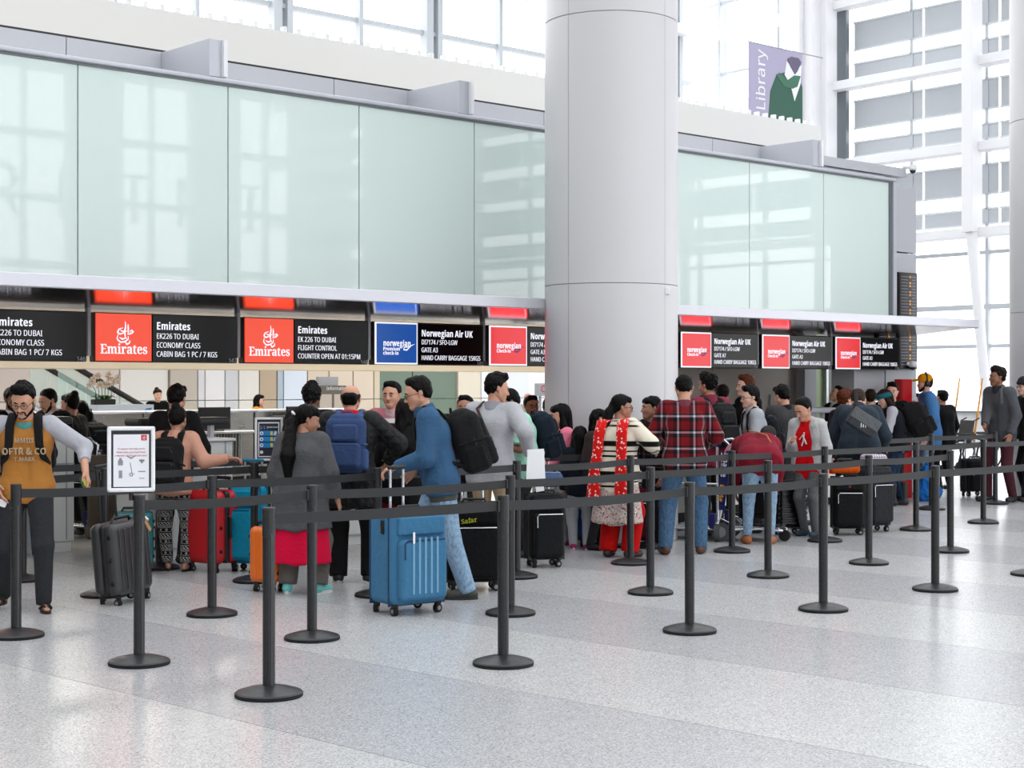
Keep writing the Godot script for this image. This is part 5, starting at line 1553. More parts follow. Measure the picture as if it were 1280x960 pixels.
func garment(o: Node3D, q: Dictionary, g: Array) -> float:
	var k: float = q.k
	var wd: float = q.wd
	var e: float = g[3] if g.size() > 3 else 0.016
	var hem: float = g[2] if g.size() > 2 else 0.1
	var slv: float = g[4] if g.size() > 4 else 1.0
	var flare: float = g[5] if g.size() > 5 else 0.0
	var t := []
	var sides := [1.0, -1.0] if hem >= 0.0 else []
	for s in sides:
		var hipw: Vector3 = q.pel + Vector3(s * 0.075, 0, 0) * k * wd
		t.append([q.waist + q.sxw * s * 0.062 * k * wd, hipw, 0.078 * k * wd + e, 0.094 * k * wd + e, 0.05, 0])
		t.append([hipw, hipw + (Vector3.DOWN if hem > 0.2 else -q.u0) * hem * k + Vector3(s * flare * 0.4, 0, 0), 0.094 * k * wd + e, 0.09 * k * wd + e + flare, 0.06, 2])
		t.append([q.waist + q.sxw * s * 0.06 * k * wd, q.chest + q.sx * s * 0.077 * k * wd, 0.078 * k * wd + e, 0.09 * k * wd + e, 0.05, 0])
		t.append([q.chest + q.sx * s * 0.077 * k * wd, q.sc + q.sx * s * q.sw * 0.78, 0.088 * k * wd + e, 0.052 * k + e, 0.05, 0])
	if hem >= 0.0:
		t.append([q.chest, q.nb - q.u2 * 0.035 * k, 0.085 * k + e, 0.058 * k + e, 0.05, 0])
	var sl := []
	for s in 2:
		if slv <= 0.0:
			break
		var arm := []
		var sh: Vector3 = q.sh[s]
		var el: Vector3 = q.el[s]
		var wr: Vector3 = q.wr[s]
		arm.append([q.sc + q.sx * q.sw * (0.6 - 1.2 * s), sh, 0.05 * k + e, 0.05 * k * sqrt(wd) + e, 0.04, 0])
		if slv < 0.5:
			arm.append([sh, sh.lerp(el, slv * 2.0), 0.051 * k * wd + e, 0.05 * k * wd + e + 0.008, 0.025, 2])
		else:
			arm.append([sh, el, 0.051 * k * wd + e, 0.043 * k * wd + e, 0.025, 0])
			arm.append([el, el.lerp(wr, (slv - 0.5) * 2.0), 0.043 * k * wd + e, 0.029 * k + e * 0.8, 0.02, 2])
		if g.size() > 6:
			sl.append(arm)
		else:
			t.append_array(arm)
	obj(g[0], G.new().nets(t, q.c), g[1] if g[1] is Material else cloth(g[1]), o)
	for arm in sl:
		obj("sleeve", G.new().nets(arm, q.c * 0.8), g[6] if g[6] is Material else cloth(g[6]), o)
	return e

func folds_noise() -> FastNoiseLite:
	if not mats.has("noise"):
		var f := FastNoiseLite.new()
		f.seed = 11
		f.frequency = 0.32
		f.fractal_octaves = 2
		mats.noise = f
	return mats.noise

func backpack(p: Dictionary, label: String, c: Color, w := 0.3, h := 0.44, dp := 0.17, dy := 0.0, accent := Color(0, 0, 0, 0), strap := Color(0, 0, 0, 0)) -> Node3D:
	var src: Node3D = p.o
	var o := thing("backpack", label, "backpack", src.position, src.rotation.y)
	var k: float = p.k
	var back: Vector3 = p.sx.cross(p.u).normalized()            # forward of the chest
	var off: float = 0.09 * k * p.wd + p.e
	var m := cloth(c)
	var sm := cloth(strap if strap.a > 0 else c * 0.8)
	var ctr: Vector3 = p.chest - back * (off + dp * 0.5 + 0.005) - p.u * (0.07 * k - dy)
	var b := Basis(p.sx, p.u, p.sx.cross(p.u).normalized())
	obj("bag", G.new().rbox(ctr - p.u * h * 0.04, Vector3(w, h * 0.92, dp), minf(0.075, dp * 0.42), b, 5).rbox(ctr + b * Vector3(0, h * 0.2, 0.01), Vector3(w * 0.86, h * 0.56, dp * 0.86), dp * 0.36, b, 5), m, o)
	var pk := obj("front_pocket", G.new().rbox(ctr + b * Vector3(0, -h * 0.24, -dp * 0.5), Vector3(w * 0.8, h * 0.42, 0.09), 0.04, b, 4), m, o)
	var pk2 := obj("upper_pocket", G.new().rbox(ctr + b * Vector3(0, h * 0.13, -dp * 0.46), Vector3(w * 0.66, h * 0.3, 0.07), 0.032, b, 4), m, o)
	var zm: Material = cloth(accent) if accent.a > 0 else mat("zip dark", Color(0.1, 0.1, 0.105), 0.45)
	obj("zip", G.new().tube([ctr + b * Vector3(-w * 0.36, -h * 0.12, -dp * 0.5 - 0.035), ctr + b * Vector3(-w * 0.3, -h * 0.07, -dp * 0.5 - 0.04), ctr + b * Vector3(w * 0.3, -h * 0.07, -dp * 0.5 - 0.04), ctr + b * Vector3(w * 0.36, -h * 0.12, -dp * 0.5 - 0.035)], 0.005, 6), zm, pk)
	obj("zip", G.new().tube([ctr + b * Vector3(-w * 0.29, h * 0.14, -dp * 0.46 - 0.03), ctr + b * Vector3(-w * 0.22, h * 0.23, -dp * 0.46 - 0.03), ctr + b * Vector3(w * 0.22, h * 0.23, -dp * 0.46 - 0.03), ctr + b * Vector3(w * 0.29, h * 0.14, -dp * 0.46 - 0.03)], 0.005, 6), zm, pk2)
	obj("top_zip", G.new().tube([ctr + b * Vector3(-w * 0.5, -h * 0.1, -dp * 0.12), ctr + b * Vector3(-w * 0.44, h * 0.36, -dp * 0.12), ctr + b * Vector3(-w * 0.2, h * 0.47, -dp * 0.1), ctr + b * Vector3(w * 0.2, h * 0.47, -dp * 0.1), ctr + b * Vector3(w * 0.44, h * 0.36, -dp * 0.12), ctr + b * Vector3(w * 0.5, -h * 0.1, -dp * 0.12)], 0.006, 6), zm, o)
	for s in [1.0, -1.0]:
		obj("side_pocket", G.new().rbox(ctr + b * Vector3(s * w * 0.49, -h * 0.28, 0), Vector3(0.05, h * 0.34, dp * 0.66), 0.022, b, 3), sm, o)
		obj("side_strap", G.new().tube([ctr + b * Vector3(s * w * 0.5, -h * 0.02, dp * 0.42), ctr + b * Vector3(s * w * 0.515, -h * 0.03, 0), ctr + b * Vector3(s * w * 0.47, -h * 0.05, -dp * 0.5)], 0.009, 6), sm, o)
	obj("loop_handle", G.new().tube([ctr + b * Vector3(-0.045, h * 0.42, dp * 0.3), ctr + b * Vector3(-0.035, h * 0.52, dp * 0.25), ctr + b * Vector3(0.035, h * 0.52, dp * 0.25), ctr + b * Vector3(0.045, h * 0.42, dp * 0.3)], 0.009, 6), sm, o)
	for s in [1.0, -1.0]:
		var x: float = p.sw * 0.52 * s
		var f: Vector3 = back * (0.092 * k * p.wd + p.e + 0.012)
		var top: Vector3 = p.sc + p.sx * x + p.u * (0.057 * k + p.e + 0.012)
		var bk: Vector3 = -back
		obj("strap", G.new().tube([ctr + b * Vector3(s * w * 0.25, h * 0.38, dp * 0.45), p.sc + p.sx * x - back * (0.07 * k + p.e) + p.u * 0.035 * k, top, p.sc + p.sx * x * 1.12 + back * (0.06 * k + p.e + 0.015) + p.u * 0.02 * k, p.chest + p.sx * x * 1.2 + f, p.waist.lerp(p.chest, 0.55) + p.sx * x * 1.5 + f * 0.92, p.waist.lerp(p.chest, 0.2) + p.sx * x * 1.9 + f * 0.25, ctr + b * Vector3(s * w * 0.42, -h * 0.38, dp * 0.35)], [0.026, 0.03, 0.032, 0.032, 0.03, 0.024, 0.014, 0.012], 8, 0.28, [bk, bk + p.u * 0.5, p.u, p.u * 0.6 + back, back, back + p.sx * s * 0.3, p.sx * s, p.sx * s]), sm, o)
	return o

func strapline(p: Dictionary, s: float, r: float, m: Material, called := "cross_strap") -> void:   # a strap from one shoulder across to the other hip
	var f: Vector3 = p.sx.cross(p.u).normalized()
	var k: float = p.k
	var th: float = 0.098 * k * p.wd + p.e + 0.006
	var pts := []
	for q in [[0.55, 0.02, 1.0], [0.1, -0.16, 1.0], [-0.45, -0.34, 0.9], [-0.8, -0.42, 0.2]]:
		pts.append(p.sc + p.sx * p.sw * q[0] * s + p.u * q[1] * k + f * th * q[2])
	pts.reverse()
	pts.append(p.sc + p.sx * p.sw * 0.52 * s + p.u * (0.06 * k + p.e))
	for q in [[0.5, 0.0, -1.0], [0.05, -0.16, -1.0], [-0.45, -0.34, -0.9], [-0.8, -0.42, -0.15]]:
		pts.append(p.sc + p.sx * p.sw * q[0] * s + p.u * q[1] * k + f * th * q[2])
	obj(called, G.new().tube(pts, r, 6), m, p.o)

func people() -> void:
	var tan1 := Color(0.76, 0.56, 0.46)
	var brown := Color(0.65, 0.46, 0.37)
	var deep := Color(0.46, 0.3, 0.22)
	var pale := Color(0.86, 0.68, 0.6)
	var jeans := Color(0.3, 0.4, 0.52)
	var light := Color(0.56, 0.67, 0.77)
	var blk := Color(0.075, 0.075, 0.082)
	var coal := Color(0.16, 0.162, 0.17)
	# prints and weaves
	var plaid := picture(128, 128, func(x, y):
		var f := func(t): return [Color(0.45, 0.05, 0.08), Color(0.45, 0.05, 0.08), Color(0.06, 0.05, 0.08), Color(0.75, 0.74, 0.76), Color(0.06, 0.05, 0.08), Color(0.06, 0.05, 0.08), Color(0.45, 0.05, 0.08), Color(0.45, 0.05, 0.08)][int(t / 16.0) % 8]
		return f.call(x).lerp(f.call(y), 0.5))
	var rng := RandomNumberGenerator.new()
	rng.seed = 9
	var floral := Image.create_empty(128, 128, false, Image.FORMAT_RGB8)
	floral.fill(Color(0.72, 0.68, 0.66))
	for q in 260:
		floral.fill_rect(Rect2i(rng.randi() % 126, rng.randi() % 126, 2 + rng.randi() % 6, 2 + rng.randi() % 6), [Color(0.7, 0.1, 0.1), Color(0.1, 0.08, 0.1), Color(0.85, 0.82, 0.8), Color(0.45, 0.35, 0.5), Color(0.75, 0.5, 0.3)][q % 5])
	var floral_t := ImageTexture.create_from_image(floral)
	var redp := Image.create_empty(128, 128, false, Image.FORMAT_RGB8)
	redp.fill(Color(0.8, 0.07, 0.05))
	for q in 46:
		var c := Vector2i(rng.randi() % 116, rng.randi() % 116)
		redp.fill_rect(Rect2i(c.x, c.y + 3, 9, 3), Color(0.93, 0.88, 0.86))
		redp.fill_rect(Rect2i(c.x + 3, c.y, 3, 9), Color(0.93, 0.88, 0.86))
	var redp_t := ImageTexture.create_from_image(redp)
	var aztec := picture(128, 128, func(x, y):
		var b: int = y / 16
		var on := false
		match b % 4:
			0: on = (x + y) % 8 < 3
			1: on = absi(x % 32 - 16) + absi(y % 16 - 8) < 8 and absi(x % 32 - 16) + absi(y % 16 - 8) > 3
			2: on = y % 16 in [2, 3, 12, 13]
			3: on = (x / 6 + y / 6) % 3 == 0
		return Color(0.75, 0.75, 0.74) if on else Color(0.03, 0.03, 0.035))
	var bands := picture(8, 128, func(_x, y):
		return Color(0.025, 0.025, 0.035) if (y % 64 > 6 and y % 64 < 18) or (y % 64 > 26 and y % 64 < 30) or (y % 64 > 36 and y % 64 < 41) else Color(0.86, 0.83, 0.76))
	var quilt := noise_tex(0.01, 1, true, 2.0)
	var qi := Image.create_empty(64, 64, false, Image.FORMAT_RGB8)
	for y in 64:
		for x in 64:
			var v := minf(absf(fposmod(x + y, 64) - 32.0), absf(fposmod(x - y + 64, 64) - 32.0)) / 32.0
			var hgt := sqrt(v)
			qi.set_pixel(x, y, Color(hgt, hgt, hgt))
	qi.bump_map_to_normal_map(9.0)
	var qm := cloth(Color(0.1, 0.1, 0.105), null, Vector3(9, 9, 9), 0.55).duplicate()
	qm.normal_texture = ImageTexture.create_from_image(qi)
	qm.normal_scale = 1.0
	var knit := noise_tex(0.28, 2, false, 1.0, 256, ramp([0.0, Color(0.35, 0.35, 0.36), 0.45, Color(0.75, 0.75, 0.76), 1.0, Color(1, 1, 1)]), 4)
	var denim := noise_tex(0.05, 3, false, 1.0, 256, ramp([0.0, Color(0.7, 0.72, 0.75), 0.5, Color(0.95, 0.95, 0.95), 1.0, Color(1, 1, 1)]), 6)
	var den := func(c: Color) -> Material:
		var m := cloth(c, denim, Vector3(3, 1.5, 3)).duplicate()
		m.normal_enabled = true
		return m
	var knitc := func(c: Color) -> Material:
		var m := cloth(c, knit, Vector3(5, 5, 5)).duplicate()
		m.normal_enabled = true
		return m

	# --- nearest row, from the left
	var p := person({"label": "bearded man with glasses in a mustard sweatshirt with grey sleeves, walking and looking down", "px": 34, "fy": 762, "top": 479, "yaw": 8, "look": [-8, 26], "hunch": 12, "skin": tan1, "hair": "quiff", "beard": true, "glasses": true, "wear": [["sweatshirt", Color(0.67, 0.45, 0.21), 0.1, 0.018, 0.8, 0.0, Color(0.66, 0.66, 0.69)]], "collar": Color(0.3, 0.55, 0.55), "collar_h": -0.004, "legs": Color(0.17, 0.175, 0.185), "legpuff": 0.022, "feet": [[0.14, 0.12, 18], [-0.2, -0.12, -12, 0.03]], "sandal": true, "shoes": Color(0.1, 0.07, 0.06), "lw": [106, 588, -0.15], "rw": [-2, 606, -0.05], "le": Vector3(0.7, -0.2, -0.5), "lhd": Vector3(0.35, -1, 0.2), "w": 1.05, "lc": 0.4})
	var fz: Vector3 = p.sx.cross(p.u).normalized()
	var chest_at := func(dy: float) -> Transform3D: return Transform3D(Basis(p.sx, p.u, fz), p.chest + p.u * dy + fz * (0.098 * p.k * p.wd + 0.024))
	var lt := mat("chest print", Color(0.72, 0.62, 0.5), 0.8)
	txt("chest_print", "MMIII", 0.045, lt, p.o, chest_at.call(0.035), "Droid Sans", true, 0.012, HORIZONTAL_ALIGNMENT_CENTER)
	txt("chest_print", "OFTR & CO", 0.068, lt, p.o, chest_at.call(-0.045), "Droid Sans", true, 0.018, HORIZONTAL_ALIGNMENT_CENTER, 0.9)
	txt("chest_print", "T.MARK", 0.04, lt, p.o, chest_at.call(-0.105), "Droid Sans", true, 0.012, HORIZONTAL_ALIGNMENT_CENTER)
	backpack(p, "black backpack worn by the man in the mustard sweatshirt, only its straps in view", Color(0.110, 0.110, 0.120), 0.3, 0.44, 0.17)
	var wp := thing("paper_slip", "small white paper slip in the right hand of the mustard sweatshirt man", "paper", p.o.transform * (p.hands[1] + Vector3(0.0, -0.06, 0.03)), turn(0))
	obj("sheet", G.new().rbox(Vector3.ZERO, Vector3(0.1, 0.05, 0.003), 0.001, Basis(Vector3(0, 0, 1), -0.3)), mats.white, wp)
	var pc := thing("travel_card", "green and yellow card held by the man in the mustard sweatshirt", "card", p.o.transform * (p.hands[0] + Vector3(-0.02, -0.01, 0.03)), turn(20))
	obj("card", G.new().rbox(Vector3.ZERO, Vector3(0.055, 0.085, 0.004), 0.002, Basis(Vector3(0, 0, 1), 0.35)), mat("card green", Color(0.12, 0.3, 0.16), 0.4), pc)
	obj("stripe", G.new().box(Vector3(0, 0, 0.003), Vector3(0.02, 0.06, 0.002), Basis(Vector3(0, 0, 1), 0.35)), mat("card yellow", Color(0.75, 0.7, 0.2), 0.5), pc)

	p = person({"label": "woman from behind in a grey cardigan over a bright pink tunic, ponytail with white clip", "px": 376, "fy": 742, "top": 510, "yaw": 168, "look": [-62, 14], "hunch": 10, "skin": brown, "hair": "pony", "tail": -0.02, "tail_long": 1.25, "tail_back": -0.15, "w": 1.28, "sw": 0.165, "wear": [["tunic", Color(0.8, 0.03, 0.22), 0.64, 0.01, 0.7, 0.045], ["cardigan", knitc.call(Color(0.42, 0.42, 0.43)), 0.33, 0.028, 0.97, 0.035]], "legs": Color(0.36, 0.35, 0.33), "baggy": 0.03, "cut": 0.93, "shoes": Color(0.4, 0.72, 0.7), "sole": Color(0.8, 0.8, 0.8), "feet": [[0.13, 0.0, 14], [-0.16, 0.02, -24]], "rw": [426, 638, 0.0], "rc": 0.5})
	obj("hair_clip", G.new().tube([p.hc + p.hb * Vector3(0.05, 0.02, -0.125), p.hc + p.hb * Vector3(0, 0.035, -0.14), p.hc + p.hb * Vector3(-0.05, 0.02, -0.125)], 0.009, 6), mats.white, p.o)
	p = person({"label": "balding man from behind in a black quilted jacket with red collar and navy backpack", "px": 437, "fy": 728, "top": 483, "yaw": 178, "look": [0, 6], "skin": tan1, "hair": "bald", "w": 1.2, "sw": 0.19, "wear": [["jacket", qm, 0.27, 0.034]], "collar": Color(0.75, 0.02, 0.06), "collar_h": 0.05, "legs": blk, "baggy": 0.022, "legpuff": 0.02, "shoes": blk, "sole": Color(0.75, 0.75, 0.75), "feet": [[0.1, 0.0, 12], [-0.18, -0.02, -30]], "rwl": Vector3(-0.3, 1.0, 0.2), "lwl": Vector3(0.26, 0.95, 0.25), "re": Vector3(-1, -0.4, -0.3), "le": Vector3(1, -0.4, -0.3)})
	var bp := backpack(p, "navy blue backpack with small red patch on the back of the balding man", Color(0.2, 0.27, 0.42), 0.33, 0.5, 0.17, -0.02, Color(0.2, 0.26, 0.4), Color(0.24, 0.33, 0.5))
	obj("patch", G.new().box(p.chest + Vector3(-0.1, -0.19, -0.35), Vector3(0.03, 0.05, 0.006), Basis(Vector3(0, 0, 1), -0.4)), mat("patch red", Color(0.7, 0.05, 0.07), 0.6), bp)
	var bt := thing("water_bottle", "small clear water bottle in the side pocket of the navy backpack", "bottle", at(414, 572, 13.0), turn(180))
	obj("bottle", G.new().lathe([Vector2(0, -0.08), Vector2(0.026, -0.08), Vector2(0.028, -0.06), Vector2(0.028, 0.03), Vector2(0.012, 0.055), Vector2(0.012, 0.065), Vector2(0, 0.065)]), mat("bottle plastic", Color(0.75, 0.78, 0.82), 0.15), bt)
	obj("cap", G.new().cyl(Vector3(0, 0.062, 0), Vector3(0, 0.08, 0), 0.014, 12), mats.white, bt)
	p = person({"label": "man with glasses in a blue jacket, in profile, pushing the large blue suitcase", "px": 546, "fy": 748, "top": 471, "yaw": -84, "look": [4, 16], "lean": 7, "hunch": 12, "skin": tan1, "hair": "short", "glasses": true, "w": 1.1, "wear": [["shirt", Color(0.3, 0.3, 0.28), 0.17, 0.012, 0.6], ["jacket", Color(0.21, 0.34, 0.47), 0.12, 0.03]], "collar": Color(0.21, 0.34, 0.47), "collar_h": 0.06, "legs": den.call(light), "legpuff": 0.02, "baggy": 0.008, "shoes": Color(0.2, 0.2, 0.17), "sole": Color(0.1, 0.1, 0.1), "feet": [[0.08, -0.24, 0], [-0.1, 0.24, -6]], "lw": [496, 584, -0.12], "rwl": Vector3(-0.08, 0.98, 0.16), "le": Vector3(0.4, -0.8, -0.4), "lc": 0.75, "lhd": Vector3(-0.1, -0.25, 1), "lp": Vector3(0, -1, 0)})
	backpack(p, "large black backpack worn by the man in the blue jacket", Color(0.100, 0.100, 0.106), 0.33, 0.52, 0.24, -0.07)

	# --- second row
	p = person({"label": "woman from behind in a peach jacket and patterned trousers, arm stretched to a suitcase handle", "px": 217, "fy": 714, "top": 512, "yaw": 172, "look": [0, 8], "skin": brown, "hair": "bun", "hc": Color(0.035, 0.02, 0.02), "wear": [["jacket", Color(0.77, 0.57, 0.49), 0.1, 0.026]], "collar": Color(0.77, 0.57, 0.49), "legs": cloth(Color(1, 1, 1), aztec, Vector3(5, 5, 5)), "legpuff": 0.02, "cut": 0.93, "sandal": true, "shoes": Color(0.05, 0.05, 0.05), "feet": [[0.08, 0.05, 30], [-0.13, 0.0, -10]], "rw": [286, 573, -0.05], "re": Vector3(-0.6, -0.6, -0.2), "rc": 0.6, "rhd": Vector3(-1, 0.0, 0.1), "rp": Vector3(0, -1, 0), "lwl": Vector3(0.2, 0.85, 0.2), "lean": 6, "hunch": 10})
	backpack(p, "slim black backpack on the woman in the peach jacket", Color(0.090, 0.090, 0.094), 0.3, 0.46, 0.17, -0.1)
	p = person({"label": "dark-haired man in a black hooded top from behind, just beyond the woman in peach", "px": 216, "z": 14.75, "top": 485, "yaw": 168, "look": [0, 16], "skin": tan1, "hair": "quiff", "wear": [["hooded_top", blk, 0.15, 0.028]], "collar": blk, "collar_h": 0.05, "legs": coal, "shoes": blk, "lwl": Vector3(0.2, 1.0, 0.3), "rwl": Vector3(-0.2, 1.0, 0.3)})
	p = person({"label": "woman in profile with low ponytail and grey jacket, green-trimmed backpack, left of the framed notice", "px": 104, "fy": 662, "top": 504, "yaw": -128, "look": [30, 6], "skin": tan1, "hair": "pony", "glasses": true, "wear": [["jacket", Color(0.09, 0.095, 0.11), 0.12, 0.026]], "collar": Color(0.09, 0.095, 0.11), "legs": den.call(Color(0.04, 0.06, 0.12)), "shoes": Color(0.5, 0.55, 0.5), "sole": Color(0.75, 0.75, 0.75), "feet": [[0.1, 0.05, 8], [-0.1, -0.05, -8]], "lwl": Vector3(0.12, 1.0, 0.3), "rwl": Vector3(-0.12, 1.0, 0.3)})
	backpack(p, "black backpack with teal and blue trim on the woman left of the framed notice", Color(0.100, 0.110, 0.114), 0.34, 0.5, 0.22, -0.07, Color(0.02, 0.3, 0.4), Color(0.03, 0.1, 0.14))
	person({"label": "person in blue jeans and navy sneakers, mostly hidden behind the man in the mustard sweatshirt", "px": 34, "fy": 696, "top": 497, "yaw": -150, "look": [40, 5], "skin": pale, "hair": "short", "hc": Color(0.14, 0.12, 0.11), "wear": [["jacket", Color(0.1, 0.1, 0.11), 0.1, 0.024]], "legs": den.call(Color(0.13, 0.26, 0.42)), "shoes": Color(0.03, 0.05, 0.12), "sole": Color(0.7, 0.7, 0.7), "feet": [[0.05, 0.12, 8], [-0.08, -0.08, -8]]})
	person({"label": "man with curly grey hair and slate jacket, above the woman in the grey cardigan", "px": 388, "z": 14.9, "top": 483, "yaw": 176, "skin": deep, "hair": "curly", "hc": Color(0.07, 0.07, 0.072), "wear": [["jacket", Color(0.1, 0.11, 0.13), 0.2, 0.026]], "collar": Color(0.1, 0.11, 0.13), "collar_h": 0.05, "legs": coal})
	person({"label": "man facing us in a pink and white striped shirt, right of the balding man", "px": 492, "z": 14.9, "top": 480, "yaw": -12, "look": [-4, 2], "skin": tan1, "hair": "short", "w": 1.08, "wear": [["shirt", cloth(Color(1, 1, 1), picture(8, 64, func(_x, y): return Color(0.82, 0.8, 0.8) if (y / 8) % 4 == 0 else Color(0.72, 0.42, 0.46)), Vector3(3, 3, 3)), 0.15, 0.02]], "collar": Color(0.75, 0.6, 0.62), "legs": coal, "shoes": blk})
	person({"label": "dark-haired woman in a black hooded coat over red clothes, half hidden by the blue jacket", "px": 505, "z": 13.6, "top": 503, "yaw": 158, "look": [-20, 4], "skin": brown, "hair": "long", "fall": 0.12, "w": 1.12, "wear": [["skirt", Color(0.45, 0.01, 0.06), 0.55, 0.012, 0.0, 0.03], ["hooded_coat", blk, 0.2, 0.036]], "collar": blk, "collar_h": 0.07, "legs": Color(0.02, 0.25, 0.12), "shoes": blk})
	p = person({"label": "man from behind in a pale grey sweater with brown shoulder strap, hand on a handle", "px": 614, "fy": 714, "top": 470, "yaw": 158, "look": [-50, 8], "lean": 5, "skin": tan1, "hair": "quiff", "w": 1.16, "sw": 0.185, "wear": [["sweater", Color(0.66, 0.66, 0.68), 0.16, 0.026, 0.97]], "collar": Color(0.55, 0.55, 0.58), "collar_h": 0.04, "legs": Color(0.68, 0.6, 0.47), "shoes": Color(0.1, 0.08, 0.06), "feet": [[0.12, 0.0, 8], [-0.1, 0.0, -8]], "rw": [662, 570, -0.1], "re": Vector3(-0.5, -0.7, -0.3), "rc": 0.6, "rhd": Vector3(-1, -0.1, 0.15), "rp": Vector3(0, -1, 0)})
	strapline(p, 1.0, 0.014, mat("strap brown", Color(0.17, 0.08, 0.05), 0.6))
	var pap := thing("paper_sheets", "white paper sheets held by the man in the grey sweater below the belt line", "paper", at(669, 583, 13.7), turn(12))
	obj("sheet", G.new().rbox(Vector3(0, 0, 0), Vector3(0.15, 0.27, 0.003), 0.001, Basis(Vector3(0, 0, 1), -0.06)), mats.white, pap)
	obj("sheet", G.new().rbox(Vector3(0.01, 0.012, -0.006), Vector3(0.15, 0.27, 0.003), 0.001, Basis(Vector3(0, 0, 1), 0.05)), mats.white, pap)
	p = person({"label": "man in a mint green short-sleeved shirt looking down, navy backpack, right of the grey sweater", "px": 655, "z": 15.3, "top": 487, "yaw": -72, "look": [-8, 28], "hunch": 14, "skin": deep, "hair": "short", "moustache": true, "w": 1.1, "wear": [["shirt", Color(0.6, 0.82, 0.73), 0.18, 0.022, 0.42]], "collar": Color(0.6, 0.82, 0.73), "legs": coal, "shoes": blk, "lwl": Vector3(0.1, 1.05, 0.32), "rwl": Vector3(-0.1, 1.05, 0.32)})
	backpack(p, "dark navy backpack on the man in the mint shirt", Color(0.08, 0.12, 0.17), 0.32, 0.48, 0.2, -0.03)
	person({"label": "dark-haired woman whose brow shows between the man in blue and the grey sweater", "px": 583, "z": 15.6, "top": 498, "yaw": -10, "skin": brown, "hair": "short", "wear": [["jacket", Color(0.12, 0.05, 0.1), 0.1, 0.02]], "legs": coal})
	p = person({"label": "girl with long wavy black hair in a pink jacket, facing left beside the column", "px": 707, "fy": 682.5, "top": 511, "yaw": -70, "look": [-8, 4], "skin": tan1, "hair": "long", "fall": 0.34, "front": true, "w": 0.95, "sw": 0.155, "hs": 1.08, "wear": [["jacket", Color(0.93, 0.5, 0.6), 0.14, 0.022]], "legs": Color(0.62, 0.63, 0.65), "legpuff": 0.02, "shoes": Color(0.55, 0.06, 0.32), "sole": Color(0.8, 0.78, 0.8), "feet": [[0.09, 0.06, 0], [-0.09, -0.04, 0]], "lwl": Vector3(0.12, 0.78, 0.28), "rwl": Vector3(-0.1, 0.78, 0.28)})
	backpack(p, "dark strapped backpack on the girl in the pink jacket", Color(0.1, 0.06, 0.08), 0.26, 0.36, 0.14, -0.05)
	person({"label": "small child from behind in a dark jacket, grey track trousers and magenta shoes", "px": 725, "fy": 687, "top": 541, "yaw": 178, "skin": tan1, "hair": "long", "fall": 0.16, "w": 0.95, "hs": 1.12, "wear": [["jacket", Color(0.07, 0.1, 0.14), 0.12, 0.026]], "legs": Color(0.62, 0.63, 0.65), "legpuff": 0.02, "shoes": Color(0.6, 0.06, 0.35), "sole": Color(0.8, 0.78, 0.8)})
	var fo := thing("folder", "pink paper folder held by the girl in the pink jacket", "folder", at(689, 590, 16.2), turn(-30))
	obj("cover", G.new().rbox(Vector3.ZERO, Vector3(0.2, 0.15, 0.008), 0.003, Basis(Vector3(0, 0, 1), -0.3)), mat("folder pink", Color(0.85, 0.25, 0.38), 0.6), fo)
	person({"label": "dark-haired woman in a taupe jacket mostly hidden behind the woman with the red scarf", "px": 744, "z": 15.95, "top": 516, "yaw": 60, "skin": brown, "hair": "long", "fall": 0.25, "wear": [["jacket", Color(0.2, 0.16, 0.16), 0.12, 0.022]], "legs": coal})
	p = person({"label": "woman with ponytail and glasses in a black-banded cream sweater, red printed scarf and red trousers", "px": 772, "fy": 697, "top": 497, "yaw": 148, "look": [-52, 4], "skin": brown, "hair": "pony", "tail": 0.05, "glasses": true, "w": 1.24, "sw": 0.17, "wear": [["tunic", cloth(Color(1, 1, 1), floral_t, Vector3(4, 4, 4)), 0.56, 0.012, 0.6, 0.05], ["sweater", cloth(Color(1, 1, 1), bands, Vector3(1.75, 1.75, 1.75)), 0.36, 0.028]], "legs": Color(0.68, 0.03, 0.02), "baggy": 0.04, "cut": 0.98, "shoes": Color(0.15, 0.1, 0.08), "feet": [[0.12, 0.0, 8], [-0.12, 0.05, -20]], "rwl": Vector3(-0.3, 1.02, 0.2), "re": Vector3(-0.8, -0.5, -0.3), "lwl": Vector3(0.12, 1.0, 0.3)})
	var sf := cloth(Color(1, 1, 1), redp_t, Vector3(4, 4, 4))
	var fw: Vector3 = p.sx.cross(p.u).normalized()
	var kk: float = p.k
	for s in [1.0, -1.0]:
		var path := [p.nb + fw * 0.1 + p.u * 0.0, p.nb + p.sx * s * 0.085 + p.u * 0.03, p.sc + p.sx * s * 0.11 - fw * 0.14 + p.u * 0.03, p.chest + p.sx * s * 0.12 - fw * 0.165, p.waist + p.sx * s * 0.13 - fw * 0.165, p.pel + p.sx * s * 0.14 - fw * 0.19, p.pel + p.sx * s * 0.15 - fw * 0.2 - Vector3(0, 0.33 * kk, 0)]
		obj("scarf", G.new().tube(path, [0.05, 0.05, 0.06, 0.058, 0.055, 0.06, 0.075], 10, 0.35, [p.u, p.u, -fw + p.u, -fw, -fw, -fw, -fw]), sf, p.o)
	p = person({"label": "woman in a dark checked shirt facing left, half hidden behind the man in plaid", "px": 820, "z": 16.08, "top": 499, "yaw": -55, "look": [-20, 0], "skin": brown, "hair": "pony", "wear": [["shirt", cloth(Color(0.45, 0.4, 0.45), plaid, Vector3(8, 8, 8)), 0.2, 0.02]], "legs": blk, "shoes": blk})
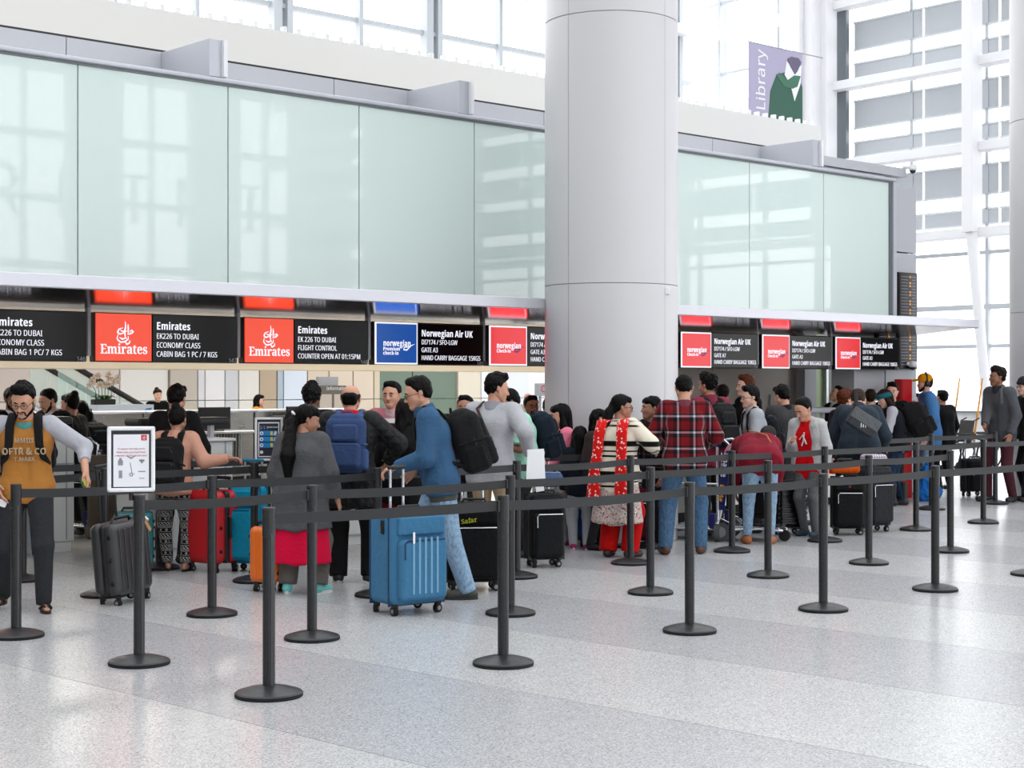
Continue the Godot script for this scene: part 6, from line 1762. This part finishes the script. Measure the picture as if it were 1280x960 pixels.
	p = person({"label": "man from behind in a red, black and white plaid shirt and blue jeans", "px": 856, "fy": 692, "top": 470, "yaw": 176, "look": [4, 22], "hunch": 10, "skin": tan1, "hair": "short", "w": 1.1, "sw": 0.185, "wear": [["plaid_shirt", cloth(Color(1, 1, 1), plaid, Vector3(6.4, 6.4, 6.4)), 0.16, 0.024, 0.97]], "collar": Color(0.4, 0.2, 0.24), "collar_h": 0.03, "legs": den.call(Color(0.28, 0.4, 0.52)), "legpuff": 0.02, "baggy": 0.012, "shoes": Color(0.3, 0.17, 0.12), "feet": [[0.19, -0.1, 14], [-0.15, 0.0, -14]], "rwl": Vector3(-0.2, 1.03, 0.26), "lwl": Vector3(0.2, 1.03, 0.26), "re": Vector3(-0.6, -0.6, -0.4), "le": Vector3(0.6, -0.6, -0.4)})
	p = person({"label": "person in a raspberry hooded top with black backpack, just right of the man in plaid", "px": 890, "z": 17.6, "top": 470, "yaw": -150, "look": [20, 4], "skin": brown, "hair": "curly", "w": 1.08, "wear": [["hooded_top", Color(0.5, 0.17, 0.25), 0.2, 0.028]], "collar": Color(0.5, 0.17, 0.25), "collar_h": 0.06, "legs": coal, "lwl": Vector3(0.16, 1.1, 0.3), "rwl": Vector3(-0.16, 1.1, 0.3)})
	backpack(p, "squarish black backpack on the person in the raspberry top", Color(0.110, 0.114, 0.120), 0.3, 0.5, 0.17, -0.06)
	p = person({"label": "young man with glasses in a light grey hoodie facing left, above the bending woman", "px": 945, "z": 17.8, "top": 486, "yaw": -82, "look": [4, 4], "skin": pale, "hair": "quiff", "glasses": true, "wear": [["hoodie", Color(0.66, 0.68, 0.71), 0.16, 0.024]], "collar": Color(0.66, 0.68, 0.71), "collar_h": 0.05, "legs": coal, "lwl": Vector3(0.14, 1.0, 0.3), "rwl": Vector3(-0.14, 1.0, 0.3)})
	backpack(p, "dark backpack on the young man in the light grey hoodie", Color(0.110, 0.120, 0.140), 0.28, 0.42, 0.14, -0.06)
	p = person({"label": "woman in a red sweater and pale jeans from behind, bending far forward", "px": 948, "fy": 680, "h": 1.62, "yaw": 176, "lean": 60, "hunch": 26, "headup": Vector3(-0.1, 0.0, 0.0), "look": [-20, 62], "skin": pale, "hair": "short", "hc": Color(0.16, 0.14, 0.14), "w": 1.2, "wear": [["sweater", Color(0.47, 0.08, 0.15), 0.1, 0.034]], "legs": den.call(light), "cut": 0.9, "shoes": Color(0.62, 0.36, 0.18), "feet": [[0.12, 0.0, 12], [-0.13, -0.02, -20]], "lwl": Vector3(0.2, 0.5, 0.45), "rwl": Vector3(-0.22, 0.46, 0.42)})
	strapline(p, 1.0, 0.008, mat("strap tan", Color(0.66, 0.45, 0.25), 0.6))
	p = person({"label": "boy in a red T-shirt and open pale grey hoodie looking down at his hand", "px": 1012, "fy": 670, "top": 500, "yaw": -42, "look": [-12, 26], "hunch": 10, "skin": tan1, "hair": "crop", "hc": Color(0.035, 0.03, 0.03), "w": 1.12, "hs": 1.06, "wear": [["t_shirt", Color(0.75, 0.01, 0.05), 0.2, 0.02, 0.0], ["hood_sleeve", Color(0.68, 0.68, 0.68), -0.28, 0.026]], "legs": Color(0.35, 0.35, 0.36), "shoes": Color(0.08, 0.17, 0.22), "feet": [[0.1, 0.02, 10], [-0.08, -0.02, -8]], "rw": [990, 552, -0.15], "lwl": Vector3(0.26, 0.68, 0.06), "rc": 0.5})
	for s in [1.0, -1.0]:
		var kb: float = p.k
		var ff: Vector3 = p.sx.cross(p.u).normalized()
		var fr := []
		for q in [[p.sc, 0.045], [p.chest, 0.06], [p.waist, 0.06], [p.pel, 0.07]]:
			fr.append([q[0] + p.sx * s * 0.125 * kb * p.wd + ff * 0.03, q[0] + p.sx * s * 0.15 * kb - ff * 0.02, q[1] * kb + 0.03, q[1] * kb + 0.03, 0.06, 0])
		var fl := []
		for q in 3:
			for w in 2:
				fl.append([fr[q][w], fr[q + 1][w], 0.068 * kb + 0.014, 0.068 * kb + 0.016, 0.05, 0])
		fl.append([fr[3][0], fr[3][0] - p.u * 0.12, 0.068 * kb + 0.016, 0.075 * kb, 0.05, 2])
		obj("hoodie_front", G.new().nets(fl, 0.02), cloth(Color(0.68, 0.68, 0.68)), p.o)
	obj("hood", G.new().nets([[p.nb + p.sx * 0.07 - p.u * 0.02, p.nb - p.sx.cross(p.u) * 0.09 - p.u * 0.03, 0.045, 0.06, 0.03, 0], [p.nb - p.sx * 0.07 - p.u * 0.02, p.nb - p.sx.cross(p.u) * 0.09 - p.u * 0.03, 0.045, 0.06, 0.03, 0]], 0.016), cloth(Color(0.68, 0.68, 0.68)), p.o)
	var bz: Vector3 = p.sx.cross(p.u).normalized()
	obj("shirt_print", G.new().tube([p.chest + bz * 0.128 * kk + p.sx * -0.05 - p.u * 0.03, p.chest + bz * 0.135 * kk + p.u * 0.02, p.chest + bz * 0.13 * kk + p.sx * 0.03 - p.u * 0.08], 0.008, 6).tube([p.chest + bz * 0.13 * kk + p.sx * 0.02 + p.u * 0.05, p.chest + bz * 0.132 * kk - p.u * 0.04, p.chest + bz * 0.13 * kk + p.sx * -0.03 - p.u * 0.1], 0.008, 6), mats.white, p.o)

	# --- at the counters and to the right
	person({"label": "man with auburn hair in a navy T-shirt facing left, by the bronze wall", "px": 938, "z": 19.6, "top": 472, "yaw": -70, "look": [-10, 0], "skin": pale, "hair": "quiff", "hc": Color(0.28, 0.13, 0.06), "wear": [["t_shirt", Color(0.03, 0.035, 0.06), 0.2, 0.022, 0.4]], "legs": coal})
	person({"label": "person in an olive quilted coat bent forward behind the young man in the grey hoodie", "px": 953, "z": 18.9, "top": 496, "yaw": -120, "lean": 16, "skin": pale, "hair": "short", "wear": [["coat", Color(0.05, 0.055, 0.05), 0.25, 0.03]], "legs": coal})
	person({"label": "dark head of a person at the counter between the raspberry top and the auburn-haired man", "px": 903, "z": 19.8, "top": 483, "yaw": 170, "skin": tan1, "hair": "crop", "hc": Color(0.05, 0.035, 0.03), "wear": [["shirt", Color(0.1, 0.1, 0.11), 0.1, 0.02]], "legs": coal})
	person({"label": "man in a charcoal tweed coat seen from behind, head bowed, left of the boy", "px": 986, "z": 18.2, "top": 483, "yaw": -160, "look": [10, 20], "hunch": 14, "skin": tan1, "hair": "quiff", "w": 1.12, "wear": [["coat", knitc.call(Color(0.3, 0.29, 0.3)), 0.35, 0.034]], "collar": Color(0.08, 0.075, 0.08), "legs": coal, "lwl": Vector3(0.16, 1.1, 0.32), "rwl": Vector3(-0.16, 1.1, 0.32)})
	person({"label": "agent in a black suit behind the counter leaning back with face turned up", "px": 1042, "z": 22.9, "h": 1.6, "yaw": -70, "lean": -14, "look": [-8, -24], "skin": tan1, "hair": "short", "wear": [["suit", blk, 0.2, 0.026]], "collar": Color(0.75, 0.75, 0.77), "legs": blk, "shoes": blk})
	p = person({"label": "man bending over in a slate hooded jacket, grey messenger bag across his back", "px": 1074, "z": 18.4, "h": 1.74, "yaw": 170, "lean": 22, "hunch": 34, "look": [0, 40], "skin": pale, "hair": "short", "hc": Color(0.2, 0.13, 0.09), "w": 1.14, "wear": [["hooded_jacket", Color(0.15, 0.19, 0.23), 0.14, 0.034]], "collar": Color(0.15, 0.19, 0.23), "collar_h": 0.08, "legs": Color(0.35, 0.3, 0.22), "shoes": blk, "lwl": Vector3(0.3, 0.8, 0.3), "rwl": Vector3(-0.26, 0.85, 0.3)})
	var mb := thing("messenger_bag", "slate grey messenger bag hanging across the back of the bending man", "bag", at(1078, 529, 18.0), turn(10))
	var tilt := Basis(Vector3(0, 0, 1), -0.55)
	obj("body", G.new().rbox(Vector3.ZERO, Vector3(0.36, 0.2, 0.1), 0.03, tilt), cloth(Color(0.22, 0.235, 0.25)), mb)
	obj("flap", G.new().rbox(tilt * Vector3(0, 0.05, 0.045), Vector3(0.37, 0.13, 0.03), 0.012, tilt), cloth(Color(0.36, 0.37, 0.38)), mb)
	obj("strap", G.new().tube([tilt * Vector3(-0.17, 0.08, 0.02), Vector3(-0.09, 0.26, 0.04), Vector3(-0.08, 0.38, 0.0)], 0.022, 8, 0.3, Vector3(0, 0, 1)), cloth(Color(0.2, 0.2, 0.21)), mb)
	for j in 3:
		obj("mark", G.new().box(tilt * Vector3(-0.02 + j * 0.025, -0.035 + j * 0.008, 0.052), Vector3(0.008, 0.05 - j * 0.01, 0.004), tilt * Basis(Vector3(0, 0, 1), 0.5)), mats.white, mb)
	person({"label": "person with short auburn hair behind the shoulder of the slate hooded jacket", "px": 1052, "z": 19.6, "top": 491, "yaw": 120, "skin": pale, "hair": "curly", "hc": Color(0.3, 0.13, 0.06), "wear": [["jacket", Color(0.1, 0.1, 0.11), 0.1, 0.022]], "legs": coal})
	person({"label": "brown-haired person in a brown coat between the slate jacket and the teal headband", "px": 1088, "z": 22.2, "top": 489, "yaw": 165, "skin": pale, "hair": "short", "hc": Color(0.12, 0.08, 0.05), "wear": [["coat", Color(0.17, 0.13, 0.1), 0.3, 0.026]], "legs": coal})
	p = person({"label": "woman with long brown hair, teal headband and pale grey sleeves, looking down", "px": 1122, "fy": 632, "top": 486, "yaw": -98, "look": [8, 26], "lean": 8, "hunch": 16, "skin": pale, "hair": "long", "fall": 0.3, "front": true, "hc": Color(0.12, 0.07, 0.045), "wear": [["top", Color(0.68, 0.68, 0.72), 0.14, 0.018], ["vest", Color(0.09, 0.1, 0.13), 0.14, 0.03, 0.0]], "legs": den.call(Color(0.13, 0.2, 0.3)), "shoes": Color(0.1, 0.09, 0.08), "boot": 0.22, "feet": [[0.09, 0.08, 4], [-0.09, -0.1, -4]], "lwl": Vector3(0.1, 1.0, 0.36), "rwl": Vector3(-0.1, 1.0, 0.36)})
	var hb2 := []
	var hs2 := []
	for j in 25:
		var t := TAU * j / 24
		hb2.append(p.hc + p.hb * Vector3(sin(t) * 0.089, 0.046 + cos(t) * 0.02, -0.014 + cos(t) * 0.103))
		hs2.append(p.hb * Vector3(sin(t), 0.1, cos(t)))
	obj("headband", G.new().tube(hb2, 0.034, 8, 0.3, hs2), cloth(Color(0.1, 0.36, 0.4)), p.o)
	bp = backpack(p, "big black backpack with red and white tag on the woman with the teal headband", Color(0.090, 0.090, 0.098), 0.34, 0.52, 0.3, -0.06)
	obj("tag_patch", G.new().box(p.chest + Vector3(0.16, -0.1, -0.34), Vector3(0.004, 0.03, 0.07)), mat("patch red", Color(0.7, 0.05, 0.07), 0.6), bp)
	person({"label": "dark-haired man's face showing in front of the red cabinet", "px": 1116, "z": 22.85, "top": 481, "yaw": -20, "skin": pale, "hair": "quiff", "wear": [["shirt", blk, 0.1, 0.02]], "legs": coal})
	p = person({"label": "man in a yellow cap and black headphones, blue zip jacket, facing left", "px": 1162, "fy": 622, "top": 470, "yaw": -92, "look": [0, 0], "skin": pale, "hair": "crop", "hc": Color(0.2, 0.13, 0.08), "beard": true, "w": 1.1, "wear": [["jacket", Color(0.29, 0.49, 0.71), 0.2, 0.03]], "collar": Color(0.29, 0.49, 0.71), "collar_h": 0.05, "legs": den.call(light), "shoes": Color(0.6, 0.65, 0.7), "sole": Color(0.85, 0.85, 0.85), "feet": [[0.1, -0.05, 4], [-0.1, 0.08, -4]]})
	var yc := cloth(Color(0.85, 0.56, 0.02))
	obj("cap", G.new().nets([[p.hc + p.hb * Vector3(0, 0.06, -0.025), p.hc + p.hb * Vector3(0, 0.064, 0.012), 0.097, 0.09, 0.02, 0], [p.hc + p.hb * Vector3(0, -0.07, -0.2), p.hc + p.hb * Vector3(0, -0.05, 0.2), 0.1, 0.1, 0.001, 4]], 0.012).nets([[p.hc + p.hb * Vector3(0.035, 0.055, 0.09), p.hc + p.hb * Vector3(0.025, 0.045, 0.15), 0.016, 0.012, 0.03, 0], [p.hc + p.hb * Vector3(-0.035, 0.055, 0.09), p.hc + p.hb * Vector3(-0.025, 0.045, 0.15), 0.016, 0.012, 0.03, 0], [p.hc + p.hb * Vector3(0, 0.058, 0.09), p.hc + p.hb * Vector3(0, 0.047, 0.165), 0.016, 0.012, 0.03, 0]], 0.008), yc, p.o)
	var hpn := G.new()
	var arc := []
	for j in 11:
		var t := PI * j / 10
		arc.append(p.hc + p.hb * Vector3(cos(t) * 0.104, 0.03 + sin(t) * 0.137, -0.02))
	hpn.tube(arc, 0.011, 8)
	for s in [1.0, -1.0]:
		hpn.ell(p.hc + p.hb * Vector3(s * 0.1, -0.0, -0.02), Vector3(0.024, 0.046, 0.04), p.hb)
	obj("headphones", hpn, mats.dark, p.o)
	person({"label": "woman with short brown hair whose face shows behind the man in the yellow cap", "px": 1149, "z": 25.5, "top": 494, "yaw": -60, "skin": pale, "hair": "short", "hc": Color(0.17, 0.1, 0.06), "wear": [["shirt", Color(0.3, 0.2, 0.2), 0.1, 0.02]], "legs": coal})
	person({"label": "person in a black jacket partly hidden behind the right side of the yellow-capped man", "px": 1181, "z": 25.0, "top": 490, "yaw": -150, "skin": tan1, "hair": "short", "wear": [["jacket", Color(0.03, 0.03, 0.04), 0.15, 0.028]], "legs": blk})
	p = person({"label": "tall man with high curly hair in a charcoal quilted jacket and plum trousers, looking left", "px": 1252, "fy": 627, "top": 461, "yaw": -62, "look": [-24, 0], "skin": Color(0.56, 0.38, 0.28), "hair": "curly", "hc": Color(0.09, 0.07, 0.06), "wear": [["jacket", knitc.call(Color(0.4, 0.41, 0.43)), 0.2, 0.03]], "collar": Color(0.2, 0.2, 0.22), "collar_h": 0.06, "legs": Color(0.26, 0.12, 0.15), "legpuff": 0.02, "shoes": Color(0.09, 0.085, 0.085), "feet": [[0.14, -0.06, 20], [-0.12, 0.12, -10]], "rw": [1231, 531, -0.2], "re": Vector3(-0.5, -0.8, -0.4), "rc": 0.4})
	obj("strap", G.new().tube([p.sc + p.sx * 0.1 + p.u * 0.1, p.sc + p.sx * 0.13 + p.u * 0.07 + p.sx.cross(p.u) * 0.09, p.chest + p.sx * 0.15 + p.sx.cross(p.u) * 0.13], 0.025, 8, 0.3, [p.u, p.u + p.sx.cross(p.u), p.sx.cross(p.u)]), cloth(Color(0.4, 0.41, 0.43)), p.o)
	p = person({"label": "person in a black peaked cap and glasses beside the second column", "px": 1287, "fy": 627, "top": 474, "yaw": -80, "skin": pale, "hair": "crop", "hc": Color(0.3, 0.25, 0.2), "glasses": true, "wear": [["jacket", Color(0.04, 0.045, 0.05), 0.2, 0.026]], "legs": blk})
	obj("cap", G.new().nets([[p.hc + p.hb * Vector3(0, 0.06, -0.025), p.hc + p.hb * Vector3(0, 0.064, 0.012), 0.098, 0.092, 0.02, 0], [p.hc + p.hb * Vector3(0, -0.07, -0.2), p.hc + p.hb * Vector3(0, -0.05, 0.2), 0.1, 0.1, 0.001, 4], [p.hc + p.hb * Vector3(0.03, 0.055, 0.09), p.hc + p.hb * Vector3(-0.03, 0.055, 0.09), 0.02, 0.02, 0.02, 0]], 0.013), cloth(coal), p.o)
	# agents
	person({"label": "bearded agent in a black suit behind the counter at the left edge, looking down", "px": 11, "z": 17.0, "top": 487, "yaw": 40, "look": [10, 16], "skin": deep, "hair": "crop", "beard": true, "wear": [["suit", blk, 0.2, 0.026]], "collar": Color(0.8, 0.8, 0.82), "legs": blk})
	p = person({"label": "bearded agent in a black suit and red tie, right of the mustard man's head", "px": 69, "z": 17.0, "top": 488, "yaw": -30, "look": [-14, 22], "skin": tan1, "hair": "crop", "beard": true, "hc": Color(0.04, 0.025, 0.02), "wear": [["suit", blk, 0.2, 0.026]], "collar": Color(0.8, 0.8, 0.82), "legs": blk})
	var af: Vector3 = p.sx.cross(p.u).normalized()
	obj("shirt_front", G.new().tube([p.nb + af * 0.06, p.chest + af * 0.118], [0.035, 0.012], 8, 0.4, af), mats.white, p.o)
	obj("tie", G.new().tube([p.nb + af * 0.078, p.chest + af * 0.125], [0.014, 0.02], 8, 0.4, af), cloth(Color(0.6, 0.03, 0.06)), p.o)
	person({"label": "agent with dark hair in a bun behind the woman with the green-trimmed backpack", "px": 93, "z": 17.4, "h": 1.52, "yaw": -110, "skin": brown, "hair": "bun", "hc": Color(0.05, 0.03, 0.025), "wear": [["jacket", blk, 0.2, 0.022]], "legs": blk})
	person({"label": "woman in an olive top standing far off at the foot of the escalator", "px": 196, "z": 30.5, "h": 1.53, "yaw": 30, "skin": pale, "hair": "bun", "hc": Color(0.14, 0.08, 0.05), "wear": [["top", Color(0.03, 0.045, 0.03), 0.1, 0.02]], "legs": blk})
	person({"label": "woman in a bright yellow top sitting far behind the counters, seen from the side", "px": 321, "z": 30.0, "h": 1.42, "yaw": 80, "skin": pale, "hair": "long", "fall": 0.16, "wear": [["top", Color(0.85, 0.55, 0.03), 0.1, 0.02]], "legs": blk})
	person({"label": "agent with glasses and black hair pulled back, above the mint shirt's backpack", "px": 662, "z": 17.7, "top": 498, "yaw": 20, "skin": Color(0.6, 0.36, 0.24), "hair": "short", "glasses": true, "wear": [["jacket", blk, 0.1, 0.022]], "collar": Color(0.75, 0.75, 0.77), "legs": blk})
	person({"label": "distant person with reddish hair far behind the agent with glasses", "px": 660, "z": 31.0, "top": 492, "yaw": 0, "skin": pale, "hair": "bald", "hc": Color(0.35, 0.15, 0.1), "wear": [["shirt", Color(0.8, 0.8, 0.8), 0.1, 0.02]], "legs": coal})
	person({"label": "person in black at the left edge of the middle column, almost hidden by it", "px": 687, "z": 18.3, "top": 500, "yaw": 180, "skin": tan1, "hair": "short", "wear": [["coat", blk, 0.2, 0.022]], "legs": blk})

# ---------------------------------------------------------------- small things
func small_things() -> void:
	# banner
	var z := 43.0
	var w := 2.3
	var hgt := 2.0
	var ban := thing("hanging_banner", "pale violet banner reading Library with a green jacket picture, hung beside the corner mast", "banner", at(970, 106, z))
	var vio := mat("banner violet", Color(0.66, 0.64, 0.74), 0.7)
	obj("cloth", G.new().box(Vector3.ZERO, Vector3(w, hgt, 0.012)), vio, ban)
	obj("rod", G.new().tube([Vector3(-w / 2 - 0.05, hgt / 2, 0), Vector3(w / 2 + 0.9, hgt / 2, 0)], 0.018, 6), mats.grey, ban)
	txt("lettering", "Library", 0.52, mats.white, ban, Transform3D(Basis(Vector3(0, 0, 1), PI / 2), Vector3(-w / 2 + 0.5, -hgt / 2 + 0.22, 0.008)), "Droid Sans", false, 0.004)
	var T := Transform3D(Basis.from_scale(Vector3(1.45, 1.03, 1)), Vector3(0.18, -hgt / 2 + 0.03, 0))
	obj("printed_jacket", G.new().poly(PackedVector2Array([Vector2(-0.36, 0.02), Vector2(-0.3, 0.75), Vector2(-0.12, 1.2), Vector2(0.2, 1.35), Vector2(0.55, 1.3), Vector2(0.66, 1.0), Vector2(0.66, 0.02)]), 0.006, 0.012, T), mat("banner green", Color(0.2, 0.36, 0.3), 0.7), ban)
	obj("printed_shirt", G.new().poly(PackedVector2Array([Vector2(0.12, 1.25), Vector2(0.18, 1.62), Vector2(0.3, 1.5), Vector2(0.52, 1.5), Vector2(0.64, 1.6), Vector2(0.6, 1.1), Vector2(0.42, 0.6), Vector2(0.3, 1.0)]), 0.012, 0.016, T), mats.white, ban)
	obj("printed_neck", G.new().poly(PackedVector2Array([Vector2(0.2, 1.68), Vector2(0.32, 1.76), Vector2(0.54, 1.76), Vector2(0.62, 1.66), Vector2(0.5, 1.4), Vector2(0.42, 1.3), Vector2(0.28, 1.5)]), 0.017, 0.02, T), mat("banner shade", Color(0.4, 0.36, 0.46), 0.7), ban)
	obj("printed_scarf", G.new().poly(PackedVector2Array([Vector2(-0.14, 1.2), Vector2(-0.02, 1.28), Vector2(0.18, 1.1), Vector2(0.4, 1.28), Vector2(0.6, 1.3), Vector2(0.5, 1.0), Vector2(0.35, 0.92), Vector2(0.1, 0.94)]), 0.017, 0.021, T), mat("banner scarf", Color(0.26, 0.44, 0.36), 0.7), ban)
	# departure boards on the pylon
	var dk := mat("board black", Color(0.025, 0.025, 0.03), 0.2)
	var rows := glow("board screen rows", Color(0.5, 0.5, 0.55), 0.35)
	var warm := glow("board screen amber", Color(0.9, 0.6, 0.2), 0.5)
	var row_mesh := [mesh_of([G.new().box(Vector3.ZERO, Vector3(0.18, 0.014, 0.002)), rows]), mesh_of([G.new().box(Vector3.ZERO, Vector3(0.09, 0.014, 0.002)), rows]), mesh_of([G.new().box(Vector3.ZERO, Vector3(0.05, 0.026, 0.002)), warm])]
	for k in 2:
		var o := thing("departure_board", "tall narrow departure board on the grey pylon, %s" % ["half hidden by the glass edge", "at the pylon's free edge"][k], "screen", Vector3([19.87, 20.41][k], 1.88, -GD - 0.105), 0.0, "departure boards")
		obj("housing", G.new().rbox(Vector3(0, 0.71, 0), Vector3(0.48, 1.44, 0.06), 0.008), mats.black, o)
		obj("screen", G.new().box(Vector3(0, 0.71, 0.031), Vector3(0.44, 1.4, 0.006)), dk, o)
		for r in 30:
			for e in 2:
				obj("screen_row", row_mesh[e], null, o).position = Vector3([-0.1, 0.14][e], 0.06 + r * 0.045, 0.035)
			if r % 3 != 1:
				obj("screen_time", row_mesh[2], null, o).position = Vector3(0.045, 0.06 + r * 0.045, 0.035)
	# red cabinet, call strip and cameras
	var c := at(1129, 487, 23.15)
	var rc := thing("red_cabinet", "tall bright red cabinet standing behind the teal headband woman", "cabinet", Vector3(c.x, 0, c.z))
	obj("body", G.new().rbox(Vector3(0, 0.86, 0), Vector3(0.28, 1.72, 0.12), 0.01), mat("cabinet red", Color(0.72, 0.03, 0.07), 0.45), rc)
	obj("side_trim", G.new().box(Vector3(-0.12, 0.86, 0.063), Vector3(0.03, 1.7, 0.01)), mat("cabinet dark red", Color(0.5, 0.02, 0.05), 0.45), rc)
	var ts := thing("warning_tape", "red and white checked tape strip hanging from the last screen", "tape", at(1074, 470, 23.2))
	for k in 8:
		for j in 3:
			obj("check", G.new().box(Vector3(-0.02 + j * 0.02, 0.12 - k * 0.033, 0), Vector3(0.02, 0.033, 0.004)), mats.white if (k + j) % 2 else mat("red", Color(0.8, 0.08, 0.1), 0.5), ts)
	for q in [[1141, 213, 24.1, "white dome camera on the top corner of the grey pylon"], [1141, 459, 24.1, "white dome camera low on the grey pylon beside the departure boards"]]:
		var o := thing("security_camera", q[3], "camera", at(q[0], q[1], q[2] - 0.25))
		obj("arm", G.new().tube([Vector3(-0.12, 0.05, -0.1), Vector3(0, 0.05, 0)], 0.03, 8), mats.white, o)
		obj("housing", G.new().lathe([Vector2(0.05, 0.0), Vector2(0.065, 0.02), Vector2(0.06, 0.08), Vector2(0, 0.09)]), mats.white, o)
		obj("dome", G.new().ell(Vector3(0, 0.0, 0), Vector3(0.05, 0.05, 0.05)), mat("dome", Color(0.2, 0.2, 0.22), 0.1), o)
	# wheelchairs with yellow poles by the window
	for q in [[1165, 30.0, 0], [1194, 30.5, 1], [1228, 31.0, 2]]:
		var o := thing("wheelchair", "folded black wheelchair with tall yellow pole, %s from the left by the window" % ["first", "second", "third"][q[2]], "wheelchair", at(q[0], 480, q[1]) * Vector3(1, 0, 1), turn(-70), "wheelchairs by the window")
		for s in [-1, 1]:
			var ring := []
			for j in 17:
				ring.append(Vector3(s * 0.22, 0.3 + 0.29 * sin(TAU * j / 16), 0.29 * cos(TAU * j / 16)))
			obj("wheel", G.new().tube(ring, 0.018, 6), mats.rubber, o)
			obj("frame", G.new().tube([Vector3(s * 0.2, 0.5, 0.3), Vector3(s * 0.2, 0.5, -0.2), Vector3(s * 0.2, 0.95, -0.28), Vector3(s * 0.2, 1.0, -0.4)], 0.016, 6).tube([Vector3(s * 0.2, 0.7, 0.25), Vector3(s * 0.2, 0.7, -0.25)], 0.022, 6).tube([Vector3(s * 0.2, 0.5, 0.3), Vector3(s * 0.2, 0.08, 0.42)], 0.014, 6), mats.black, o)
			obj("caster", G.new().cyl(Vector3(s * 0.2 - 0.015, 0.07, 0.4), Vector3(s * 0.2 + 0.015, 0.07, 0.4), 0.07, 12), mats.rubber, o)
		obj("seat", G.new().rbox(Vector3(0, 0.5, 0.03), Vector3(0.4, 0.04, 0.42), 0.012), mats.black, o)
		obj("backrest", G.new().rbox(Vector3(0, 0.75, -0.25), Vector3(0.4, 0.42, 0.03), 0.012, Basis(Vector3(1, 0, 0), -0.15)), mats.black, o)
		if q[2] < 2:
			obj("pole", G.new().tube([Vector3(0.16, 0.55, -0.3), Vector3(0.16, 1.25, -0.42), Vector3(0.16, 1.76, -0.5)], [0.022, 0.018, 0.014], 8), mat("pole yellow", Color(0.8, 0.53, 0.03), 0.5), o)
